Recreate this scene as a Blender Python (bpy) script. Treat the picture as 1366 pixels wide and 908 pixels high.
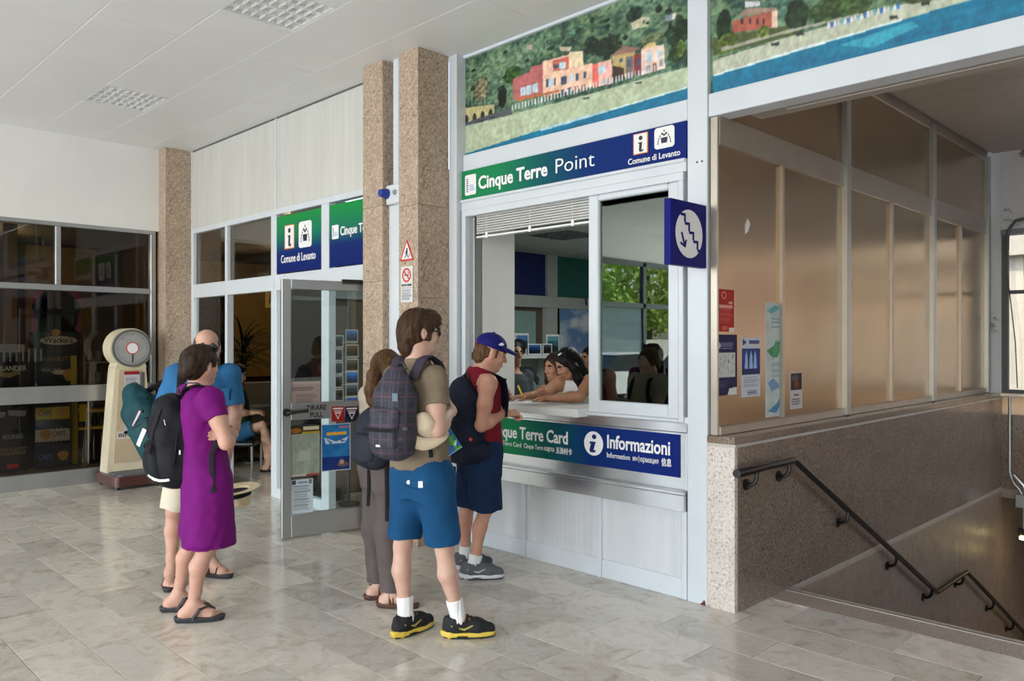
import bpy, math, random
import numpy as np
from mathutils import Vector, Matrix
for _o in list(bpy.data.objects): bpy.data.objects.remove(_o)
S = bpy.context.scene
COL = S.collection
rnd = random.Random(7)
PI = math.pi
EYE = 1.6; FOC = 1056.0; HOR = 456.0; Q2 = math.sqrt(2)

# ------------------------------------------------------------------ camera
cam = bpy.data.objects.new('camera', bpy.data.cameras.new('camera')); COL.objects.link(cam)
cam.location = (0, 0, EYE); cam.rotation_euler = (PI/2, 0, PI/4)
cam.data.sensor_width = 36; cam.data.lens = FOC/1366*36
cam.data.shift_y = 2/1366; cam.data.clip_start = .05; cam.data.clip_end = 300
S.camera = cam
# ------------------------------------------------------------------ world, sun, daylight, exposure
w = bpy.data.worlds.new('world'); S.world = w; w.use_nodes = True
nt = w.node_tree
sky = nt.nodes.new('ShaderNodeTexSky'); sky.sky_type = 'NISHITA'; sky.sun_disc = False
sky.sun_elevation = math.radians(48); sky.sun_rotation = math.radians(132); sky.air_density = 1.0; sky.dust_density = 2.5
bg = nt.nodes['Background']; nt.links.new(sky.outputs[0], bg.inputs[0]); bg.inputs[1].default_value = .62
sun = bpy.data.objects.new('sun', bpy.data.lights.new('sun', 'SUN')); COL.objects.link(sun)
sun.data.energy = 7.0; sun.data.angle = .009; sun.data.color = (1, .95, .87)
sun.rotation_euler = Vector((.5, -.45, .74)).to_track_quat('Z', 'Y').to_euler()
def area(name, loc, direction, sx, sy, power, color=(1, 1, 1)):
    l = bpy.data.lights.new(name, 'AREA'); l.shape = 'RECTANGLE'; l.size = sx; l.size_y = sy; l.energy = power; l.color = color
    o = bpy.data.objects.new(name, l); COL.objects.link(o); o.location = loc
    o.rotation_euler = Vector(direction).to_track_quat('-Z', 'Y').to_euler(); return o
area('daylight_platform_side', (-4.6, -6.9, 1.9), (0, 1, 0.02), 10.4, 3.4, 560, (.90, .96, 1))
#area('daylight_right_side', (4.9, 1.5, 1.4), (-1, 0, 0), 12.0, 2.2, 26, (1, .95, .88))
S.view_settings.view_transform = 'Standard'; S.view_settings.look = 'None'
S.view_settings.gamma = 1; S.view_settings.use_curve_mapping = False
S.view_settings.exposure = 0.14

# ------------------------------------------------------------------ where things are: sight line meets a known plane
def onY(px, py, Y):
    a = (px-683)/FOC; X = -Y*(1-a)/(1+a); d = (Y-X)/Q2; return Vector((X, Y, EYE-(py-HOR)*d/FOC))
def onX(px, py, X):
    a = (px-683)/FOC; Y = -X*(1+a)/(1-a); d = (Y-X)/Q2; return Vector((X, Y, EYE-(py-HOR)*d/FOC))
def atd(px, py, d):
    r = (px-683)/FOC*d; return Vector(((r-d)/Q2, (r+d)/Q2, EYE-(py-HOR)*d/FOC))

# ------------------------------------------------------------------ materials
def _mat(name):
    m = bpy.data.materials.new(name); m.use_nodes = True
    return m, m.node_tree, m.node_tree.nodes['Principled BSDF']
def N(t, kind, **kw):
    n = t.nodes.new(kind)
    for k, v in kw.items():
        if k in n.inputs: n.inputs[k].default_value = v
        else: setattr(n, k, v)
    return n
def coords(t, scale=(1, 1, 1), kind='Object'):
    tc = N(t, 'ShaderNodeTexCoord'); mp = N(t, 'ShaderNodeMapping'); mp.inputs['Scale'].default_value = scale
    t.links.new(tc.outputs[kind], mp.inputs[0]); return mp.outputs[0]
def ramp(t, fac, stops):
    r = N(t, 'ShaderNodeValToRGB'); e = r.color_ramp.elements
    while len(e) < len(stops): e.new(.5)
    for el, (p, c) in zip(e, stops): el.position = p; el.color = (*c, 1)
    t.links.new(fac, r.inputs[0]); return r.outputs[0]
def bump(t, b, h, strength=.3, dist=.01):
    n = N(t, 'ShaderNodeBump', Strength=strength, Distance=dist); t.links.new(h, n.inputs['Height']); t.links.new(n.outputs[0], b.inputs['Normal'])
def plain(name, c, rough=.5, metal=0, var=.06, scale=6, bmp=0, bscale=80, spec=.5, sc=(1, 1, 1)):
    m, t, b = _mat(name)
    b.inputs['Roughness'].default_value = rough; b.inputs['Metallic'].default_value = metal; b.inputs['Specular IOR Level'].default_value = spec
    v = coords(t, sc)
    n = N(t, 'ShaderNodeTexNoise', Scale=scale, Detail=4.0); t.links.new(v, n.inputs['Vector'])
    c = np.array(c); o = ramp(t, n.outputs[0], [(.3, tuple(np.clip(c*(1-var), 0, 1))), (.7, tuple(np.clip(c*(1+var), 0, 1)))])
    t.links.new(o, b.inputs['Base Color'])
    if bmp:
        n2 = N(t, 'ShaderNodeTexNoise', Scale=bscale, Detail=2.0); t.links.new(v, n2.inputs['Vector']); bump(t, b, n2.outputs[0], bmp, .004)
    return m
def cloth(name, c, rough=.85, var=.12, weave=260, fold=9, sheen=0.0):
    m, t, b = _mat(name); b.inputs['Roughness'].default_value = rough; b.inputs['Sheen Weight'].default_value = sheen; b.inputs['Specular IOR Level'].default_value = .2
    v = coords(t); n = N(t, 'ShaderNodeTexNoise', Scale=fold, Detail=5.0, Roughness=.6); t.links.new(v, n.inputs[0])
    c = np.array(c); t.links.new(ramp(t, n.outputs[0], [(.3, tuple(c*(1-var))), (.7, tuple(np.clip(c*(1+var), 0, 1)))]), b.inputs['Base Color'])
    n2 = N(t, 'ShaderNodeTexNoise', Scale=weave, Detail=1.0); t.links.new(v, n2.inputs[0]); bump(t, b, n2.outputs[0], .25, .002)
    return m
def skin(name, c, red=.12):
    m, t, b = _mat(name); b.inputs['Roughness'].default_value = .5; b.inputs['Specular IOR Level'].default_value = .35
    v = coords(t); n = N(t, 'ShaderNodeTexNoise', Scale=14.0, Detail=5.0); t.links.new(v, n.inputs[0])
    c = np.array(c); t.links.new(ramp(t, n.outputs[0], [(.3, tuple(c*np.array((1.0, 1-red, 1-red*1.2))*.94)), (.7, tuple(np.clip(c*1.05, 0, 1)))]), b.inputs['Base Color'])
    b.inputs['Subsurface Weight'].default_value = .08; b.inputs['Subsurface Radius'].default_value = (.012, .004, .002); b.inputs['Subsurface Scale'].default_value = 1
    n2 = N(t, 'ShaderNodeTexNoise', Scale=220.0, Detail=2.0); t.links.new(v, n2.inputs[0]); bump(t, b, n2.outputs[0], .12, .002)
    return m
def hairmat(name, c):
    m, t, b = _mat(name); b.inputs['Roughness'].default_value = .5; b.inputs['Specular IOR Level'].default_value = .16
    v = coords(t, (60, 60, 7)); n = N(t, 'ShaderNodeTexNoise', Scale=2.5, Detail=4.0); t.links.new(v, n.inputs[0])
    c = np.array(c); t.links.new(ramp(t, n.outputs[0], [(.3, tuple(c*.45)), (.72, tuple(np.clip(c*1.7, 0, 1)))]), b.inputs['Base Color']); bump(t, b, n.outputs[0], .7, .006)
    return m
def granite(name, base, dark, light, rough=.35, scale=75):
    m, t, b = _mat(name); v = coords(t); b.inputs['Roughness'].default_value = rough
    n = N(t, 'ShaderNodeTexNoise', Scale=scale, Detail=3.0, Roughness=.7); t.links.new(v, n.inputs[0])
    vo = N(t, 'ShaderNodeTexVoronoi', Scale=scale*1.5); t.links.new(v, vo.inputs[0])
    a = ramp(t, n.outputs[0], [(.33, dark), (.44, base), (.56, base), (.68, light)])
    sp = ramp(t, vo.outputs['Distance'], [(.14, (0, 0, 0)), (.3, (1, 1, 1))])
    big = N(t, 'ShaderNodeTexNoise', Scale=4.0, Detail=3.0); t.links.new(v, big.inputs[0])
    mx = N(t, 'ShaderNodeMix', data_type='RGBA', blend_type='MULTIPLY'); mx.inputs[0].default_value = .35
    t.links.new(a, mx.inputs[6]); t.links.new(sp, mx.inputs[7])
    mx2 = N(t, 'ShaderNodeMix', data_type='RGBA', blend_type='MULTIPLY'); mx2.inputs[0].default_value = .5
    t.links.new(mx.outputs[2], mx2.inputs[6]); t.links.new(ramp(t, big.outputs[0], [(.3, (.75, .73, .7)), (.6, (1, 1, 1))]), mx2.inputs[7])
    t.links.new(mx2.outputs[2], b.inputs['Base Color']); return m
def marble(name, c1, c2, vein, rough=.16, vary=.2):
    m, t, b = _mat(name); b.inputs['Roughness'].default_value = rough
    tc = N(t, 'ShaderNodeTexCoord'); oi = N(t, 'ShaderNodeObjectInfo')
    off = N(t, 'ShaderNodeVectorMath', operation='SCALE'); off.inputs['Scale'].default_value = 37.0
    cmb = N(t, 'ShaderNodeCombineXYZ'); [t.links.new(oi.outputs['Random'], cmb.inputs[i]) for i in range(3)]
    t.links.new(cmb.outputs[0], off.inputs[0])
    ad = N(t, 'ShaderNodeVectorMath', operation='ADD'); t.links.new(tc.outputs['Object'], ad.inputs[0]); t.links.new(off.outputs[0], ad.inputs[1])
    n = N(t, 'ShaderNodeTexNoise', Scale=5.0, Detail=7.0, Roughness=.62, Distortion=1.4); t.links.new(ad.outputs[0], n.inputs[0])
    a = ramp(t, n.outputs[0], [(.3, vein), (.42, c1), (.55, c2), (.72, c1)])
    n3 = N(t, 'ShaderNodeTexNoise', Scale=26.0, Detail=5.0, Roughness=.7, Distortion=.6); t.links.new(ad.outputs[0], n3.inputs[0])
    mm = N(t, 'ShaderNodeMix', data_type='RGBA', blend_type='MULTIPLY'); mm.inputs[0].default_value = .55
    t.links.new(a, mm.inputs[6]); t.links.new(ramp(t, n3.outputs[0], [(.28, (.45, .38, .3)), (.4, (.93, .92, .9)), (.6, (1, 1, 1))]), mm.inputs[7])
    hs = N(t, 'ShaderNodeMapRange'); hs.inputs[3].default_value = 1-vary; hs.inputs[4].default_value = 1+vary*.35
    t.links.new(oi.outputs['Random'], hs.inputs[0])
    m2 = N(t, 'ShaderNodeVectorMath', operation='SCALE'); t.links.new(mm.outputs[2], m2.inputs[0]); t.links.new(hs.outputs[0], m2.inputs['Scale'])
    t.links.new(m2.outputs[0], b.inputs['Base Color'])
    n2 = N(t, 'ShaderNodeTexNoise', Scale=9.0, Detail=6.0); t.links.new(ad.outputs[0], n2.inputs[0])
    r2 = N(t, 'ShaderNodeMapRange'); r2.inputs[3].default_value = rough*.7; r2.inputs[4].default_value = rough*1.7; t.links.new(n2.outputs[0], r2.inputs[0]); t.links.new(r2.outputs[0], b.inputs['Roughness'])
    return m
def ribbed(name, c, pitch, rough=.4, horizontal=False, strength=.6):
    m, t, b = _mat(name); b.inputs['Roughness'].default_value = rough; b.inputs['Base Color'].default_value = (*c, 1)
    v = coords(t); wv = N(t, 'ShaderNodeTexWave', Scale=2*PI/(pitch*20), bands_direction='Z' if horizontal else 'X'); wv.inputs['Distortion'].default_value = 0
    t.links.new(v, wv.inputs[0])
    n = N(t, 'ShaderNodeTexNoise', Scale=3.0, Detail=3.0); mp = coords(t, (3, 3, .3)); t.links.new(mp, n.inputs[0])
    c = np.array(c); t.links.new(ramp(t, n.outputs[0], [(.3, tuple(c*.94)), (.7, tuple(np.clip(c*1.04, 0, 1)))]), b.inputs['Base Color'])
    bump(t, b, wv.outputs[0], strength, .006); return m
def glass(name, tint=(.9, .95, .93), ior=1.5, mul=1.0, refl=(1, 1, 1)):
    m = bpy.data.materials.new(name); m.use_nodes = True; t = m.node_tree; t.nodes.clear()
    o = N(t, 'ShaderNodeOutputMaterial'); tr = N(t, 'ShaderNodeBsdfTransparent'); tr.inputs[0].default_value = (*tint, 1)
    gl = N(t, 'ShaderNodeBsdfGlossy'); gl.inputs['Roughness'].default_value = .015; gl.inputs[0].default_value = (*refl, 1)
    fr = N(t, 'ShaderNodeFresnel', IOR=ior); mu = N(t, 'ShaderNodeMath', operation='MULTIPLY'); mu.inputs[1].default_value = mul; mu.use_clamp = True
    nz = N(t, 'ShaderNodeTexNoise', Scale=3.0); t.links.new(coords(t), nz.inputs[0]); bp = N(t, 'ShaderNodeBump', Strength=.012, Distance=.01); t.links.new(nz.outputs[0], bp.inputs['Height']); t.links.new(bp.outputs[0], gl.inputs['Normal'])
    t.links.new(fr.outputs[0], mu.inputs[0]); mx = N(t, 'ShaderNodeMixShader'); t.links.new(mu.outputs[0], mx.inputs[0]); t.links.new(tr.outputs[0], mx.inputs[1]); t.links.new(gl.outputs[0], mx.inputs[2])
    t.links.new(mx.outputs[0], o.inputs[0]); return m
def milky(name, c):
    m = bpy.data.materials.new(name); m.use_nodes = True; t = m.node_tree; t.nodes.clear(); o = N(t, 'ShaderNodeOutputMaterial'); a = N(t, 'ShaderNodeBsdfTranslucent'); b = N(t, 'ShaderNodeBsdfTransparent'); mx = N(t, 'ShaderNodeMixShader'); mx.inputs[0].default_value = .35
    nz = N(t, 'ShaderNodeTexNoise', Scale=2.0); t.links.new(coords(t), nz.inputs[0]); c = np.array(c); t.links.new(ramp(t, nz.outputs[0], [(.3, tuple(c*.95)), (.7, tuple(c))]), a.inputs[0]); t.links.new(a.outputs[0], mx.inputs[1]); t.links.new(b.outputs[0], mx.inputs[2]); t.links.new(mx.outputs[0], o.inputs[0]); return m
def printed(name, rough=.4):
    m, t, b = _mat(name); a = N(t, 'ShaderNodeAttribute', attribute_name='Col'); t.links.new(a.outputs['Color'], b.inputs['Base Color']); b.inputs['Roughness'].default_value = rough; return m
def gradient(name, stops, axis=0, rough=.5):       # printed colour gradient across a sign, object space 0..1 along axis
    m, t, b = _mat(name); b.inputs['Roughness'].default_value = rough; b.inputs['Specular IOR Level'].default_value = .12; tc = N(t, 'ShaderNodeTexCoord'); sp = N(t, 'ShaderNodeSeparateXYZ'); t.links.new(tc.outputs['Generated'], sp.inputs[0])
    t.links.new(ramp(t, sp.outputs[axis], stops), b.inputs['Base Color']); return m
def emit(name, c, s):
    m, t, b = _mat(name); b.inputs['Emission Color'].default_value = (*c, 1); b.inputs['Emission Strength'].default_value = s; b.inputs['Base Color'].default_value = (*c, 1); return m

# ------------------------------------------------------------------ mesh building
def link(o, parent=None):
    COL.objects.link(o)
    if parent is not None: o.parent = parent
    return o
def tag(o, label=None, cat=None, group=None, kind=None):
    if label: o['label'] = label
    if cat: o['category'] = cat
    if group: o['group'] = group
    if kind: o['kind'] = kind
    return o
def empty(name, loc=(0, 0, 0), rz=0, label=None, cat=None, group=None, kind=None, rot=None):
    o = bpy.data.objects.new(name, None); o.location = loc; o.rotation_euler = rot if rot else (0, 0, rz); o.empty_display_size = .1
    COL.objects.link(o); return tag(o, label, cat, group, kind)
def mesh_np(name, V, Q, mat, parent=None, smooth=False):
    me = bpy.data.meshes.new(name); n = Q.shape[1]
    me.vertices.add(len(V)); me.vertices.foreach_set('co', np.asarray(V, np.float32).ravel())
    me.loops.add(Q.size); me.loops.foreach_set('vertex_index', Q.astype(np.int32).ravel())
    me.polygons.add(len(Q)); me.polygons.foreach_set('loop_start', np.arange(0, Q.size, n, dtype=np.int32))
    me.polygons.foreach_set('use_smooth', np.full(len(Q), smooth, bool))
    me.update(); me.validate()
    if mat: me.materials.append(mat)
    return link(bpy.data.objects.new(name, me), parent)
class MB:
    def __init__(s): s.v = []; s.f = []
    def add(s, vs, fs):
        n = len(s.v); s.v += [tuple(v) for v in vs]; s.f += [tuple(i+n for i in f) for f in fs]; return s
    def box(s, a, b, c=0):
        x0, y0, z0 = [min(p, q) for p, q in zip(a, b)]; x1, y1, z1 = [max(p, q) for p, q in zip(a, b)]
        if c <= 0:
            return s.add([(x0,y0,z0),(x1,y0,z0),(x1,y1,z0),(x0,y1,z0),(x0,y0,z1),(x1,y0,z1),(x1,y1,z1),(x0,y1,z1)],
                         [(0,3,2,1),(4,5,6,7),(0,1,5,4),(1,2,6,5),(2,3,7,6),(3,0,4,7)])
        L = (x0, y0, z0); Hh = (x1, y1, z1); vs = []; idx = {}
        for sx in (0, 1):
            for sy in (0, 1):
                for sz in (0, 1):
                    for ax in range(3):
                        p = []
                        for i, q in enumerate((sx, sy, sz)):
                            e = Hh[i] if q else L[i]
                            p.append(e if i == ax else (e-c if q else e+c))
                        idx[(sx, sy, sz, ax)] = len(vs); vs.append(p)
        fs = []
        for ax in range(3):
            o1, o2 = (ax+1) % 3, (ax+2) % 3
            for q in (0, 1):
                k = []
                for u, v in ((0, 0), (1, 0), (1, 1), (0, 1)):
                    t = [0, 0, 0]; t[ax] = q; t[o1] = u; t[o2] = v; k.append(idx[(*t, ax)])
                fs.append(tuple(k) if q else tuple(k[::-1]))
            for u in (0, 1):
                for v in (0, 1):
                    t0 = [0, 0, 0]; t1 = [0, 0, 0]; t0[ax] = 0; t1[ax] = 1
                    for t in (t0, t1): t[o1] = u; t[o2] = v
                    k = (idx[(*t0, o1)], idx[(*t1, o1)], idx[(*t1, o2)], idx[(*t0, o2)])
                    fs.append(k if (u == v) else k[::-1])
        for sx in (0, 1):
            for sy in (0, 1):
                for sz in (0, 1):
                    k = tuple(idx[(sx, sy, sz, i)] for i in range(3)); fs.append(k if (sx+sy+sz) % 2 else k[::-1])
        return s.add(vs, fs)
    def tube(s, pts, r, n=10, closed_ends=True, flat=1.0, up=None):
        pts = [Vector(p) for p in pts]; rr = r if isinstance(r, (list, tuple)) else [r]*len(pts); vs = []; fs = []; pu = None
        for i, p in enumerate(pts):
            d = (pts[min(i+1, len(pts)-1)]-pts[max(i-1, 0)]).normalized()
            if up is not None: u = Vector(up[i]) if isinstance(up, list) else Vector(up)
            else: u = pu if pu is not None else (Vector((0, 0, 1)) if abs(d.z) < .9 else Vector((1, 0, 0)))
            u = (u-d*u.dot(d))
            u = u.normalized() if u.length > 1e-6 else d.orthogonal().normalized()
            pu = u; v = d.cross(u)
            for k in range(n):
                a = 2*PI*k/n; vs.append(p+u*(math.sin(a)*rr[i]*flat)+v*(math.cos(a)*rr[i]))
        for i in range(len(pts)-1):
            for k in range(n): fs.append((i*n+k, i*n+(k+1) % n, (i+1)*n+(k+1) % n, (i+1)*n+k))
        if closed_ends: fs.append(tuple(range(n))[::-1]); fs.append(tuple((len(pts)-1)*n+k for k in range(n)))
        return s.add(vs, fs)
    def cyl(s, a, b, r, r2=None, n=16): return s.tube([a, b], [r, r if r2 is None else r2], n)
    def lathe(s, prof, n=24, o=(0, 0, 0)):
        vs = []; fs = []
        for r, z in prof:
            for k in range(n): a = 2*PI*k/n; vs.append((o[0]+r*math.cos(a), o[1]+r*math.sin(a), o[2]+z))
        for i in range(len(prof)-1):
            for k in range(n): fs.append((i*n+k, i*n+(k+1) % n, (i+1)*n+(k+1) % n, (i+1)*n+k))
        fs.append(tuple(range(n))[::-1]); fs.append(tuple((len(prof)-1)*n+k for k in range(n)))
        return s.add(vs, fs)
    def prism(s, poly, y0, y1):          # polygon in xz, extruded along y
        n = len(poly); ar = sum(poly[i][0]*poly[(i+1) % n][1]-poly[(i+1) % n][0]*poly[i][1] for i in range(n))
        if ar < 0: poly = poly[::-1]
        vs = [(x, y0, z) for x, z in poly]+[(x, y1, z) for x, z in poly]
        fs = [tuple(range(n)), tuple(range(2*n-1, n-1, -1))]+[(i, i+n, (i+1) % n+n, (i+1) % n) for i in range(n)]
        return s.add(vs, fs)
    def build(s, name, mat, parent=None, smooth=False, loc=None, rz=None):
        me = bpy.data.meshes.new(name); me.from_pydata(s.v, [], s.f); me.update()
        if smooth:
            me.polygons.foreach_set('use_smooth', np.full(len(me.polygons), True))
            try: me.set_sharp_from_angle(angle=math.radians(40))
            except Exception: pass
        if mat: me.materials.append(mat)
        o = link(bpy.data.objects.new(name, me), parent)
        if loc is not None: o.location = loc
        if rz is not None: o.rotation_euler = (0, 0, rz)
        return o
def B(name, a, b, mat, parent=None, c=0, kind=None, label=None, cat=None, group=None):
    """a box object whose origin sits at its own base centre"""
    a, b = Vector(a), Vector(b); o = Vector(((a.x+b.x)/2, (a.y+b.y)/2, min(a.z, b.z)))
    ob = MB().box(a-o, b-o, c).build(name, mat, parent, loc=o); return tag(ob, label, cat, group, kind)
_tx = {}
def text(name, s, size, mat, parent=None, loc=(0, 0, 0), bold=0.0, sx=1.0, depth=.0015, align='LEFT', width=None, shear=0):
    """lettering facing -y of its parent, standing a little proud"""
    cu = bpy.data.curves.new(name, 'FONT'); cu.body = s; cu.size = size; cu.align_x = align; cu.offset = bold; cu.extrude = depth; cu.resolution_u = 3; cu.shear = shear
    t = bpy.data.objects.new(name, cu); COL.objects.link(t)
    dg = bpy.context.evaluated_depsgraph_get(); me = bpy.data.meshes.new_from_object(t.evaluated_get(dg))
    bpy.data.objects.remove(t); bpy.data.curves.remove(cu)
    k = sx
    if len(me.vertices) and width:
        xs = [v.co.x for v in me.vertices]; k = width/(max(xs)-min(xs))
    for v in me.vertices: x, y, z = v.co; v.co = (x*k, -z, y)
    me.update(); me.materials.clear(); me.materials.append(mat); me.name = name
    o = link(bpy.data.objects.new(name, me), parent); o.location = loc; return o
class Canvas:
    """paints flat print as a coloured grid; x to the right, y up, both 0..1"""
    def __init__(s, W, H, c=(1, 1, 1)):
        s.W, s.H = W, H; s.a = np.ones((H, W, 3), np.float32)*np.array(c, np.float32)
        s.x, s.y = np.meshgrid((np.arange(W))/(W-1), (np.arange(H))/(H-1)); s.r = np.random.RandomState(3)
    def put(s, m, c): s.a[m] = np.array(c, np.float32) if np.ndim(c) == 1 else np.asarray(c)[m]; return s
    def rect(s, x0, y0, x1, y1, c): return s.put((s.x >= x0) & (s.x <= x1) & (s.y >= y0) & (s.y <= y1), c)
    def ell(s, cx, cy, rx, ry, c): return s.put(((s.x-cx)/rx)**2+((s.y-cy)/ry)**2 <= 1, c)
    def poly(s, P, c): return s.put(s.inside(P), c)
    def inside(s, P):
        m = np.zeros(s.x.shape, bool); n = len(P)
        for i in range(n):
            (x0, y0), (x1, y1) = P[i], P[(i+1) % n]
            if y0 == y1: continue
            m ^= ((y0 > s.y) != (y1 > s.y)) & (s.x < (x1-x0)*(s.y-y0)/(y1-y0)+x0)
        return m
    def lines(s, x0, y0, x1, y1, n, c, fill=.5):
        for i in range(n):
            yy = y1-(i+.5)*(y1-y0)/n; e = x0+(x1-x0)*s.r.uniform(.75, 1); s.rect(x0, yy-(y1-y0)/n*fill/2, e, yy+(y1-y0)/n*fill/2, c)
        return s
    def noise(s, nx, ny, octs=3):
        out = np.zeros((s.H, s.W), np.float32); amp = 1; tot = 0
        for o in range(octs):
            g = s.r.rand(int(ny*2**o)+2, int(nx*2**o)+2); fx = s.x*(int(nx*2**o)); fy = s.y*(int(ny*2**o)); i = fx.astype(int); j = fy.astype(int); u = fx-i; v = fy-j; u = u*u*(3-2*u); v = v*v*(3-2*v)
            out += amp*((g[j, i]*(1-u)+g[j, i+1]*u)*(1-v)+(g[j+1, i]*(1-u)+g[j+1, i+1]*u)*v); tot += amp; amp *= .55
        return out/tot
    def photo(s):           # photographic grain and softness
        n = s.noise(s.W/5, s.H/5, 2); m = s.noise(s.W/14, s.H/14, 2); s.a *= (.80+.28*n+.12*m)[..., None]; b = s.a.copy(); b[1:-1, 1:-1] = (2*s.a[1:-1, 1:-1]+s.a[:-2, 1:-1]+s.a[2:, 1:-1]+s.a[1:-1, :-2]+s.a[1:-1, 2:])/6; s.a = b; return s
    def build(s, name, w, h, mat, parent=None, loc=(0, 0, 0), thick=.0):
        W, H = s.W, s.H; V = np.zeros((H, W, 3), np.float32); V[..., 0] = s.x*w; V[..., 2] = s.y*h; V[..., 1] = -thick
        j, i = np.meshgrid(np.arange(H-1), np.arange(W-1), indexing='ij'); a = (j*W+i).ravel(); Q = np.stack([a, a+1, a+W+1, a+W], 1)
        V = V.reshape(-1, 3); C = s.a.reshape(-1, 3)
        if thick:
            V = np.concatenate([V, [[0, 0, 0], [w, 0, 0], [w, 0, h], [0, 0, h]]]); n = H*W; C = np.concatenate([C, np.ones((4, 3))*.8])
            Q = np.concatenate([Q, [[n+3, n+2, n+1, n], [0, n, n+1, W-1], [W-1, n+1, n+2, n-1], [n-1, n+2, n+3, n-W], [n-W, n+3, n, 0]]])
        o = mesh_np(name, V, Q, mat, parent)
        at = o.data.color_attributes.new('Col', 'FLOAT_COLOR', 'POINT'); c4 = np.ones((len(V), 4), np.float32); c4[:, :3] = np.clip(C, 0, 1)**2.2; at.data.foreach_set('color', c4.ravel())
        o.location = loc; return o
# ------------------------------------------------------------------ palette
WHITE = plain('white_painted_aluminium', (.60, .645, .69), .38, var=.03, scale=3, bmp=.03)
GREYAL = plain('grey_anodised_aluminium', (.40, .41, .41), .33, .75, var=.05, scale=4)
ALU = plain('brushed_aluminium', (.62, .64, .66), .27, .9, var=.05, scale=8, sc=(1, 1, 30))
PLASTER = plain('white_plaster', (.74, .74, .72), .8, var=.03, scale=2, bmp=.05)
CEILM = plain('cream_ceiling_lacquer', (.78, .785, .765), .42, var=.025, scale=1.5)
RIB = ribbed('cream_ribbed_panel', (.60, .60, .56), .022, .45)
RIBW = ribbed('white_ribbed_panel', (.66, .69, .72), .012, .4)
GRAN = granite('pink_granite', (.43, .325, .24), (.12, .08, .055), (.70, .59, .48), .42, 58)
GRAND = granite('brown_polished_granite', (.225, .17, .13), (.065, .045, .034), (.36, .29, .235), .16, 66)
GRANL = granite('pale_granite', (.66, .59, .54), (.22, .17, .14), (.80, .76, .73), .4, 58)
GRANF = granite('kerb_granite', (.40, .33, .27), (.16, .12, .1), (.58, .5, .44), .3, 80)
MARB = marble('beige_marble', (.61, .55, .465), (.69, .645, .57), (.49, .415, .325), .14)
MARBW = marble('brown_marble_wall', (.26, .20, .15), (.30, .24, .18), (.2, .15, .11), .33)
BRONZE = plain('bronze_anodised_panel', (.42, .315, .21), .22, .88, var=.10, scale=2.2, bmp=.04, bscale=5)
BRFRAME = plain('bronze_frame', (.42, .37, .31), .35, .7, var=.05)
GLASS = glass('clear_glass'); GLASSD = glass('shop_glass', (.74, .72, .68), mul=.55); SASHG = glass('reflecting_glass', (.68, .76, .71), ior=2.1, mul=1.5, refl=(.74, .84, .77))
BLACK = plain('black_plastic', (.012, .012, .014), .35); BLACKM = plain('black_gloss_paint', (.006, .006, .007), .3, spec=.3)
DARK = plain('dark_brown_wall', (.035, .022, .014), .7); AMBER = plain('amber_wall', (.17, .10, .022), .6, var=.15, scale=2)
WOOD = plain('brown_wood', (.16, .085, .03), .5, var=.2, scale=3, sc=(8, 8, 1)); DGREY = plain('dark_grey', (.09, .095, .1), .5); MGREY = plain('mid_grey', (.22, .23, .24), .5)
PRINT = printed('glossy_print', .3); PAPER = printed('paper_print', .7)
LW = plain('white_lettering', (.85, .85, .85), .4, var=.01); LK = plain('black_lettering', (.015, .015, .02), .5, var=.01)
NAVY = plain('navy_print', (.006, .02, .14), .35, var=.03); RED = plain('red_print', (.6, .03, .03), .4); YEL = plain('yellow_plastic', (.72, .50, .02), .4)
WHITEP = plain('white_sheet', (.8, .8, .8), .6, var=.02); ORANGE = plain('orange_line', (.75, .25, .05), .5)
STEEL = plain('steel', (.5, .5, .5), .3, .9); CREAM = plain('cream_enamel', (.66, .58, .42), .35, var=.04)
CEIL = 3.91
_tn = [0]
def trim(a, b, mat, c=.004, parent=None):
    _tn[0] += 1; return B('trim_%d' % _tn[0], a, b, mat, parent, c, kind='structure')

# ------------------------------------------------------------------ floor: slab and the marble tiles that lie on it
fl = MB()
fl.box((-9.78, -7, -.2), (-2.37, 4.3, -.012)); fl.box((-2.37, -7, -.2), (5, 4.64, -.012)); fl.box((-13, 4.0, -.2), (-2.56, 10.2, -.012)); fl.box((-13, -2, -.2), (-9.78, 4, -.012))
FLOOR = fl.build('floor', MARB); FLOOR['kind'] = 'structure'
TL, TWD, GAP = .60, .292, .0015
tile_mesh = {}
def tile(x0, x1, y0, y1, parent=FLOOR, mat=MARB, top=0.0, name='tile'):
    key = (round(x1-x0, 3), round(y1-y0, 3), mat.name)
    if key not in tile_mesh:
        o = MB().box((-(x1-x0)/2+GAP, -(y1-y0)/2+GAP, -.012), ((x1-x0)/2-GAP, (y1-y0)/2-GAP, 0), .0015).build(name, mat, parent); tile_mesh[key] = o.data
    else: o = link(bpy.data.objects.new(name, tile_mesh[key]), parent)
    o.location = ((x0+x1)/2, (y0+y1)/2, top); o.rotation_euler = (rnd.uniform(-.0012, .0012), rnd.uniform(-.0008, .0008), 0); return o
rows = 0
for r in range(-1, 13):
    y0 = .78+r*TWD; y1 = y0+TWD if r < 12 else 4.642; off = [0, .31, .13, .45, .22][r % 5]
    x = -9.78-off; lim = 1.2
    while x < lim:
        a, b = max(x, -9.78), min(x+TL, lim); x += TL
        if b-a < .03 or (y1-a)/Q2 < 3.45 or (y0 > 4.25 and b < -2.0): continue
        if (y1-a)/Q2 < 3.5 or ((a+y0)/(y0-a) > .78) or ((b+y1)/(y1-b) < -.78): continue
        tile(a, b, y0, y1)
# marble inside the entrance and the bar: larger plain slabs
for i in range(7):
    for j in range(3): tile(-9.75+i*.6, -9.15+i*.6, 4.09+j*TWD, 4.09+(j+1)*TWD)
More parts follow.
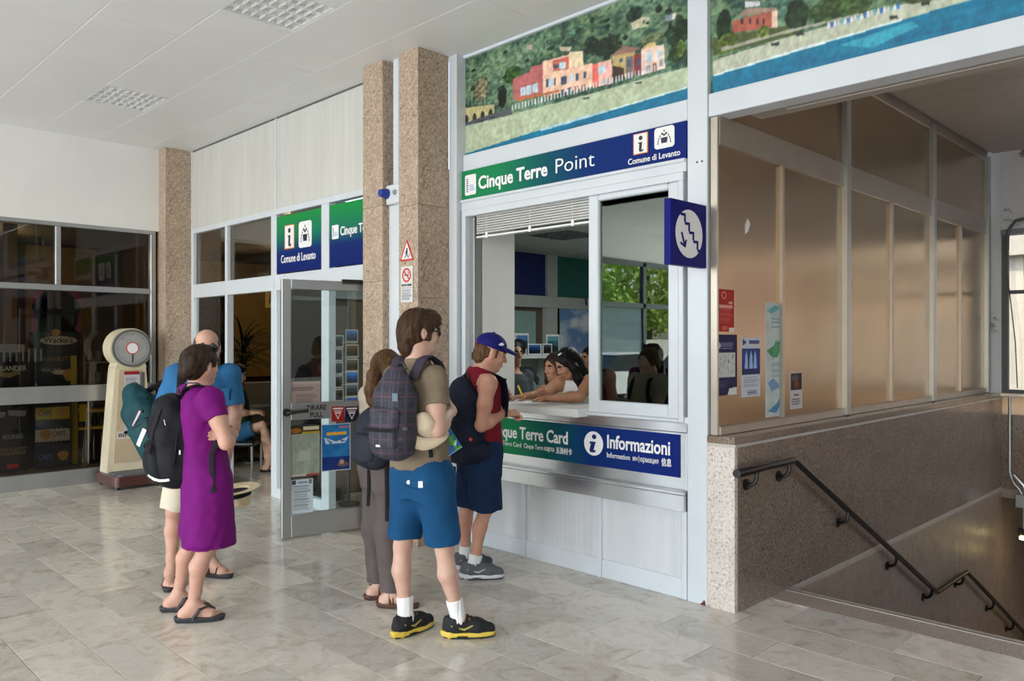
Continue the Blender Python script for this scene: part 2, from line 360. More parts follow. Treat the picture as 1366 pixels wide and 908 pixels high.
# hall beyond the photograph and everything under foot elsewhere
sl = MB().box((-9.78, -7, -.012), (5, .78-TWD-.002, 0)); sl.box((-13, 4.09+3*TWD, -.012), (-2.56, 10.2, 0)); sl.box((-13, -2, -.012), (-9.78, 4, 0)); sl.box((-9.78, .78-TWD, -.012), (-5.6, .78-TWD*.99, -.001))
sl.box((-5.4, 4.09, -.012), (-2.56, 4.98, -.001)); sl.box((1.2, .4, -.012), (5, 4.6, -.001)); sl.box((-3.0, .4, -.012), (1.3, 2.0, -.004))
o = sl.build('floor_far', MARB); o['kind'] = 'structure'
yard = MB().box((-60, -60, -.3), (-9.9, 60, -.21)).box((-9.9, -60, -.3), (40, -7.1, -.21)).box((5.1, -7.1, -.3), (40, 60, -.21)).box((-9.9, 11.75, -.3), (5.1, 60, -.21)).build('floor_yard', plain('pale_asphalt', (.33, .31, .28), .9)); yard['kind'] = 'structure'

# ------------------------------------------------------------------ ceiling: lacquered panels with open joints, two louvre lights
cb = MB().box((-9.9, -7.2, CEIL+.03), (5.1, 4.3, CEIL+.25)).build('ceiling', CEILM); cb['kind'] = 'structure'
ys = [1.87-.575*k for k in range(1, 16)][::-1]+[1.87, 2.45, 3.02, 3.60, 4.24]
trof = [(-8.24, -7.62, 2.45), (-5.32, -4.74, 2.45)]
for i in range(len(ys)-1):
    y0, y1 = ys[i]+.006, ys[i+1]-.006
    if y1 < -2:
        continue
    cuts = [-9.78, -8.24, -7.62, -5.32, -4.74, -1.9, 1.2, 5] if abs(ys[i]-2.45) < .01 else [-9.78, -6.9+.9*(i % 2), -3.9+.9*(i % 2), -.9, 2.1, 5]
    for a, b in zip(cuts, cuts[1:]):
        if abs(ys[i]-2.45) < .01 and any(abs(a-t[0]) < .01 for t in trof): continue
        B('panel', (a+.0015, y0, CEIL), (b-.0015, y1, CEIL+.03), CEILM, cb, .003)
B('panel', (-9.78, -7.2, CEIL), (5, -1.6, CEIL+.03), CEILM, cb)
LOUV = plain('white_louvre', (.85, .85, .86), .25, .3, var=.02)
for y in ys[6:-1]: B('joint_strip', (-9.78, y-.006, CEIL+.001), (5, y+.006, CEIL+.012), LW, cb)
for i, (a, b, y) in enumerate(trof):
    t = empty('ceiling_light', ((a+b)/2, y+.285, CEIL), 0, ['square louvred ceiling light near the far end of the hall', 'square louvred ceiling light nearer the granite columns'][i], 'ceiling light', 'louvred ceiling lights')
    h = (b-a)/2; fr = MB(); fr.box((-h, -.285, 0), (h, -.265, .07)); fr.box((-h, .265, 0), (h, .285, .07)); fr.box((-h, -.265, 0), (-h+.02, .265, .07)); fr.box((h-.02, -.265, 0), (h, .265, .07)); fr.box((-h, -.285, .07), (h, .285, .08))
    fr.build('frame', LOUV, t)
    for k in range(1, 4): MB().box((-h+.02+(2*h-.04)*k/4-.009, -.265, .0), (-h+.02+(2*h-.04)*k/4+.009, .265, .05)).build('divider', LOUV, t)
    for k in range(4):
        m = MB()
        for q in range(1, 8): yy = -.265+.53*q/8; m.prism([(-h+.02+(2*h-.04)*k/4+.01, .002), (-h+.02+(2*h-.04)*(k+1)/4-.01, .002), (-h+.02+(2*h-.04)*(k+1)/4-.01, .045), (-h+.02+(2*h-.04)*k/4+.01, .045)], yy-.004, yy+.004)
        m.build('louvre', LOUV, t)['kind'] = 'stuff'; MB().cyl((-h+.02+(2*h-.04)*(k+.5)/4, -.26, .057), (-h+.02+(2*h-.04)*(k+.5)/4, .26, .057), .011).build('lamp_tube', LW, t, True)

# ------------------------------------------------------------------ left wall: white fascia, shop window in a grey frame
wl = MB().box((-9.95, -2.0, 2.93), (-9.75, 3.74, CEIL)).build('wall_left', PLASTER); wl['kind'] = 'structure'
wn = empty('window_1', (-9.78, 0, 0), kind='structure')
def wb(name, y0, z0, y1, z1, t=.05, mat=GREYAL, x=0): return B(name, (x-.05, y0, z0), (x+t-.02, y1, z1), mat, wn, .004)
wb('top_rail', -1.9, 2.885, 3.70, 2.93); wb('transom', -1.9, 2.172, 3.64, 2.236); wb('middle_band', -1.9, .93, 3.64, 1.112, .055); wb('bottom_band', -1.9, 0, 3.70, .167, .06)
for y in (-1.9, -.1, 1.27, 2.62): wb('mullion', y, 2.236, y+.055, 2.885, .045)
wb('stile', 3.64, .167, 3.70, 2.885); wb('stile', -1.95, 0, -1.9, 2.93)
for y0, y1 in ((-1.85, -.1), (-.045, 1.27), (1.325, 2.62), (2.675, 3.64)): B('pane', (-.03, y0, 2.236), (-.024, y1, 2.885), GLASSD, wn)
for y0, y1 in ((-1.9, 1.27), (1.27, 3.64)): B('pane', (-.03, y0, 1.112), (-.024, y1, 2.172), GLASSD, wn); B('pane', (-.03, y0, .167), (-.024, y1, .93), GLASSD, wn)
# shop behind the window: brown back wall, posts, an amber panel
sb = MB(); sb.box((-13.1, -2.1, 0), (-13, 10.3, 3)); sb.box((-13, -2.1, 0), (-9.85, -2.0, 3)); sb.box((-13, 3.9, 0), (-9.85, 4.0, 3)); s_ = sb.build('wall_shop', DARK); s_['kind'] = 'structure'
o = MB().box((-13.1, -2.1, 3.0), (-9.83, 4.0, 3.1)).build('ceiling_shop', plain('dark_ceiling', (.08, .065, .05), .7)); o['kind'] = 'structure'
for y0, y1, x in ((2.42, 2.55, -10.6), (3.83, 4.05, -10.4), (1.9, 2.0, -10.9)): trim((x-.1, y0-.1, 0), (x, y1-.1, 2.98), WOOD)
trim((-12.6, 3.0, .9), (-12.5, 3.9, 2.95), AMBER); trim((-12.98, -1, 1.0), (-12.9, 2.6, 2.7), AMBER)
l = bpy.data.lights.new('shop_fill', 'POINT'); l.energy = 7; l.color = (1, .75, .4); l.shadow_soft_size = .01; lo = bpy.data.objects.new('shop_fill', l); COL.objects.link(lo); lo.location = (-11.6, 2.6, 2.7)  # added warm fill light for the shop interior, no fixture belongs to it

# exit doorway further along the left wall (seen in the kiosk glass), trees and cars outside
ex = empty('window_5', (-9.78, -2.0, 0), kind='structure')
for y in (-4.95, -3.2, -1.7, -.03): B('mullion', (-.05, y, 0), (.05, y+.09, 3.25), plain('dark_green_frame', (.03, .045, .045), .4) if y == -4.95 else bpy.data.materials['dark_green_frame'], ex)
DG = bpy.data.materials['dark_green_frame']
B('transom', (-.05, -4.95, 2.3), (.05, 0, 2.4), DG, ex); B('head', (-.05, -4.95, 3.17), (.05, 0, 3.27), DG, ex)
for y0, y1 in ((-3.1, -1.7),): B('pane', (-.01, y0, 1.40), (.0, y1, 2.3), milky('milky_pane', (.80, .88, .84)), ex)
w5 = MB().box((-9.95, -7, 3.27), (-9.75, -2, CEIL)).build('wall_exit', PLASTER); w5['kind'] = 'structure'

# ------------------------------------------------------------------ granite columns, clad in slabs
def column(x0, x1, y0, y1, zs, label):
    t = empty('granite_column', ((x0+x1)/2, (y0+y1)/2, 0), 0, label, 'column', 'granite columns')
    hx, hy = (x1-x0)/2, (y1-y0)/2; B('core', (-hx+.012, -hy+.012, 0), (hx-.012, hy-.012, CEIL), DGREY, t)
    for a, b in zip(zs, zs[1:]):
        B('slab', (-hx, -hy, a+.0012), (hx, -hy+.02, b-.0012), GRAN, t, .0012); B('slab', (hx-.02, -hy+.021, a+.0012), (hx, hy, b-.0012), GRAN, t, .0012); B('slab', (-hx, -hy+.021, a+.0012), (-hx+.02, hy, b-.0012), GRAN, t, .0012)
    return t
column(-5.14, -4.895, 3.855, 4.17, [0, .62, 1.3, 1.95, 2.68, CEIL], 'granite column beside the ticket window, with the warning sign on it')
column(-5.615, -5.335, 3.835, 4.17, [0, .7, 1.42, 2.1, 2.72, CEIL], 'granite column beside the open glass door, left of the white joint cover')
column(-9.80, -9.55, 3.735, 4.06, [0, .8, 1.5, 2.2, 3.0, CEIL], 'granite column in the far corner behind the weighing machine')
jc = empty('joint_cover', (-5.2375, 3.92, 0), 0, 'white joint cover strip between the two granite columns', 'joint cover')
B('strip', (-.1, -.02, 0), (.1, .02, 2.72), WHITE, jc); B('pipe', (-.035, -.03, 2.72), (.045, .02, CEIL), WHITE, jc, .01)
bk = empty('wall_lamp', (-5.24, 3.885, 2.78), 0, 'small blue beacon on a white bracket between the granite columns', 'beacon')
B('bracket', (-.08, -.03, -.06), (.1, .01, .1), WHITE, bk, .01); MB().cyl((-.06, -.02, .03), (-.06, -.1, .03), .045, .03, 14).build('lens', plain('blue_lens', (.01, .04, .3), .15), bk, True); MB().cyl((.05, -.028, .03), (.05, -.04, .03), .022).build('button', GREYAL, bk, True)

# ------------------------------------------------------------------ door wall
wd = empty('wall_door', (-7.6, 4.05, 0), kind='structure'); X0 = 7.6
for a, b in ((-9.55, -7.50), (-7.48, -5.6)): B('ribbed_panel', (a+X0, 0, 2.965), (b+X0, .05, CEIL), RIB, wd)
B('painted_shadow_line', (-9.55+X0, -.004, CEIL-.016), (-5.6+X0, .0, CEIL), DGREY, wd); B('panel_joint', (-7.50+X0, -.006, 2.965), (-7.48+X0, .05, CEIL), WHITE, wd); B('end_trim', (-9.56+X0, -.01, 0), (-9.52+X0, .06, CEIL), WHITE, wd)  # first strip is dark colour standing in for the shadow line under the ceiling
w2 = empty('window_2', (-7.6, 4.05, 0), kind='structure')
def db(name, a, z0, b, z1, y0=-.02, y1=.06, mat=WHITE): return B(name, (a+X0, y0, z0), (b+X0, y1, z1), mat, w2, .004)
db('head_rail', -9.52, 2.905, -5.62, 2.965, -.018); db('transom', -9.52, 2.13, -7.56, 2.29, -.016); db('transom', -7.46, 2.13, -5.62, 2.29, -.016)
for x in (-9.52, -8.62): db('mullion', x, 0, x+.055, 2.905)
db('mullion', -7.56, 0, -7.45, 2.905); db('mullion', -6.59, 0, -6.46, 2.905); db('mullion', -5.66, 2.13, -5.60, 2.905)
for a, b in ((-9.465, -8.62), (-8.565, -7.56)): B('pane', (a+X0, .02, 2.29), (b+X0, .026, 2.905), GLASSD, w2)
B('pane', (-9.465+X0, .02, .06), (-8.62+X0, .026, 2.13), GLASS, w2); db('bottom_rail', -9.465, 0, -8.62, .06); db('bottom_rail', -7.45, 0, -6.59, .1)
B('pane', (-7.45+X0, .02, .1), (-6.59+X0, .026, 2.13), GLASS, w2)
# two sign panes above the door
SG = gradient('green_to_navy_down', [(0, (.004, .014, .13)), (.36, (.004, .02, .14)), (.62, (.01, .16, .10)), (1, (.01, .26, .05))], 2)
def info_i(parent, x, z, w, h, y=-.006):
    """the yellow-rimmed i square"""
    o = MB().prism([(x, z), (x+w, z), (x+w, z+h), (x, z+h)], y, y+.004).build('info_square', ORANGE, parent)
    MB().prism([(x+w*.06, z+h*.04), (x+w*.94, z+h*.04), (x+w*.94, z+h*.96), (x+w*.06, z+h*.96)], y-.002, y).build('info_square_face', WHITEP, o)
    d = MB().lathe([(0, 0), (w*.13, 0), (w*.13, .001), (0, .001)], 16).build('dot', LK, o); d.rotation_euler = (PI/2, 0, 0); d.location = (x+w*.52, y-.002, z+h*.76)
    MB().prism([(x+w*.36, z+h*.56), (x+w*.36, z+h*.5), (x+w*.44, z+h*.5), (x+w*.40, z+h*.2), (x+w*.46, z+h*.1), (x+w*.66, z+h*.1), (x+w*.74, z+h*.22), (x+w*.62, z+h*.18), (x+w*.58, z+h*.2), (x+w*.62, z+h*.56)], y-.0035, y-.002).build('letter', LK, o)
def rrect(x, z, w, h, r, n=5):
    P = []
    for cx, cz, a0 in ((x+w-r, z+r, -PI/2), (x+w-r, z+h-r, 0), (x+r, z+h-r, PI/2), (x+r, z+r, PI)):
        for k in range(n+1): a = a0+PI/2*k/n; P.append((cx+r*math.cos(a), cz+r*math.sin(a)))
    return P
def crest(parent, x, z, w, h, y=-.006):
    """a white rounded square carrying a crowned shield between two branches"""
    o = MB().prism(rrect(x, z, w, h, w*.14), y, y+.004).build('crest_square', WHITEP, parent); cx = x+w/2
    m = MB(); m.prism([(cx-w*.14, z+h*.24), (cx+w*.14, z+h*.24), (cx+w*.17, z+h*.5), (cx-w*.17, z+h*.5)], y-.0015, y)
    m.prism([(cx-w*.13, z+h*.66), (cx, z+h*.56), (cx+w*.13, z+h*.66), (cx+w*.08, z+h*.72), (cx, z+h*.64), (cx-w*.08, z+h*.72)], y-.0015, y); m.prism([(cx-w*.05, z+h*.78), (cx+w*.05, z+h*.78), (cx, z+h*.87)], y-.0015, y)
    for s in (-1, 1):
        for k in range(5):
            a = .1+k*.42; m.prism([(cx+s*w*(.3-.03*k*k*.4), z+h*(.2+k*.11)), (cx+s*w*(.36-.03*k*k*.4), z+h*(.24+k*.11)), (cx+s*w*(.29-.03*k*k*.4), z+h*(.32+k*.11))], y-.0015, y)
    m.build('shield', LK, o); MB().prism([(cx-w*.13, z+h*.25), (cx-w*.01, z+h*.25), (cx-w*.01, z+h*.42), (cx-w*.13, z+h*.42)], y-.0025, y-.0015).build('shield_field', NAVY, o)
def logo(parent, x, z, w, h, y=-.006):
    """a white rounded square with a sketchy blue and grey figure and lettering"""
    o = MB().prism(rrect(x, z, w, h, w*.12), y, y+.004).build('logo_square', WHITEP, parent); m = MB()
    for k in range(7): m.prism([(x+w*(.12+.02*(k % 3)), z+h*(.16+.1*k)), (x+w*(.3+.03*(k % 2)), z+h*(.17+.1*k)), (x+w*(.28), z+h*(.22+.1*k)), (x+w*.14, z+h*(.21+.1*k))], y-.0015, y)
    m.build('sketch', NAVY, o); m = MB()
    for k in range(4): m.prism([(x+w*.42, z+h*(.22+.08*k)), (x+w*(.9-.05*k), z+h*(.22+.08*k)), (x+w*(.9-.05*k), z+h*(.25+.08*k)), (x+w*.42, z+h*(.25+.08*k))], y-.0015, y)
    m.build('script_lines', plain('logo_blue', (.12, .3, .6), .5) if 'logo_blue' not in bpy.data.materials else bpy.data.materials['logo_blue'], o)
s1 = empty('overdoor_sign', (-7.45, 4.04, 2.30), 0, 'green to navy sign with two white emblems over the glass door', 'sign')
B('board', (0, -.004, 0), (.86, .01, .575), SG, s1); info_i(s1, .165, .235, .19, .24); crest(s1, .44, .225, .24, .255); text('lettering', 'Comune di Levanto', .115, LW, s1, (.09, -.006, .1), .0008, width=.66)
s2 = empty('overdoor_sign', (-6.45, 4.04, 2.30), 0, 'green to navy sign half hidden by the granite column, over the open door', 'sign')
B('board', (0, -.004, 0), (.80, .01, .575), SG, s2); logo(s2, .04, .255, .11, .13); text('lettering', 'Cinque Terre', .115, LW, s2, (.18, -.006, .28), .002, sx=.82)

# open glass door with posters
HNG = Vector((-5.65, 4.05, 0)); DA = math.atan2(.974, .225)
door = empty('door_1', (-5.845, 3.206, 0), DA, kind='structure')      # local x runs from the free edge to the hinge
DL = .866; MR = GREYAL
B('stile', (0, -.02, .015), (.075, .02, 2.11), MR, door, .004); B('stile', (DL-.075, -.02, .015), (DL, .02, 2.11), MR, door, .004)
B('bottom_rail', (.075, -.02, .015), (DL-.075, .02, .20), MR, door, .004); B('top_rail', (.075, -.02, 2.03), (DL-.075, .02, 2.11), MR, door, .004); B('middle_rail', (.075, -.022, .965), (DL-.075, .022, 1.105), MR, door, .004)
B('pane', (.075, -.004, .20), (DL-.075, .002, .965), GLASS, door); B('pane', (.075, -.004, 1.105), (DL-.075, .002, 2.03), GLASS, door)
h = MB(); h.cyl((.035, -.02, 1.03), (.035, -.045, 1.03), .032); h.tube([(.035, -.045, 1.03), (.06, -.07, 1.03), (.12, -.072, 1.035), (.2, -.07, 1.04)], [.016, .016, .012, .014]); h.build('handle', BLACK, door, True)
B('closer', (.5, -.055, 2.09), (.84, -.021, 2.125), BLACK, door)
def doorx(px): # sight line through px meets the door leaf
    a = (px-683)/FOC; c, s = math.cos(DA), math.sin(DA); X, Y = -5.845, 3.206   # (X+uc + Y+us) = a (Y+us - X-uc)
    return (a*(Y-X)-(X+Y))/(c+s-a*(s-c))
def doorz(px, py): u = doorx(px); X = -5.845+u*math.cos(DA); Y = 3.206+u*math.sin(DA); return EYE-(py-HOR)*((Y-X)/Q2)/FOC
def on_door(name, px0, px1, pyt, pyb, canvas, label, cat, y=-.008, mat=None):
    u0, u1 = doorx(px0), doorx(px1); zt = doorz(px0, pyt); zb = doorz(px0, pyb); o = canvas.build(name, u1-u0, zt-zb, mat or PAPER, None, thick=.0012)
    o.location = door.matrix_basis @ Vector((u0, y, zb)) if False else Vector((-5.845, 3.206, 0))+Matrix.Rotation(DA, 3, 'Z') @ Vector((u0, y, zb)); o.rotation_euler = (0, 0, DA); return tag(o, label, cat)
ps = empty('door_sticker', Vector((-5.845, 3.206, .97))+Matrix.Rotation(DA, 3, 'Z') @ Vector((doorx(404), -.0225, 0)), DA, 'grey pull sticker with black capitals on the door rail', 'sticker')
text('lettering', 'TIRARE', .058, LK, ps, (.02, -.001, .07), .0012, width=.17); text('lettering', 'PULL', .058, LK, ps, (.05, -.001, .012), .0012, width=.11); B('backing', (0, -.001, .002), (.21, 0, .128), MGREY if False else GREYAL, ps)
for px0, px1, c1, lb in ((441, 458, (.62, .08, .12), 'red square sticker with a white triangle on the door rail'), (459, 477, (.05, .07, .2), 'navy square sticker with a white triangle on the door rail')):
    c = Canvas(36, 40, c1); c.rect(.1, .8, .9, .9, (.9, .85, .85)).poly([(.25, .6), (.75, .6), (.5, .12)], (.92, .92, .92)).poly([(.35, .52), (.65, .52), (.5, .24)], c1).rect(.2, .66, .8, .72, (.8, .75, .75))
    on_door('door_sticker', px0, px1, 542, 562, c, lb, 'sticker', -.0225, PRINT)
c = Canvas(60, 100, (.1, .42, .72)); n = c.noise(4, 6); c.a = (np.array([.03, .3, .62])*(1-n[..., None])+np.array([.2, .62, .85])*n[..., None]).astype(np.float32)
c.rect(0, .0, 1, .3, (.02, .2, .5)); c.a[c.y < .3] *= (.8+.5*n[c.y < .3])[:, None]
c.poly([(.1, .72), (.5, .62), (.95, .72), (.8, .58), (.15, .58)], (.85, .9, .95)); c.poly([(.15, .7), (.4, .6), (.3, .58)], (.2, .45, .75)); c.poly([(.6, .68), (.85, .62), (.7, .6)], (.25, .5, .8)); c.rect(.18, .76, .85, .82, (.95, .7, .2)).rect(.6, .9, .95, .94, (.75, .5, .5)); c.ell(.75, .13, .2, .05, (.45, .35, .35)); c.ell(.7, .18, .08, .05, (.75, .6, .5)); c.rect(0, 0, .02, 1, (.8, .85, .9)).rect(.98, 0, 1, 1, (.8, .85, .9)).rect(0, .985, 1, 1, (.8, .85, .9)).rect(0, 0, 1, .015, (.8, .85, .9))
on_door('door_poster', 428, 467, 566, 629, c, 'blue seascape poster with a white boat on the open glass door', 'poster', mat=PRINT)
c = Canvas(60, 100, (.62, .68, .62)); n = c.noise(8, 8); c.a *= (.8+.35*n[..., None]); c.rect(0, .83, 1, 1, (.2, .16, .1)).rect(.45, .9, .97, .97, (.85, .8, .7)).rect(.4, .83, 1, .87, (.75, .62, .12)); c.ell(.2, .9, .18, .05, (.65, .4, .1)); c.rect(.55, 0, 1, .04, (.7, .25, .15)).rect(0, 0, .55, .04, (.8, .8, .75)).rect(.3, .3, .7, .5, (.7, .74, .7))
on_door('door_poster', 386, 426, 568, 636, c, 'pale grey-green event poster with a dark title strip on the door', 'poster')
c = Canvas(50, 80, (.78, .84, .88)); c.rect(.04, .86, .22, .98, (.2, .25, .3)).rect(.8, .86, .95, .98, (.4, .45, .5)).rect(.3, .88, .75, .93, (.5, .55, .6)).lines(.12, .1, .9, .82, 22, (.45, .5, .55), .45)
on_door('door_notice', 388, 417, 640, 686, c, 'pale printed notice sheet low on the open glass door', 'notice')
c = Canvas(50, 80, (.62, .55, .53)); c.lines(.08, .62, .85, .8, 3, (.3, .25, .25), .4).lines(.2, .15, .9, .5, 6, (.38, .32, .32), .4); c.rect(0, .9, 1, 1, (.68, .62, .6))
on_door('door_notice', 386, 427, 509, 543, c, 'pinkish grey notice sheet above the door rail', 'notice')
on_door('door_notice', 376, 384, 506, 548, Canvas(10, 30, (.75, .75, .74)).lines(.2, .1, .8, .9, 9, (.5, .5, .5)), 'narrow white sheet at the edge of the glass door', 'notice', .004)
# right-hand wall of the hall, open towards the platform
wr = MB().box((5, -4.5, -.2), (5.2, 10, CEIL)).build('wall_right', PLASTER); wr['kind'] = 'structure'
# ------------------------------------------------------------------ ticket office front
YF = 4.24
wk = empty('wall_front', (0, YF, 0), kind='structure')
def kb(name, a, z0, b, z1, y0=0, y1=.08, mat=WHITE, c=.004, parent=None): return B(name, (a, y0, z0), (b, y1, z1), mat, parent or wk, c)
kb('jamb', -4.895, 0, -4.80, CEIL, -.07, .06); kb('end_post', -2.695, .0, -2.555, CEIL, -.012, .12)
MB().prism([(-2.605, .0), (-2.565, .0), (-2.568, .022), (-2.577, .034), (-2.586, .018), (-2.594, .012)], -.0135, -.012).build('rust_stain', plain('rust', (.12, .03, .03), .9), wk)
for x in (-2.625, -2.59): MB().cyl((x, -.011, 2.70), (x, -.016, 2.70), .006, n=10).build('screw', BLACK, wk)
kb('head_band', -4.80, 2.975, -2.70, 3.105); kb('head_rail', -4.80, 2.655, -2.70, 2.738, -.02); kb('head_bead', -4.80, 2.715, -2.70, 2.738, -.035, -.02)
kb('top_rail', -4.80, 3.885, -2.70, CEIL)
kb('sill_band', -4.80, 1.035, -2.70, 1.10, -.01, .08, ALU); kb('band', -4.80, .674, -2.70, 1.035, .004, .06, ALU)
kb('shelf_ledge', -4.80, .652, -2.702, .676, -.05, .08, ALU); kb('ledge_face', -4.80, .548, -2.702, .652, -.04, .06, ALU)
ms = [-4.78, -4.113, -3.394, -2.72]
for x in ms: kb('mullion', x-.018 if x > -4.7 else x, 0, x+.02, .548, -.012)
kb('right_rail', -2.72, .676, -2.70, 1.035)
for a, b in zip(ms, ms[1:]):
    kb('ribbed_panel', a+.02, .127, b-.018, .548, .006, .05, RIBW, 0); kb('kick_plate', a+.02, 0, b-.018, .127, -.004, .05)
# murals
def mural(px_w, px_h, X0, Z0, wdt, hgt):
    c = Canvas(px_w, px_h)
    def P(pts): return [((onY(x, y, YF).x-X0)/wdt, (onY(x, y, YF).z-Z0)/hgt) for x, y in pts]
    return c, P
def hills(c, seed):
    c.r = np.random.RandomState(seed); n = c.noise(10, 6, 4); m = c.noise(70, 40, 3); g = n*.45+m*.55
    g = np.clip((g-.3)/.38, 0, 1)[..., None]; f = c.noise(5, 3, 2)[..., None]
    c.a = ((1-g)*np.array([.15, .25, .22])+g*(np.array([.44, .58, .50])*(1-f)+np.array([.50, .58, .40])*f)).astype(np.float32)
def sea(c, m):
    n = c.noise(14, 40, 3)[..., None]; c.put(m, (np.array([.02, .37, .52])*(1-n)+np.array([.09, .49, .62])*n).astype(np.float32))
Z0 = 3.105; c, P = mural(420, 170, -4.80, Z0, 2.10, 3.885-3.105)
q = lambda pts: P([(600+x/3.362, y/3.362) for x, y in pts])
hills(c, 5)
def blob(cx, cy, rx, ry, col):
    (x, y), = q([(cx, cy)]); n = c.noise(40, 24, 2); u = rx/3.362*.0019; v = ry/3.362*.0062
    m = ((c.x-x)/u)**2+((c.y-y)/v)**2 < .6+.7*n; t = np.clip((c.noise(60, 40, 2)-.3)*2, 0, 1)[..., None]; c.put(m, (np.array(col)*(.65+.6*t)).astype(np.float32))
for b in ((700, 200, 110, 50, (.16, .21, .17)), (620, 200, 60, 40, (.17, .23, .18)), (820, 60, 60, 30, (.18, .26, .21)), (1010, 140, 75, 70, (.13, .22, .14)), (1010, 230, 60, 45, (.18, .27, .15)), (1025, 215, 25, 40, (.38, .48, .2)), (900, 170, 80, 22, (.40, .45, .33)), (130, 400, 70, 60, (.48, .46, .36)), (270, 330, 78, 48, (.20, .33, .15)), (225, 430, 40, 60, (.10, .14, .09)), (560, 130, 60, 20, (.34, .48, .42))): blob(*b)
for pts, col in (([(800, 100), (850, 72), (885, 72), (880, 110), (810, 130)], (.78, .75, .64)), ([(955, 65), (1005, 52), (1000, 85), (955, 90)], (.5, .55, .6)), ([(985, 55), (1005, 52), (1000, 80), (985, 82)], (.88, .85, .8)), ([(335, 200), (360, 195), (358, 218), (335, 220)], (.7, .62, .58)), ([(480, 205), (535, 205), (530, 225), (485, 225)], (.72, .68, .58))): c.poly(q(pts), col)
beach = [(30, 575), (50, 560), (170, 520), (270, 506), (400, 475), (700, 395), (1070, 290), (1090, 285), (1090, 390), (1070, 380), (700, 490), (400, 577), (50, 690), (30, 700)]
m = c.inside(q(beach)); n = c.noise(20, 50, 3)[..., None]; c.put(m, (np.array([.66, .72, .60])*(1-n*.3)+np.array([.80, .83, .74])*n*.3).astype(np.float32))
sea(c, c.inside(q([(30, 700), (50, 690), (400, 577), (700, 490), (1070, 380), (1090, 372), (1090, 470), (1070, 470), (30, 730)])))
c.poly(q([(380, 575), (700, 490), (760, 478), (640, 515), (400, 585)]), (.66, .78, .82)); c.poly(q([(700, 488), (1070, 379), (1070, 386), (720, 490)]), (.82, .88, .88))
c.poly(q([(50, 482), (188, 464), (188, 512), (50, 552)]), (.70, .67, .48))
for k in range(4): (x, y), = q([(64+36*k, 528-9*k)]); c.ell(x, y-.015, .011, .05, (.22, .2, .2))
c.poly(q([(50, 550), (260, 480), (270, 510), (60, 562)]), (.32, .35, .38))
for _ in range(150):
    bx_, by_ = c.r.uniform(40, 1075), c.r.uniform(0, 420)
    if by_ < 470-.27*bx_: blob(bx_, by_, c.r.uniform(8, 26), c.r.uniform(6, 16), [(.16, .24, .18), (.24, .34, .24), (.33, .45, .34), (.40, .50, .36), (.13, .19, .15)][c.r.randint(5)])
houses = [([(272, 350), (345, 320), (355, 295), (405, 282), (408, 412), (275, 445)], (.70, .40, .40)), ([(405, 272), (525, 240), (528, 228), (586, 224), (588, 288), (628, 278), (628, 385), (408, 428)], (.93, .76, .66)), ([(450, 268), (524, 248), (524, 306), (452, 316)], (.80, .42, .36)), ([(527, 232), (586, 224), (588, 290), (527, 300)], (.90, .82, .68)),
  ([(628, 284), (715, 262), (718, 372), (628, 388)], (.86, .42, .38)), ([(655, 278), (715, 262), (718, 372), (658, 382)], (.92, .70, .66)), ([(720, 240), (820, 222), (820, 330), (720, 358)], (.72, .64, .42)), ([(720, 290), (770, 300), (772, 345), (720, 358)], (.26, .2, .18)), ([(780, 250), (812, 245), (812, 335), (780, 342)], (.45, .40, .42)), ([(815, 240), (850, 234), (850, 322), (815, 332)], (.50, .24, .25)), ([(848, 214), (950, 194), (955, 300), (850, 334)], (.94, .82, .76)), ([(705, 250), (768, 200), (852, 212), (820, 226), (722, 246)], (.55, .42, .38)), ([(850, 212), (880, 188), (912, 184), (915, 202), (852, 216)], (.82, .72, .5))]
for p_, col in houses: c.poly(q(p_), col)
for x, y, ww, hh, col in [(305, 390, 24, 38, 0), (332, 383, 24, 40, 0), (360, 374, 24, 40, 0), (455, 287, 22, 18, 1), (480, 278, 28, 30, 0), (420, 352, 14, 36, 1), (432, 352, 20, 36, 0), (456, 346, 9, 34, 1), (488, 342, 26, 36, 1), (528, 330, 16, 34, 0), (555, 325, 12, 34, 1), (590, 318, 12, 30, 1), (655, 296, 32, 32, 0), (672, 350, 14, 26, 2), (695, 346, 10, 26, 2), (872, 236, 24, 40, 0), (920, 222, 22, 36, 0), (870, 290, 18, 30, 2), (900, 280, 16, 40, 3), (930, 262, 18, 34, 2), (750, 258, 14, 18, 1), (785, 262, 12, 34, 1), (832, 262, 14, 30, 1), (485, 400, 16, 24, 1), (515, 392, 18, 26, 1), (548, 385, 18, 26, 3), (580, 378, 18, 26, 3), (440, 420, 20, 18, 3), (415, 424, 16, 18, 3)]:
    c.poly(q([(x, y), (x+ww, y-ww*.24), (x+ww, y+hh-ww*.24), (x, y+hh)]), [(.72, .82, .86), (.28, .34, .42), (.62, .62, .66), (.62, .42, .36)][col])
c.poly(q([(290, 440), (480, 398), (480, 408), (290, 452)]), (.72, .42, .25))
for k in range(46):
    x = 268+k*14.5; y = 492-k*4.0; c.poly(q([(x, y-26), (x+5, y-27), (x+5, y), (x, y+1)]), (.86, .87, .88))
for x, y in ((600, 436), (835, 366), (178, 522), (125, 540)): c.poly(q([(x-14, y), (x+16, y-5), (x+14, y+4), (x-12, y+6)]), (.2, .22, .2))
for x in (88, 146): c.poly(q([(x, 405), (x+2, 405), (x+2, 470), (x, 470)]), (.75, .75, .68))
c.photo(); m1 = c.build('mural', 2.10, .78, PRINT, None, thick=.004); m1.location = (-4.80, YF+.03, Z0); tag(m1, 'landscape mural of coloured houses on a beach above the ticket office sign', 'mural', 'beach murals')
kb('mural_backing', -4.80, 3.10, -2.69, CEIL, .032, .08, DGREY, 0)
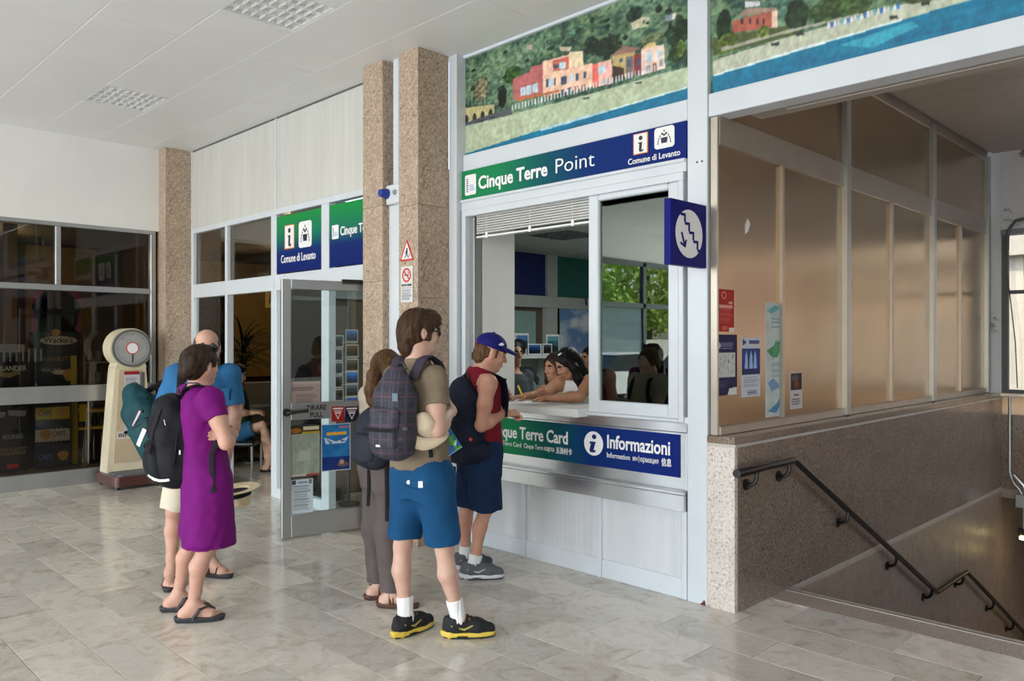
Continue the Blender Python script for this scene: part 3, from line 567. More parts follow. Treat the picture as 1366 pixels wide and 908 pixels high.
Z0 = 3.105; c, P = mural(620, 150, -2.555, Z0, 2.2, .78); q = lambda pts: P([(920+x/3.063, y/3.063) for x, y in pts]); hills(c, 9)
def blob(cx, cy, rx, ry, col):
    (x, y), = q([(cx, cy)]); n = c.noise(60, 24, 2); u = rx/3.063*.0014; v = ry/3.063*.006
    m = ((c.x-x)/u)**2+((c.y-y)/v)**2 < .6+.7*n; t = np.clip((c.noise(90, 40, 2)-.3)*2, 0, 1)[..., None]; c.put(m, (np.array(col)*(.65+.6*t)).astype(np.float32))
c.poly(q([(85, 245), (250, 190), (550, 100), (900, 0), (1400, -150), (1400, -60), (860, 75), (300, 235), (85, 305)]), (.72, .74, .66))
sea(c, c.inside(q([(85, 305), (300, 235), (860, 75), (1366, -72), (1900, -220), (1900, 140), (1366, 110), (85, 400)])))
c.poly(q([(90, 300), (480, 180), (860, 72), (860, 78), (500, 185), (90, 307)]), (.85, .9, .9)); c.poly(q([(600, 180), (900, 80), (930, 100), (740, 190)]), (.22, .60, .70))
c.poly(q([(85, 150), (420, 95), (430, 135), (85, 225)]), (.30, .34, .20)); c.poly(q([(165, 80), (345, 35), (345, 105), (165, 130)]), (.66, .36, .30)); c.poly(q([(325, 40), (350, 35), (350, 105), (325, 110)]), (.86, .74, .66)); c.poly(q([(195, 50), (230, 28), (345, 26), (345, 38), (200, 62)]), (.62, .52, .46)); c.poly(q([(218, 0), (278, 0), (278, 18), (218, 26)]), (.8, .8, .82))
for x in (200, 232, 262, 288): c.poly(q([(x, 72), (x+10, 70), (x+10, 92), (x, 94)]), (.28, .2, .2))
for b in ((130, 100, 50, 70, (.12, .2, .12)), (150, 170, 70, 40, (.34, .42, .16)), (430, 60, 70, 65, (.16, .24, .15)), (560, 40, 120, 45, (.24, .33, .18)), (680, 10, 70, 40, (.27, .36, .2)), (290, 130, 40, 30, (.38, .46, .2)), (1000, -60, 200, 40, (.3, .36, .24))): blob(*b)
for k in range(22):
    x = 555+k*13.5; y = 108-k*3.7; c.poly(q([(x, y-22), (x+10, y-24), (x+10, y), (x, y+2)]), [(.82, .84, .86), (.25, .45, .75), (.85, .86, .88), (.8, .75, .76), (.35, .65, .7)][k % 5])
for x, y in ((440, 130), (340, 172), (825, 62), (955, 5)): c.poly(q([(x-18, y), (x+16, y-8), (x+18, y+8), (x-14, y+12)]), (.22, .22, .2))
c.poly(q([(120, 190), (420, 110), (700, 45), (700, 52), (420, 122), (120, 205)]), (.62, .62, .56))
c.photo(); m2 = c.build('mural', 2.2, .78, PRINT, None, thick=.004); m2.location = (-2.555, YF+.03, Z0); tag(m2, 'landscape mural of blue sea and a wooded shore above the stair opening', 'mural', 'beach murals')
# beam over the stairs, tube lamp behind it
trim((-2.555, YF, 2.965), (3.0, YF+.14, 3.105), WHITE); trim((-2.555, YF+.04, 3.105), (3.0, YF+.12, CEIL), WHITE)
tb = empty('tube_lamp', (-1.5, 4.50, 3.0), 0, 'thin bare tube lamp under the beam over the stairs', 'lamp')
MB().cyl((-.68, 0, 0), (1.6, 0, 0), .013, n=10).build('tube', LW, tb, True); B('batten', (-.7, -.02, .014), (1.62, .02, .05), WHITE, tb)
trim((-2.4, 4.385, 2.99), (3, 4.60, 3.06), plain('soffit', (.40, .36, .31), .5)); 
# sign boards
SGX = gradient('green_to_navy_across', [(0, (.012, .22, .075)), (.2, (.012, .21, .08)), (.42, (.006, .09, .11)), (.62, (.004, .026, .15)), (1, (.004, .016, .16))], 0)
sg = empty('office_sign', (-4.80, YF-.012, 2.742), 0, 'long green to navy sign board under the beach mural', 'sign')
B('board', (0, 0, 0), (2.10, .02, .228), SGX, sg); logo(sg, .045, .028, .13, .162)
text('lettering', 'Cinque Terre', .14, LW, sg, (.20, -.004, .062), .0036, width=.735); text('lettering', 'Point', .15, LW, sg, (1.005, -.004, .062), -.001, width=.355)
info_i(sg, 1.70, .078, .115, .135); crest(sg, 1.865, .085, .15, .135); text('lettering', 'Comune di Levanto', .055, LW, sg, (1.655, -.004, .022), .0005, width=.40)
ig = empty('information_sign', (-4.60, YF-.003, .752), 0, 'green to navy sign panel below the ticket counter', 'sign')
B('board', (0, 0, 0), (1.845, .008, .268), SGX, ig)
text('lettering', 'Cinque Terre Card', .125, LW, ig, (.12, -.003, .125), .0024, width=.80); text('lettering', 'Cinque Terre Card', .05, LW, ig, (.13, -.003, .06), 0, width=.33); text('lettering', 'Cinque Terre \u043a\u0430\u0440\u0442\u0430', .05, LW, ig, (.49, -.003, .06), 0, width=.30); text('lettering', '\u4e94\u6e14\u6751\u5361', .05, LW, ig, (.81, -.003, .055), .0006, width=.15)
o = MB().lathe([(0, 0), (.083, 0), (.083, .002), (0, .002)], 32).build('info_disc', LW, ig); o.rotation_euler = (PI/2, 0, 0); o.location = (1.155, 0, .152)
m = MB(); m.prism([(1.125, .20-.035), (1.175, .20-.035), (1.155, .105), (1.175, .11), (1.17, .092), (1.13, .09), (1.12, .105), (1.135, .15), (1.12, .15)], -.004, -.002); m.prism([(1.162+.019*math.cos(a*PI/6), .199+.017*math.sin(a*PI/6)) for a in range(12)], -.004, -.002); m.build('info_letter', NAVY, ig)
text('lettering', 'Informazioni', .125, LW, ig, (1.27, -.003, .135), .0024, width=.50); text('lettering', 'Information', .05, LW, ig, (1.27, -.003, .07), 0, width=.19); text('lettering', '\u0438\u043d\u0444\u043e\u0440\u043c\u0430\u0446\u0438\u044f', .05, LW, ig, (1.485, -.003, .07), 0, width=.20); text('lettering', '\u4fe1\u606f', .055, LW, ig, (1.71, -.003, .065), .0006, width=.075)
# sliding window
wi = empty('window_3', (0, YF, 0), kind='structure')
def wbx(n, a, z0, b, z1, y0, y1, mat=WHITE, c=.004): return B(n, (a, y0, z0), (b, y1, z1), mat, wi, c)
wbx('frame_left', -4.785, 1.10, -4.74, 2.655, -.03, .10); wbx('frame_inner', -4.74, 1.10, -4.69, 2.60, .02, .10, GREYAL); wbx('frame_top', -4.74, 2.602, -2.715, 2.655, -.03, .10); wbx('frame_right', -2.75, 1.10, -2.715, 2.602, -.03, .10); wbx('track', -4.74, 1.10, -2.75, 1.118, -.03, .10)
wbx('latch', -4.70, 1.46, -4.685, 1.52, .0, .02, BLACK)
wbx('sash_stile', -3.48, 1.118, -3.394, 2.602, -.02, .03, c=.008); wbx('sash_stile', -2.833, 1.118, -2.75, 2.602, -.02, .03, c=.008); wbx('sash_rail', -3.394, 1.118, -2.833, 1.203, -.02, .03, c=.008); wbx('sash_rail', -3.394, 2.561, -2.833, 2.602, -.02, .03, c=.008)
wbx('pane', -3.394, 1.203, -2.833, 2.561, .008, .014, SASHG, 0)
vb = empty('venetian_blind', (-4.08, YF+.06, 2.43), 0, 'raised grey venetian blind at the top of the ticket window', 'blind')
SL = plain('blind_slat', (.50, .50, .48), .4, .2, var=.03)
for k in range(9): o = MB().add([(-.59, -.03, .03+.019*k), (.59, -.03, .03+.019*k), (.59, .02, .036+.019*k), (-.59, .02, .036+.019*k), (-.59, -.03, .044+.019*k), (.59, -.03, .044+.019*k), (.59, .02, .047+.019*k), (-.59, .02, .047+.019*k)], [(3, 2, 1, 0), (4, 5, 6, 7), (0, 1, 5, 4), (1, 2, 6, 5), (2, 3, 7, 6), (3, 0, 4, 7)]).build('slat', SL, vb)
B('bottom_rail', (-.59, -.03, 0), (.59, .02, .012), LW, vb); B('head_rail', (-.60, -.04, .205), (.60, .03, .235), MGREY, vb)
for x in (-.47, .0, .42): B('cord_clip', (x-.012, -.036, -.008), (x+.012, -.028, .035), LW, vb); MB().cyl((x, -.034, .03), (x, -.034, .2), .0015, n=6).build('cord', LW, vb)
ct = empty('service_counter', (-4.06, 4.33, 0), 0, 'white counter shelf sticking out under the ticket window', 'counter')
B('shelf', (-.65, -.21, 1.085), (.57, .28, 1.138), plain('white_laminate', (.70, .72, .73), .28, var=.02), ct, .004); B('shelf_end', (.572, -.1, 1.09), (1.4, .42, 1.134), bpy.data.materials['white_laminate'], ct, .004)

# stairs sign sticking out of the end post
st = empty('stairs_sign', (-2.56, 3.845, 2.046), PI/2, 'square blue box sign with a white disc of descending stairs', 'sign')
B('box', (0, 0, 0), (.38, .047, .38), plain('deep_blue_enamel', (.003, .006, .15), .45, spec=.12), st, .003)
o = MB().lathe([(0, 0), (.142, 0), (.142, .003), (0, .003)], 40).build('disc', LW, st); o.rotation_euler = (PI/2, 0, 0); o.location = (.19, 0, .19)
m = MB(); x, z = .095, .29; NV = bpy.data.materials['deep_blue_enamel']
for k in range(4): m.box((x+.045*k, -.0052, z-.05*k), (x+.045*k+.053, -.003, z-.05*k+.016)); m.box((x+.045*k+.037, -.0052, z-.05*k-.036), (x+.045*k+.053, -.003, z-.05*k+.001))
m.box((x+.18, -.0052, z-.2), (x+.215, -.003, z-.184)); m.build('stair_symbol', NV, st)
m = MB(); P2 = lambda t, s_: (.10+t*.5-s_*.5*1.0, .16-t*.75-s_*.3)
m.prism([(.098, .19), (.112, .197), (.142, .128), (.128, .121)], -.0052, -.003); m.prism([(.146, .155), (.160, .150), (.146, .105), (.134, .112)], -.0052, -.003); m.prism([(.095, .138), (.140, .120), (.146, .105), (.092, .124)], -.0052, -.003); m.build('arrow', NV, st)
# signs on the column
cs = empty('warning_sign', (-5.03, 3.853, 2.245), 0, 'red-edged warning triangle with a walking figure, on the granite column', 'sign')
MB().prism([(-.088, .0), (.088, .0), (0, .17)], -.003, 0).build('border', RED, cs); MB().prism([(-.066, .013), (.066, .013), (0, .142)], -.0045, -.003).build('face', WHITEP, cs)
m = MB(); m.prism([(-.004, .085), (.012, .085), (.012, .1), (-.004, .1)], -.006, -.0045); m.prism([(-.008, .05), (.01, .05), (.014, .084), (-.006, .084)], -.006, -.0045); m.prism([(-.03, .02), (-.02, .02), (.002, .052), (-.008, .052)], -.006, -.0045); m.prism([(.018, .02), (.028, .02), (.01, .052), (0, .052)], -.006, -.0045); m.prism([(-.025, .06), (-.02, .055), (0, .078), (-.004, .082)], -.006, -.0045); m.prism([(.03, .03), (.04, .03), (.036, .06), (.032, .06)], -.006, -.0045); m.build('figure', LK, cs)
ns = empty('no_smoking_sign', (-5.03, 3.853, 1.915), 0, 'white no smoking notice on the granite column under the warning triangle', 'sign')
c = Canvas(50, 90, (.80, .80, .79)); c.lines(.1, .06, .9, .38, 8, (.45, .5, .55), .5).rect(.05, .4, .95, .41, (.5, .5, .5)); c.build('sheet', .155, .285, PAPER, ns, (-.0775, -.003, 0), .001)
rg = MB(); 
for k in range(28):
    a0, a1 = 2*PI*k/28, 2*PI*(k+1)/28; rg.prism([(.056*math.cos(a0), .056*math.sin(a0)), (.056*math.cos(a1), .056*math.sin(a1)), (.043*math.cos(a1), .043*math.sin(a1)), (.043*math.cos(a0), .043*math.sin(a0))], -.002, 0)
rg.prism([(-.036, .028), (-.028, .036), (.036, -.028), (.028, -.036)], -.002, 0); o = rg.build('ban_ring', RED, ns); o.location = (0, -.0045, .215)
m = MB(); m.prism([(-.028, -.004), (.014, -.004), (.014, .006), (-.028, .006)], -.001, 0); m.prism([(.018, -.004), (.028, -.004), (.028, .006), (.018, .006)], -.001, 0); m.prism([(.02, .01), (.03, .012), (.02, .03), (.014, .026)], -.001, 0); o = m.build('cigarette', LK, ns); o.location = (0, -.004, .215)
text('lettering', 'VIETATO FUMARE', .024, LK, ns, (-.066, -.0045, .128), .0004, width=.13)

# ------------------------------------------------------------------ stairwell
ws = empty('wall_stairs', (-2.37, 4.24, 0), kind='structure')     # local x = world y once turned
ws.rotation_euler = (0, 0, PI/2)
def sbx(n, y0, z0, y1, z1, t0, t1, mat, c=.002): return B(n, (y0-4.24, t0, z0), (y1-4.24, t1, z1), mat, ws, c)   # t: 0 at the face, + into the wall
sbx('slab', 4.225, 0, 4.262, .975, .0, .185, GRANL)
for a, b in ((4.264, 5.0), (5.0, 6.1), (6.1, 7.25), (7.25, 8.4), (8.4, 9.55), (9.55, 11.6)): sbx('slab', a+.001, .0, b-.001, .975, .0, .04, GRAND, .0015)
sbx('border_strip', 4.264, -.045, 11.6, -.001, -.004, .04, plain('light_marble', (.40, .35, .29), .25))
for a, b in ((4.9, 6.0), (6.0, 7.2), (7.2, 8.4), (8.4, 10.17), (10.17, 11.6)): sbx('marble_slab', a+.001, -4, b-.001, -.046, .0, .04, MARBW, .0015)
sbx('core', 4.264, -4, 11.6, .97, .041, .18, DGREY, 0)
sbx('ledge_edge', 4.225, .975, 10.1, .992, -.006, .185, plain('pale_strip', (.46, .44, .40), .35)); sbx('ledge', 4.225, .992, 10.1, 1.035, .0, .185, GRAND)
wp = empty('wall_panels', (-2.495, 4.24, 0), kind='structure'); wp.rotation_euler = (0, 0, PI/2)
def pbx(n, y0, z0, y1, z1, t0=-.0, t1=.05, mat=BRFRAME, c=.004): return B(n, (y0-4.24, t0, z0), (y1-4.24, t1, z1), mat, wp, c)
pbx('mullion', 4.246, 1.035, 4.264, 2.962); MAIN = [4.264, 6.13, 8.14, 10.0]
pbx('bottom_rail', 4.264, 1.035, 10.0, 1.09, -.012); pbx('middle_rail', 4.264, 2.79, 10.0, 2.97, -.004); pbx('top_rail', 4.40, 3.62, 10.0, 3.72)
AL2 = plain('pale_mullion', (.45, .45, .42), .35, .6)
for y in (6.13, 8.14, 9.97): pbx('mullion', y-.04, 1.04, y+.04, 3.66, -.03, .05, AL2)
mids = [5.08, 7.10, 9.02]
for (a, b), mm in zip(zip(MAIN, MAIN[1:]), mids):
    pbx('thin_mullion', mm-.016, 1.09, mm+.016, 2.79, -.014, .02)
    pbx('panel', a+(.03 if a > 5 else 0), 1.09, mm-.012, 2.79, .012, .02, BRONZE, 0); pbx('panel', mm+.012, 1.09, b-.03, 2.79, .012, .02, BRONZE, 0); pbx('panel', a+(.03 if a > 5 else .14), 2.97, b-.03, 3.62, .012, .02, BRONZE, 0)
sc = MB().box((-2.56, 4.4, 3.72), (3, 10.2, 3.82)).build('ceiling_stairs', plain('brown_grey_ceiling', (.42, .37, .32), .45)); sc['kind'] = 'structure'
for k in range(3): B('panel', (-2.45+1.8*k, 4.62, 3.70), (-.66+1.8*k-.004, 7.3, 3.72), bpy.data.materials['brown_grey_ceiling'], sc, .002); B('panel', (-2.45+1.8*k, 7.305, 3.70), (-.66+1.8*k-.004, 10.04, 3.72), bpy.data.materials['brown_grey_ceiling'], sc, .002)
# back wall with a window onto a sunlit building
m, t, b = _mat('peeling_white_paint'); nz = N(t, 'ShaderNodeTexNoise', Scale=1.6, Detail=6.0, Roughness=.65); t.links.new(coords(t), nz.inputs[0]); t.links.new(ramp(t, nz.outputs[0], [(.36, (.18, .16, .14)), (.40, (.30, .29, .27)), (.43, (.66, .67, .68)), (.7, (.70, .71, .72))]), b.inputs['Base Color']); b.inputs['Roughness'].default_value = .8; PEEL = m
wbk = empty('wall_back', (-2.37, 10.04, 0), kind='structure')
B('upper_panel', (-.25, 0, .9), (-.001, .1, 3.72), PEEL, wbk); B('upper_panel', (0, 0, 2.84), (.75, .1, 3.72), PEEL, wbk); B('upper_panel', (.755, 0, 2.84), (4.4, .1, 3.72), PEEL, wbk); B('head', (0, -.03, 2.78), (4.4, .1, 2.84), MGREY, wbk)
B('sill_strip', (0, .02, .80), (4.4, .03, 1.0), milky('translucent_strip', (.95, .85, .62)), wbk); B('ledge', (0, -.06, 1.0), (4.4, .12, 1.04), BRFRAME, wbk, .004); B('granite_panel', (0, 0, -.02), (4.4, .1, .80), GRAND, wbk)
lw_ = MB(); lw_.box((-2.6, 11.6, -4), (3.1, 11.7, .0)); lw_.box((-2.37, 10.04, -.12), (3.1, 11.6, -.02)); lw_.box((1.3, 4.64, -4), (1.4, 11.6, -.02)); o = lw_.build('wall_lower', MARBW); o['kind'] = 'structure'
w4 = empty('window_4', (-2.37, 10.06, 0), kind='structure')
B('stile', (0, 0, 1.04), (.06, .06, 2.78), DGREY, w4); B('transom', (.06, 0, 2.13), (4.4, .06, 2.17), DGREY, w4); B('sill', (.06, 0, 1.04), (4.4, .06, 1.075), DGREY, w4); B('stile', (2.2, 0, 1.04), (2.25, .06, 2.78), DGREY, w4); B('pane', (.06, .03, 1.075), (2.2, .036, 2.13), GLASS, w4); B('pane', (.06, .03, 2.17), (2.2, .036, 2.78), GLASS, w4)
pk = plain('pink_plaster', (.27, .18, .14), .85, var=.08, scale=2); nb = empty('building', (-1, 15, -.2), 0, 'sunlit pink plaster building outside the stairwell window', 'building')
B('wall', (-9, 0, 0), (9, .4, 6.5), pk, nb); 
for k in range(9): B('pilaster', (-8.2+1.9*k, -.15, 0), (-7.9+1.9*k, 0, 3.2), plain('pale_pilaster', (.36, .30, .25), .8) if k == 0 else bpy.data.materials['pale_pilaster'], nb)
B('cornice', (-9, -.3, 3.2), (9, 0, 3.6), bpy.data.materials['pale_pilaster'], nb)
for k in range(8): B('shutter', (-7.2+1.9*k, -.04, 1.0), (-6.6+1.9*k, 0, 2.3), MGREY, nb)
# stairs
sr = empty('stairs', (-2.365, 4.645, 0), kind='structure')
B('kerb', (0, 0, -.16), (3.66, .29, 0), GRANF, sr, .003)
for y, mm in ((.215, bpy.data.materials['light_marble']), (.25, bpy.data.materials['light_marble'])): B('anti_slip_strip', (.0, y, 0), (3.66, y+.014, .004), mm, sr)
B('dark_strip', (0, .232, 0), (3.66, .246, .003), DGREY, sr)
y, z = .29, 0
for k in range(9): z -= .163; B('step', (.0, y, z-.16), (3.66, y+.31, z), GRANF, sr, .003); y += .302
B('landing', (0, y, z-.16), (3.66, y+.9, z), GRANF, sr); y += .9
for k in range(10): z -= .163; B('step', (.0, y, z-.16), (3.66, y+.31, z), GRANF, sr, .003); y += .302
# handrail
hr = empty('handrail', (-2.30, 4.143, .845), 0, 'black tubular handrail stepping down the stair wall on curved brackets', 'handrail')
pts = [(0, .02, 0), (0, .1, 0), (0, .70, 0), (0, 3.49, -1.465), (0, 4.375, -1.465), (0, 6.9, -2.79)]
m = MB(); m.tube(pts[:3]+[(0, .72, -.005)]+pts[3:4]+pts[4:], .021, 12); m.build('rail', BLACKM, hr, True); MB().cyl((0, -.02, 0), (0, .16, 0), .026, n=14).build('end_sleeve', BLACKM, hr, True)
def rz_(y): return 0 if y < .71 else (-(y-.71)*.525 if y < 3.49 else (-1.465 if y < 4.375 else -1.465-(y-4.375)*.525))
for y in (.22, .64, 1.55, 2.5, 3.35, 4.25, 5.3, 6.1):
    z = rz_(y); m = MB(); m.tube([(0, y, z-.015), (0, y-.005, z-.06), (-.012, y-.01, z-.085), (-.035, y-.015, z-.098), (-.062, y-.015, z-.10)], .012, 8); m.build('bracket', BLACKM, hr, True); MB().cyl((-.066, y-.015, z-.10), (-.058, y-.015, z-.10), .034, n=18).build('flange', BLACKM, hr, True)
# conduit, junction box, lamp, cable
cd = empty('conduit', (-2.28, 10.0, .0), 0, 'grey conduit pipes running down the back corner of the stairwell', 'conduit')
MB().tube([(0, 0, 1.0), (0, 0, .18), (.03, -.02, .08), (.10, -.02, -.01), (.12, -.02, -.06)], .016, 8).build('pipe', GREYAL, cd, True); MB().tube([(.04, 0, .15), (.14, -.02, .04), (.16, -.02, -.06)], .014, 8).build('pipe', GREYAL, cd, True)
jb = empty('junction_box', (-2.13, 10.0, -.2), 0, 'grey junction box at the foot of the conduit in the stairwell', 'junction box'); B('box', (-.09, -.05, 0), (.09, .03, .15), GREYAL, jb, .01); B('pipe', (-.02, -.03, -.22), (.03, .01, 0), GREYAL, jb)
bl = empty('bulkhead_lamp', (-2.1, 10.0, -.52), 0, 'small lit bulkhead lamp low in the stairwell corner', 'lamp'); B('base', (-.1, -.03, .02), (.1, .03, .1), BLACK, bl, .01); B('diffuser', (-.08, -.06, -.02), (.08, .02, .02), emit('lamp_glow', (1, .8, .35), 6), bl, .008)
l = bpy.data.lights.new('bulkhead', 'POINT'); l.energy = .8; l.color = (1, .72, .25); l.shadow_soft_size = .06; o = bpy.data.objects.new('bulkhead', l); COL.objects.link(o); o.location = (-2.0, 10.0, -.72)
cb_ = MB().tube([(-2.3, 9.98, 2.6), (-2.29, 9.98, 2.82), (-2.22, 9.98, 2.92), (-1.9, 9.98, 2.97), (-1.2, 9.98, 2.99)], .018, 8).build('cable', DGREY, None, True); tag(cb_, 'dark cable bending along the top of the stairwell window', 'cable')
cb_ = MB().tube([(-2.32, 9.97, 2.6), (-2.28, 9.97, 2.2), (-2.22, 9.97, 1.6), (-2.2, 9.97, 1.1)], .006, 6).build('cable', DGREY, None, True); tag(cb_, 'thin loose cable hanging across the stairwell window', 'cable')
# posters on the bronze panels
def on_stairs(px0, px1, pyt, pyb, c, label, tear=False):
    A, Bq = onX(px0, pyt, -2.5075), onX(px1, pyt, -2.5075); zb = onX(px0, pyb, -2.5075).z
    o = c.build('poster', Bq.y-A.y, A.z-zb, PAPER, None, thick=.001); o.location = (-2.5072, A.y, zb); o.rotation_euler = (0, 0, PI/2); return tag(o, label, 'poster')
c = Canvas(46, 70, (.66, .13, .10)); c.lines(.1, .2, .9, .55, 9, (.78, .32, .28), .5).rect(.05, .56, .9, .63, (.86, .6, .55)).rect(.65, .66, .9, .72, (.85, .6, .55)).ell(.35, .86, .16, .09, (.85, .5, .35)).ell(.35, .86, .11, .06, (.66, .13, .10)).rect(.68, 0, 1, .1, (.88, .85, .82)).ell(.4, .08, .2, .06, (.8, .35, .2)); on_stairs(958, 979, 385, 442, c, 'small red poster on the bronze panel, topmost of the posters')
c = Canvas(46, 80, (.10, .08, .26)); c.rect(.0, .3, .9, .7, (.78, .78, .76)).lines(.2, .76, .85, .88, 4, (.5, .5, .65), .4).lines(.1, .12, .5, .24, 4, (.3, .28, .45), .4).ell(.08, .82, .08, .05, (.7, .7, .8)).poly([(.5, 0), (.6, .11), (1, .12), (1, 0)], (.85, .85, .82)); n = c.noise(14, 14, 2)
c.put((c.inside([(.05, .34), (.85, .36), (.8, .66), (.1, .66)])) & (np.abs(n-.5) < .03), (.35, .35, .38)); on_stairs(957, 983, 446, 528, c, 'navy poster with a white map, below the red poster')
c = Canvas(46, 80, (.78, .79, .82)); n = c.noise(5, 9, 3); c.rect(.02, .37, .98, .82, (.16, .24, .48))
for cx, ww in ((.25, .09), (.5, .1), (.72, .09)): c.poly([(cx-ww, .45), (cx-ww*.6, .68), (cx, .79), (cx+ww*.6, .68), (cx+ww, .45)], (.62, .72, .88))
c.rect(.02, .37, .98, .47, (.12, .16, .34)).lines(.1, .16, .95, .34, 6, (.55, .56, .66), .4).lines(.3, .02, .9, .12, 3, (.35, .35, .5), .5).rect(.38, .89, .95, .95, (.3, .32, .5)).poly([(.05, .86), (.28, .92), (.05, .98)], (.2, .2, .42)); on_stairs(989, 1014, 450, 530, c, 'white and blue poster with pale sails, middle of the bronze panel')
c = Canvas(60, 200, (.74, .78, .76)); n = c.noise(4, 14, 3); c.a *= (.9+.2*n[..., None])
c.poly([(.05, .58), (.55, .64), (.95, .74), (.75, .6), (.6, .52), (.35, .52)], (.28, .55, .36)); c.poly([(.35, .5), (.7, .6), (.55, .68), (.4, .62)], (.35, .62, .42)); c.poly([(.1, .05), (.6, .12), (.95, .25), (.75, .1), (.55, .03)], (.28, .5, .66)); c.poly([(.1, .3), (.4, .34), (.75, .26), (.3, .22)], (.45, .6, .72)); c.poly([(.1, .93), (.5, .98), (.75, .96), (.3, .9)], (.4, .66, .66))
for yy in (.86, .83, .79, .46, .4, .36): c.lines(.3, yy-.012, .9, yy+.012, 2, (.4, .46, .55), .4)
on_stairs(1021, 1047, 403, 557, c, 'tall narrow pale poster with green and blue brush strokes')
c = Canvas(40, 64, (.76, .75, .73)); c.rect(.05, .52, .95, .97, (.16, .15, .14)).ell(.5, .68, .2, .12, (.5, .2, .08)).ell(.4, .85, .3, .08, (.3, .32, .28)).rect(.3, .36, .7, .4, (.6, .2, .2)).lines(.1, .1, .9, .3, 3, (.35, .33, .35), .4); on_stairs(1054, 1070, 497, 546, c, 'small flyer with a dark photograph, right of the thin mullion')
rm = MB().prism([(0, 0), (.035, .02), (.06, .07), (.03, .1), (.0, .06)], -.003, 0).build('paper_scrap', WHITEP); A = onX(994, 312, -2.506); rm.location = A; rm.rotation_euler = (0, 0, PI/2); tag(rm, 'small white scrap of paper stuck high on the bronze panel', 'paper')
# ------------------------------------------------------------------ rooms behind the glass
o = MB().box((-7.30, 4.11, 0), (-7.2, 10.1, 3.0)).box((-13, 8.2, 0), (-7.3, 8.3, 3)).build('wall_bar', AMBER); o['kind'] = 'structure'
trim((-12.98, 4.2, 1.0), (-12.9, 8.1, 2.95), AMBER); o = MB().box((-13, 4.11, 3.0), (-7.25, 8.3, 3.1)).build('ceiling_bar', bpy.data.materials['dark_ceiling']); o['kind'] = 'structure'
OW = plain('office_wall', (.30, .31, .31), .7)
o = MB().box((-7.2, 10.0, 0), (-2.57, 10.1, 3.0)).box((-2.56, 4.34, 0), (-2.54, 10.1, 3.0)).build('wall_office', OW); o['kind'] = 'structure'
part = MB().box((-4.75, 4.36, 0), (-4.69, 4.72, 2.75)).build('wall_partition', PLASTER); part['kind'] = 'structure'
part = MB().box((-5.6, 4.17, 0), (-4.9, 4.22, 3)).build('wall_behind_columns', OW); part['kind'] = 'structure'
oc = MB().box((-7.2, 4.33, 2.79), (-2.57, 10.1, 2.9)).build('ceiling_office', plain('office_ceiling', (.36, .40, .39), .7)); oc['kind'] = 'structure'
pm = None
for i in range(8):
    for j in range(8):
        if (i, j) in ((2, 3), (2, 5)) or i == 7: continue
        if pm is None: o = MB().box((-.296, -.296, 0), (.296, .296, .03), .004).build('panel', bpy.data.materials['office_ceiling'], oc); pm = o.data
        else: o = link(bpy.data.objects.new('panel', pm), oc)
        o.location = (-6.85+.6*i, 4.66+.6*j, 2.75)
for i, j, lb in ((2, 3, 'dark square louvre light in the office ceiling seen through the open window'), (2, 5, 'bright louvre light further back in the office ceiling')):
    t = empty('ceiling_light', (-6.85+.6*i, 4.66+.6*j, 2.75), 0, lb, 'ceiling light'); m = MB()
    for k in range(9): m.box((-.29+.0725*k-.004, -.29, 0), (-.29+.0725*k+.004, .29, .03)); m.box((-.29, -.29+.0725*k-.004, 0), (.29, -.29+.0725*k+.004, .03))
    m.build('louvre', STEEL, t)['kind'] = 'stuff'; j == 5 and B('diffuser', (-.28, -.2, .02), (.28, -.12, .03), emit('lit_tube', (.9, 1, .95), 4), t); B('tray', (-.29, -.29, .03), (.29, .29, .038), DGREY, t)
area('office_fill', (-4.2, 6.4, 2.70), (0, 0, -1), .6, .6, 52, (.92, 1, .96))  # added fill light that brightens the office, apart from its louvre lights
# office side wall: coloured panels, beam with hooks, glazing, cloud picture
wo = empty('wall_office_side', (-7.08, 0, 0), kind='structure')
GP = plain('deep_green_panel', (.015, .13, .10), .4); NP = plain('navy_panel', (.004, .018, .12), .4)
B('panel', (-.05, 4.4, 2.2), (0, 7.70, 2.79), NP, wo); B('post', (-.05, 7.70, 0), (.04, 7.9, 2.79), plain('grey_white_post', (.42, .45, .44), .5), wo); B('panel', (-.05, 7.9, 2.2), (0, 10, 2.79), GP, wo); B('transom', (-.05, 4.4, 2.05), (.06, 10, 2.2), bpy.data.materials['grey_white_post'], wo)
B('lower_panel', (-.1, 4.4, 0), (-.05, 7.9, 2.05), plain('brown_view', (.14, .095, .06), .6), wo); B('pale_screen', (-.05, 7.0, 1.5), (-.03, 7.55, 2.0), plain('pale_green_screen', (.28, .42, .38), .5), wo)
for y in (8.45, 8.72, 9.0): tag(MB().tube([(-7.015, y, 2.19), (-7.0, y, 2.17), (-7.0, y, 2.12), (-6.985, y, 2.11)], .012, 6).build('hook', BLACK, None, True), 'small black hook on the office beam, %s of three' % {8.45: 'leftmost', 8.72: 'middle', 9.0: 'rightmost'}[y], 'hook', 'black hooks on the office beam')
c = Canvas(80, 60, (.40, .53, .72)); n = c.noise(5, 5, 4); k = np.clip((n-.48)*5, 0, 1)[..., None]*(c.y[..., None] > .25); c.a = (c.a*(1-k)+np.array([.85, .86, .88])*k).astype(np.float32); g = np.clip((.5-c.y)*2.5, 0, 1)[..., None]; c.a = (c.a*(1-g)+np.array([.82, .78, .74])*g).astype(np.float32); c.poly([(0, 0), (1, 0), (1, .12), (.6, .24), (.3, .3), (0, .2)], (.55, .56, .56))
o = c.build('cloud_picture', 2.0, .95, PRINT, None, thick=.01); o.location = (-7.05, 7.95, 1.1); o.rotation_euler = (0, 0, PI/2); tag(o, 'large picture of blue sky and clouds on the office side wall', 'picture')
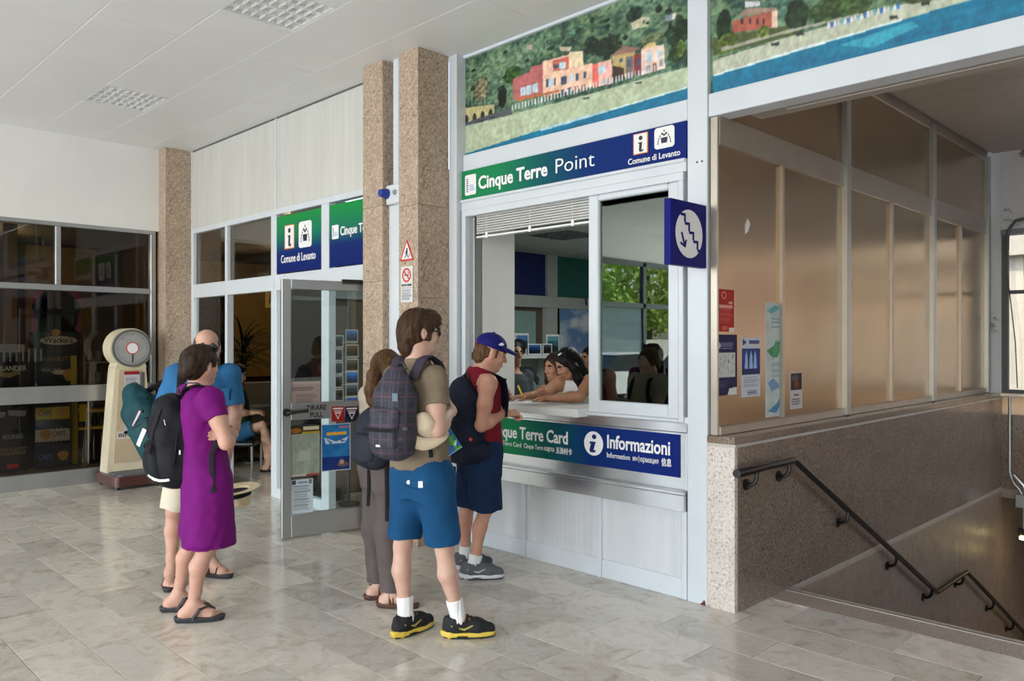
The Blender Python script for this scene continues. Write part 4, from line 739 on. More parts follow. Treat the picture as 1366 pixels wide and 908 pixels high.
# white shelf unit with framed postcards, T-shirt
WS = plain('white_shelf', (.46, .48, .47), .5); su = empty('shelf_unit', (-6.35, 7.4, 0), 0, 'white open shelf unit behind the clerks carrying framed postcards', 'shelf')
for y in (-1.6, -.95, -.30, .32, .42, 1.0): B('upright', (-.3, y-.02, 0), (.02, y+.02, 1.43), WS, su)
for z in (.3, .85, 1.43): B('shelf', (-.3, -1.62, z-.02), (.03, 1.05, z+.02), WS, su)
B('back', (-.32, -1.62, 0), (-.3, 1.05, 1.43), plain('grey_green_back', (.2, .24, .22), .6), su)
def postcard(c): return c
def pic(seed, tone):
    c = Canvas(24, 18, (.85, .85, .84)); c.r = np.random.RandomState(seed); n = c.noise(4, 3, 3)[..., None]; inner = (c.x > .07) & (c.x < .93) & (c.y > .09) & (c.y < .91)
    t = np.array(tone); c.put(inner, (t*(.5+.9*n)).astype(np.float32)); c.put(inner & (c.y < .3+.25*n[..., 0]), np.array(t)*.45); c.put(inner & (c.y > .68), np.clip(np.array(t)*1.25+.08, 0, 1)); return c
for k, (px0, px1, py0, py1, tone, lb) in enumerate([(686, 701, 457, 472, (.35, .38, .6), 'framed violet seascape on the shelf unit, leftmost of the row'), (703, 721, 457, 472, (.08, .22, .4), 'white framed dark blue view on the shelf unit'), (723, 735, 457, 472, (.12, .14, .2), 'dark framed picture on the shelf unit beside the portrait card'), (728, 745, 441, 463, (.2, .38, .42), 'upright framed coast picture standing behind the others'), (686, 704, 440, 456, (.18, .3, .45), 'blue framed picture behind the dark cap on the shelf unit')]):
    back = py0 < 450; X = -6.52 if back else -6.4; A, Bq = onX(px0, py0, X), onX(px1, py0, X); h = .24 if back and k == 3 else (.25 if back else 15*8.9/1056)
    o = pic(20+k, tone).build('picture_frame', Bq.y-A.y, h, PRINT, None, thick=.015); z = 1.452 if not back else 1.452; o.location = (X, A.y, z); o.rotation_euler = (0, 0, PI/2); tag(o, lb, 'picture frame')
# black T-shirt hung in the shelf
ts = empty('tshirt', (-6.31, 6.5, .9), PI/2, 'black T-shirt with a white print hung at the shelf unit', 'shirt'); m = MB()
m.prism([(-.13, 0), (.13, 0), (.14, .28), (.22, .20), (.24, .27), (.1, .42), (-.1, .42), (-.24, .27), (-.22, .20), (-.14, .28)], -.02, .0); m.build('body', plain('black_cotton', (.012, .013, .015), .9), ts)
m = MB(); 
for k in range(9): a = rnd.uniform(-.08, .06); zz = .12+.022*k; m.prism([(a, zz), (a+rnd.uniform(.02, .07), zz+.004), (a+.03, zz+.016), (a, zz+.012)], -.022, -.0205)
m.build('print', LW, ts)['kind'] = 'stuff'
# black table display with pale beads
dt = empty('display_table', (-5.35, 5.55, 0), PI/4, 'table under a black cloth with pale beads beside the clerk', 'table')
B('cloth', (-.45, -.25, 0), (.45, .25, 1.12), plain('black_cloth', (.01, .01, .012), .9), dt, .02); m = MB()
for k in range(150): x, z = rnd.uniform(-.42, .42), rnd.uniform(.85, 1.1); m.box((x-.007, -.26, z-.007), (x+.007, -.248, z+.007))
for k in range(30): x = -.4+.8*k/29; m.box((x-.01, -.265, 1.115), (x+.012, -.245, 1.135))
o = m.build('beads', LW, dt); o['kind'] = 'stuff'
# things on the counter behind the sliding pane
wc = empty('wooden_crate', (-3.02, 4.47, 1.138), 0, 'small wooden crate with dark slots on the counter behind the sliding pane', 'crate'); LWD = plain('light_wood', (.42, .27, .13), .6, var=.15, scale=4, sc=(1, 1, 6))
for z in (.0, .05, .1): B('slat', (-.17, -.08, z), (.17, -.07, z+.045), LWD, wc); B('slat', (-.17, .07, z), (.17, .08, z+.045), LWD, wc)
for x in (-.17, .16): B('end_board', (x, -.069, 0), (x+.01, .069, .145), LWD, wc)
for k in range(5): MB().box((-.06+.03*k, -.0815, .115), (-.045+.03*k, -.0795, .14)).build('slot', LK, wc)
bxs = tag(B('cardboard_box', (-3.36, 4.40, 1.138), (-3.22, 4.52, 1.235), plain('brown_card', (.38, .24, .14), .8), None, .003), None); tag(bxs, 'small brown box on the counter left of the wooden crate', 'box')
# ------------------------------------------------------------------ bar: bench, chair, table, plant, wall sign
bn = empty('bench', (-10.9, 6.0, 0), PI/2, 'long grey-backed bench against the bar wall behind the seated woman', 'bench')
B('seat', (-1.6, -.45, .36), (1.9, .15, .44), plain('dark_seat', (.03, .02, .018), .5), bn, .02); B('backrest', (-1.6, .16, .02), (1.9, .24, 1.0), plain('grey_back', (.15, .145, .14), .6), bn, .01)
for x in (-1.5, 1.8): B('leg', (x-.03, -.4, 0), (x+.03, -.34, .36), BLACK, bn); B('leg', (x-.03, .05, 0), (x+.03, .11, .36), BLACK, bn)
gc = empty('chair', (-9.75, 5.55, 0), .9, 'green chair standing inside the bar behind the bench', 'chair'); GR = plain('green_plastic', (.13, .20, .02), .45)
B('backrest', (-.2, .18, .75), (.22, .22, 1.15), GR, gc, .02); B('seat', (-.2, -.2, .44), (.2, .2, .48), GR, gc, .01)
for x in (-.18, .18):
    for y in (-.18, .18): MB().cyl((x, y, 0), (x*.9, y*.9, .44), .014, n=8).build('leg', STEEL, gc, True)
bt = empty('bar_table', (-10.15, 5.1, 0), 0, 'small dark bar table beside the seated woman', 'table'); MB().lathe([(0, .70), (.28, .70), (.28, .73), (0, .73)], 24).build('top', DGREY, bt); MB().cyl((0, 0, .02), (0, 0, .7), .03).build('stem', BLACK, bt, True); MB().lathe([(0, 0), (.2, 0), (.18, .02), (0, .025)], 20).build('foot', BLACK, bt)
pl = empty('potted_plant', (-9.05, 5.0, 0), 0, 'tall spiky potted plant inside the bar window', 'plant')
pl.location = (-11.42, 5.62, 0)
MB().lathe([(.0, 0), (.16, 0), (.21, .4), (.19, .4), (.17, .36), (0, .36)], 20).build('pot', plain('black_pot', (.02, .02, .03), .4), pl, True); MB().tube([(0, 0, .36), (.03, .01, .9), (0, 0, 1.5)], [.035, .03, .025], 8).build('trunk', WOOD, pl, True)
LF = plain('dark_leaf', (.018, .032, .015), .45)
for k in range(64):
    a = rnd.uniform(0, 2*PI); up = rnd.uniform(-.1, 1.25); L = rnd.uniform(.5, .85); z0 = 1.15+.45*rnd.random(); m = MB(); vs = []; n = 6
    for i in range(n+1):
        t = i/n; r_ = L*t*math.cos(up*(1-.5*t)); z = z0+L*t*math.sin(up)-.35*L*t*t; wdt = .020*(1-t**2)+.001; px_, py_ = math.cos(a), math.sin(a)
        vs += [(px_*r_-py_*wdt, py_*r_+px_*wdt, z), (px_*r_, py_*r_, z-.006), (px_*r_+py_*wdt, py_*r_-px_*wdt, z)]
    fs = []
    for i in range(n): b0 = 3*i; fs += [(b0, b0+1, b0+4, b0+3), (b0+1, b0+2, b0+5, b0+4)]
    m.add(vs, fs).build('leaf', LF, pl, True)
sgn = empty('wall_sign', (-12.88, 6.75, 2.2), PI/2, 'cream sign with dark strokes on the amber bar wall', 'sign'); B('board', (0, -.02, 0), (.55, 0, .45), plain('cream_board', (.62, .42, .18), .6), sgn)
for k in range(4): MB().prism([(.06+.12*k, .08), (.1+.12*k, .08), (.14+.12*k, .38), (.1+.12*k, .38)], -.024, -.02).build('stroke', WOOD, sgn)
l = bpy.data.lights.new('bar_fill', 'POINT'); l.energy = 40; l.color = (1, .78, .45); l.shadow_soft_size = .01; o = bpy.data.objects.new('bar_fill', l); COL.objects.link(o); o.location = (-10.6, 6.0, 2.75)  # added fill so the bar and seated woman show, not a real fitting
# office chair and postcard racks seen through the open door
och = empty('office_chair', (-6.45, 5.05, 0), 0, 'black office chair on castors inside the open door', 'chair')
for k in range(5):
    a = 2*PI*k/5+.3; MB().tube([(0, 0, .1), (.28*math.cos(a), .28*math.sin(a), .07)], [.025, .015], 8).build('arm', BLACK, och, True); m = MB(); m.cyl((.28*math.cos(a)-.012, .28*math.sin(a), .03), (.28*math.cos(a)+.012, .28*math.sin(a), .03), .03); m.build('castor', BLACK, och, True)
MB().cyl((0, 0, .08), (0, 0, .45), .028).build('column', BLACK, och, True); B('seat', (-.23, -.23, .45), (.23, .23, .53), BLACK, och, .03)
def rack(X, px0, px1, ys, seedb, rl, cl, tone, hh):
    d0 = None; A = onX(px0, ys[0], X); Bq = onX(px1, ys[0], X); rk = empty('postcard_rack', (X-.03, (A.y+Bq.y)/2, 0), 0, rl, 'rack')
    MB().cyl((0, 0, 0), (0, 0, 1.95), .012, n=8).build('pole', BLACK, rk, True); MB().lathe([(0, 0), (.11, 0), (.11, .02), (0, .03)], 18).build('base', BLACK, rk)
    for i, y in enumerate(ys):
        z = onX(px0, y, X).z; B('pocket', (.0, -.09, z-.02), (.02, .09, z-.012), STEEL, rk)
        o = pic(seedb+i, [(.15, .35, .6), (.3, .2, .12), (.3, .28, .2), (.12, .4, .75), (.3, .35, .4), (.1, .3, .6), (.35, .3, .6)][i % 7] if tone is None else [v*(.6+.5*rnd.random()) for v in tone]).build('postcard', Bq.y-A.y, hh, PRINT, None, thick=.001)
        o.location = (X+.025, A.y, z-.01); o.rotation_euler = (.0, .0, PI/2+rnd.uniform(-.06, .06)); tag(o, cl[i], 'postcard', 'postcards on the racks')
ordn = ['topmost', 'second', 'third', 'fourth', 'fifth', 'sixth', 'lowest']
rack(-6.62, 459, 476, [455, 475, 494, 511, 528, 545, 557], 60, 'tall wire postcard rack just inside the open door', ['bright postcard, %s on the rack nearest the column' % w_ for w_ in ordn], None, .125)
rack(-6.95, 440, 456, [462, 480, 498, 516, 534, 551], 80, 'second wire postcard rack, deeper inside the open door', ['dim postcard, %s on the deeper rack' % w_ for w_ in ordn[:5]+['lowest']], (.22, .22, .24), .125)
dk = tag(B('cabinet', (-7.05, 5.4, 0), (-6.8, 6.6, 1.0), DARK, None, .01), 'dark low cabinet inside the office beyond the racks', 'cabinet')

# ------------------------------------------------------------------ weighing machine
sc_ = empty('weighing_machine', (-9.40, 3.28, 0), PI/2, 'cream coin weighing machine with a round dial beside the far column', 'scale')
m = MB(); m.prism(rrect(-.36, 0, .72, .5, .1), 0, .001)  # footprint turned below
def flat(poly, z0, z1): # polygon in xy
    n = len(poly); b = MB(); b.add([(x, y, z0) for x, y in poly]+[(x, y, z1) for x, y in poly], [tuple(range(n))[::-1], tuple(range(n, 2*n))]+[(i, (i+1) % n, (i+1) % n+n, i+n) for i in range(n)]); return b
MAR = plain('maroon_enamel', (.075, .022, .02), .3)
flat(rrect(-.30, -.40, .60, .62, .07), .035, .145).build('base', MAR, sc_); flat(rrect(-.25, -.38, .5, .34, .05), .145, .16).build('platform', plain('dark_rubber', (.10, .11, .13), .5), sc_)
for x in (-.25, .25):
    for y in (-.34, .16): MB().cyl((x, y, 0), (x, y, .04), .025, n=10).build('foot', BLACK, sc_)
def taper(z0, z1, w0, w1, y0, y1): return [(-w0, y0, z0), (w0, y0, z0), (w0, y1, z0), (-w0, y1, z0), (-w1, y0, z1), (w1, y0, z1), (w1, y1, z1), (-w1, y1, z1)], [(0,3,2,1),(4,5,6,7),(0,1,5,4),(1,2,6,5),(2,3,7,6),(3,0,4,7)]
MB().add(*taper(.145, 1.31, .255, .165, -.03, .20)).build('pillar', CREAM, sc_); MB().add(*taper(.25, 1.29, .185, .125, -.036, -.028)).build('front_plate', plain('tan_enamel', (.50, .40, .27), .4), sc_)
hd = MB(); P = [(.165, 1.312)]+[(.225*math.cos(a), 1.53+.225*math.sin(a)) for a in np.linspace(-.85, PI+.85, 36)]+[(-.165, 1.312)]; hd.prism(P, -.05, .20); hd.build('head', CREAM, sc_)
def disc(name, r, y0, y1, mat, parent, x=0, z=0, n=40): o = MB().lathe([(0, 0), (r, 0), (r, y0-y1), (0, y0-y1)], n).build(name, mat, parent); o.rotation_euler = (PI/2, 0, 0); o.location = (x, y0, z); return o
disc('dial_rim', .212, -.05, -.075, plain('grey_green_rim', (.12, .13, .12), .35), sc_, 0, 1.53); dl = disc('dial', .185, -.075, -.079, plain('dial_grey', (.33, .33, .32), .5), sc_, 0, 1.53); disc('dial_badge_ring', .068, -.079, -.082, RED, sc_, 0, 1.53); disc('dial_badge', .058, -.082, -.085, WHITEP, sc_, 0, 1.53)
m = MB()
for k in range(40):
    a = 2*PI*k/40; L = .03 if k % 5 == 0 else .015; c_, s__ = math.cos(a), math.sin(a); p0, p1 = .172, .172-L; t_ = .0025
    m.prism([(c_*p0-s__*t_, s__*p0+c_*t_), (c_*p0+s__*t_, s__*p0-c_*t_), (c_*p1+s__*t_, s__*p1-c_*t_), (c_*p1-s__*t_, s__*p1+c_*t_)], -.0025, 0)
o = m.build('dial_marks', LK, sc_); o.location = (0, -.079, 1.53); MB().prism([(-.006, -.15), (.006, -.15), (.004, -.06), (-.004, -.06)], -.087, -.082).build('needle', LK, sc_).location = (0, 0, 1.53)
def sheet(name, x0, x1, z0, z1, col, nl, y=-.0385): c = Canvas(24, 40, col); c.lines(.1, .08, .9, .9, nl, tuple(np.array(col)*.65), .4); o = c.build(name, x1-x0, z1-z0, PAPER, sc_, (x0, y, z0), .001); return c
c = Canvas(30, 40, (.72, .72, .74)); c.rect(0, .8, 1, 1, (.55, .08, .1)).lines(.1, .05, .9, .7, 8, (.5, .5, .54), .4); c.build('instruction_card', .165, .20, PAPER, sc_, (-.075, -.0385, 1.07), .001)
sheet('instruction_sheet', -.075, .09, .74, 1.055, (.62, .63, .66), 12); c = Canvas(30, 26, (.72, .70, .70)); c.poly([(.55, .45), (.75, .45), (.75, .3), (.98, .55), (.75, .8), (.75, .65), (.55, .65)], (.5, .05, .1)); c.lines(.1, .5, .5, .9, 3, (.45, .45, .5), .4); c.build('arrow_card', .20, .16, PAPER, sc_, (-.075, -.0385, .57), .001)
B('coin_slot', (.10, -.042, 1.07), (.145, -.036, 1.26), DGREY, sc_, .002)
B('label_plate', (-.15, -.0395, .515), (.1, -.036, .60), plain('aged_white', (.6, .57, .5), .5), sc_); text('lettering', 'BIN', .06, LK, sc_, (-.14, -.041, .535), 0, width=.12)

# ------------------------------------------------------------------ shop display behind the left window
XD = -10.02
def stand(name, px0, px1, pyt, pyb, col, X, label, cat='display stand', zb=None, mat=None, depth=.25):
    A, Bq = onX(px0, pyt, X), onX(px1, pyt, X); z0 = onX((px0+px1)/2, pyb, X).z if zb is None else zb; t = empty(name, (X, A.y, z0), PI/2, label, cat); wdt, hh = Bq.y-A.y, A.z-z0
    B('body', (0, 0, 0), (wdt, depth, hh), mat or plain(name+'_card', col, .5, var=.03), t, .004); return t, wdt, hh
NB = plain('black_card', (.009, .009, .014), .35); NB2 = plain('navy_card', (.010, .012, .03), .35)
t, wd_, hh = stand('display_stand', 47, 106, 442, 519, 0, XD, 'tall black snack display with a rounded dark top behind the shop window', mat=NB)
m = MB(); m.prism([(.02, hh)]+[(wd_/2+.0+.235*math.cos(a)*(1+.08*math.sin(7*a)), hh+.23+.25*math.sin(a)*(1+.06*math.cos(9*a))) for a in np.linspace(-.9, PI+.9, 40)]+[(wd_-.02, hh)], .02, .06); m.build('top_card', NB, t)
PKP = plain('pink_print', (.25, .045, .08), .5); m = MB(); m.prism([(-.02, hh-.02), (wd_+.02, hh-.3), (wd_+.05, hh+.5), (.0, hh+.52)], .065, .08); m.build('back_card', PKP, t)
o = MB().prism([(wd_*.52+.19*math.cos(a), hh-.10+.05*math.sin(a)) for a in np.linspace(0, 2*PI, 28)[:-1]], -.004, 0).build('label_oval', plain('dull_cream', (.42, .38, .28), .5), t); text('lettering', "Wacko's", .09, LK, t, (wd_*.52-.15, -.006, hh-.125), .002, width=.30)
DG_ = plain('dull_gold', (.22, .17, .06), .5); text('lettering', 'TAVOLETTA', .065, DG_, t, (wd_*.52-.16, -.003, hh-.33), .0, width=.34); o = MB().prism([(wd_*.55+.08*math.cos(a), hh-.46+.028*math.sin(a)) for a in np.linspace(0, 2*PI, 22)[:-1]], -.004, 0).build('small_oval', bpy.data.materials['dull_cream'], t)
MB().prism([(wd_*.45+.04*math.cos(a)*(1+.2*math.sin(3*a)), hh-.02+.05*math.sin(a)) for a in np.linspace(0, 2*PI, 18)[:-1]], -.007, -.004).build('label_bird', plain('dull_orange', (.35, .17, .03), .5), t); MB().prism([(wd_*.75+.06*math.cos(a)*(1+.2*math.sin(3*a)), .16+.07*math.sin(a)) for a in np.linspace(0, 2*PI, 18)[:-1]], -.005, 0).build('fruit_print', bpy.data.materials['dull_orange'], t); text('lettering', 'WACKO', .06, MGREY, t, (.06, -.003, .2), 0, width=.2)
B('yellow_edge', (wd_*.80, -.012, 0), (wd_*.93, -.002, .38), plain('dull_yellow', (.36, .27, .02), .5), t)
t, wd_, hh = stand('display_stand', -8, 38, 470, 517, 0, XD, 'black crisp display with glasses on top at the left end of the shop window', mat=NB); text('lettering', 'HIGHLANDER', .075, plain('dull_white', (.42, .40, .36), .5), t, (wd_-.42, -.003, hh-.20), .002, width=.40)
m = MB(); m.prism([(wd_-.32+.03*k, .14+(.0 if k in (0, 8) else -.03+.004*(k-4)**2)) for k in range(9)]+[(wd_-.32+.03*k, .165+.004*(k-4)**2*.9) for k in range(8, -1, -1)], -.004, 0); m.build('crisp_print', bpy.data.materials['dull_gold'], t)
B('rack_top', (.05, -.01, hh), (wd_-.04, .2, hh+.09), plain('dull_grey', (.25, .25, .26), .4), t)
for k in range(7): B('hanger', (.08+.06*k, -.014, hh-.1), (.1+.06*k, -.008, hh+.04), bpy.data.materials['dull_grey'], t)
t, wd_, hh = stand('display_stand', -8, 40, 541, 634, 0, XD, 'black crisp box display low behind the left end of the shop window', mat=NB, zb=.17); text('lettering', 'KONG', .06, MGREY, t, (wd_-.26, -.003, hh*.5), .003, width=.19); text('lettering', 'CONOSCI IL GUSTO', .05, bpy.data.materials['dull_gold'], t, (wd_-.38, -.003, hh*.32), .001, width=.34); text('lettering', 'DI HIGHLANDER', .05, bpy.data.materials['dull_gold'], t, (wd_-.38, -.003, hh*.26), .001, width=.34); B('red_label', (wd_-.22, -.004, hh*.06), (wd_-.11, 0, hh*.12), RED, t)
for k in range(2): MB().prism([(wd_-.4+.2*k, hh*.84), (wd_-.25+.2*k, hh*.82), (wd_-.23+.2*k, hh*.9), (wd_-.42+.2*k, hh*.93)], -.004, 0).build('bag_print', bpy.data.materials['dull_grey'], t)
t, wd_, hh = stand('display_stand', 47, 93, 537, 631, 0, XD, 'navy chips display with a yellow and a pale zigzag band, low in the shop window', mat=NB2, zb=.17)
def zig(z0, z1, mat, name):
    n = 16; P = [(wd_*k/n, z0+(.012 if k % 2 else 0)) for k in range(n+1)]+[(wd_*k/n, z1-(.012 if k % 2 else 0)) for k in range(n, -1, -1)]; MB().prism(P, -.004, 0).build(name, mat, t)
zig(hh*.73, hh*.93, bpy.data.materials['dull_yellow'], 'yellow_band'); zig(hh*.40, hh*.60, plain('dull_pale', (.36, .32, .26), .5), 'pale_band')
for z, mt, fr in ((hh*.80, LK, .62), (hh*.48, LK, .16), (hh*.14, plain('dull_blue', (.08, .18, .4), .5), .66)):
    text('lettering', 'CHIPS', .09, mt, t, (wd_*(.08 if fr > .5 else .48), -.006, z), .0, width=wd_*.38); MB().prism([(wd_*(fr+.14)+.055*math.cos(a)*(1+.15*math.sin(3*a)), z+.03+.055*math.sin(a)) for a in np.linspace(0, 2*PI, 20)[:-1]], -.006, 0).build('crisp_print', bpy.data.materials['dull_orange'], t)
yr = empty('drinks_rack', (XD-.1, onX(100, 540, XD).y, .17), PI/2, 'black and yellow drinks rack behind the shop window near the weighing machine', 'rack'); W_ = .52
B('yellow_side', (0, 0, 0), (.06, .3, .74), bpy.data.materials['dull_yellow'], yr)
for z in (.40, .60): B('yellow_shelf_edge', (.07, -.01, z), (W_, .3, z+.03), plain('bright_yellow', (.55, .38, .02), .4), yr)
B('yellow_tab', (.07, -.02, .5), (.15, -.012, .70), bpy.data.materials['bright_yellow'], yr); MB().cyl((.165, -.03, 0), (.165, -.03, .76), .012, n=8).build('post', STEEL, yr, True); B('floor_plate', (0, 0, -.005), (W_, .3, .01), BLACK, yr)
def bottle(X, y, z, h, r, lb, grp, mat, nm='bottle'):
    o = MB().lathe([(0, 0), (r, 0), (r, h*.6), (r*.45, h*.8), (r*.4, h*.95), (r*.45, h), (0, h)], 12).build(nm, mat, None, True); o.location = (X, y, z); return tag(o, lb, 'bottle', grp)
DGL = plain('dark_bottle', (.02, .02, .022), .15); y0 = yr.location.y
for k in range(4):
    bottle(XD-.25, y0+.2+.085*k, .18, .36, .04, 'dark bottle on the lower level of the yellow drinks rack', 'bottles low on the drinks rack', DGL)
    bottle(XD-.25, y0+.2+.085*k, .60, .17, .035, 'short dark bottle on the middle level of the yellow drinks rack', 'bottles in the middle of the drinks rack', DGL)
# glass shelf with cups
cs_ = empty('glass_shelf', (XD-.05, onX(113, 460, XD).y, 1.11), PI/2, 'cream framed glassware shelf behind the shop window, left of the weighing machine', 'shelf'); CF = plain('dull_cream_frame', (.22, .18, .13), .5)
B('side', (0, 0, 0), (.025, .25, .60), CF, cs_); B('side', (.5, 0, 0), (.525, .25, .60), CF, cs_); B('shelf_board', (.025, 0, .24), (.5, .25, .255), CF, cs_); B('back', (.025, .24, .255), (.5, .25, .60), plain('dim_tan', (.10, .075, .05), .6), cs_)
CUP = plain('dull_glassware', (.16, .15, .13), .2)
for k in range(4):
    for z, lb, g in ((.0, 'dim glass on the bottom of the glassware shelf', 'glasses on the bottom of the shelf'), (.255, 'dim glass on the upper board of the glassware shelf', 'glasses on the upper board')):
        o = MB().lathe([(0, 0), (.035, 0), (.045, .13), (.04, .13), (.03, .01), (0, .01)], 14).build('drinking_glass', CUP, None, True); o.location = (XD-.17, cs_.location.y+.09+.115*k, 1.11+z); tag(o, lb, 'glass', g)

# ------------------------------------------------------------------ outside the exit: trees and cars (seen in the sliding pane)
TRK = plain('trunk_bark', (.12, .09, .06), .9)
def tree(x, y, h, r, seed, label):
    t = empty('tree', (x, y, -.21), 0, label, 'tree', 'trees outside the exit'); MB().tube([(0, 0, 0), (.05, .02, h*.4), (0, .05, h*.75)], [.16, .12, .06], 8).build('trunk', TRK, t, True)
    rs = np.random.RandomState(seed); n = 2600; c = rs.normal(size=(n, 3)); c /= np.linalg.norm(c, axis=1)[:, None]; c *= (rs.uniform(.5, 1, (n, 1)))*np.array([r, r, h*.36]); c += np.array([0, 0, h*.62]); c += .25*np.sin(c[:, [1, 2, 0]]*3)
    d = rs.normal(size=(n, 3)); d /= np.linalg.norm(d, axis=1)[:, None]; e = np.cross(d, rs.normal(size=(n, 3))); e /= np.linalg.norm(e, axis=1)[:, None]; s_ = rs.uniform(.12, .24, (n, 1)); V = np.stack([c-d*s_, c+e*s_*.5, c+d*s_, c-e*s_*.5], 1).reshape(-1, 3); Q = np.arange(4*n).reshape(-1, 4)
    o = mesh_np('crown', V, Q, [LFA, LFB][seed % 2], t); o['kind'] = 'stuff'
LFA = plain('sunny_leaf', (.42, .54, .10), .6, var=.4, scale=2); LFB = plain('mid_leaf', (.32, .48, .10), .6, var=.4, scale=2)
for i, (x, y, h, r) in enumerate([(-22.5, -12, 6.6, 2.1), (-21.5, -16.8, 5.6, 2.2), (-26, -21.5, 8.5, 2.2), (-25, -7, 8, 2.2), (-21.5, -22, 7, 2.2), (-27, -15.5, 6.6, 2.4)]): tree(x, y, h, r, i, 'leafy green tree outside the exit, seen as a reflection, number '+'one two three four five six'.split()[i]+' from the near side')
WR = plain('pale_garden_wall', (.62, .60, .54), .9, var=.2, scale=3); tag(B('garden_wall', (-20, -24, -.21), (-19.6, -6, 1.7), WR, None), 'pale rough garden wall outside the exit behind the cars', 'wall')
def car(x, y, col, label):
    t = empty('car', (x, y, -.2), PI/2+.1, label, 'car'); cm = plain('car_paint_'+label.split()[0], col, .2); m = MB()
    m.prism([(-2.05, .28), (2.05, .28), (2.1, .55), (2.0, .78), (1.15, .92), (-1.9, .95), (-2.08, .7)], -.85, .85); m.build('body', cm, t); m = MB(); m.prism([(-1.75, .95), (1.05, .92), (.35, 1.42), (-1.2, 1.46)], -.72, .72); m.build('cabin', plain('car_glass', (.02, .03, .035), .05), t); m = MB(); m.prism([(-1.25, 1.45), (.4, 1.41), (.3, 1.47), (-1.1, 1.5)], -.70, .70); m.build('roof', cm, t)
    for sx in (-1.3, 1.3):
        for sy in (-.8, .8): MB().cyl((sx, sy-.1, .31), (sx, sy+.1, .31), .31, n=20).build('wheel', BLACK, t, True)
    for sy in (-.6, .6): B('headlamp', (1.98, sy-.18, .6), (2.06, sy+.18, .74), LW, t, .01)
car(-15.0, -10.7, (.75, .76, .78), 'white car parked outside the exit, nearer'); car(-15.0, -15.4, (.5, .53, .56), 'silver car parked outside the exit, further along')
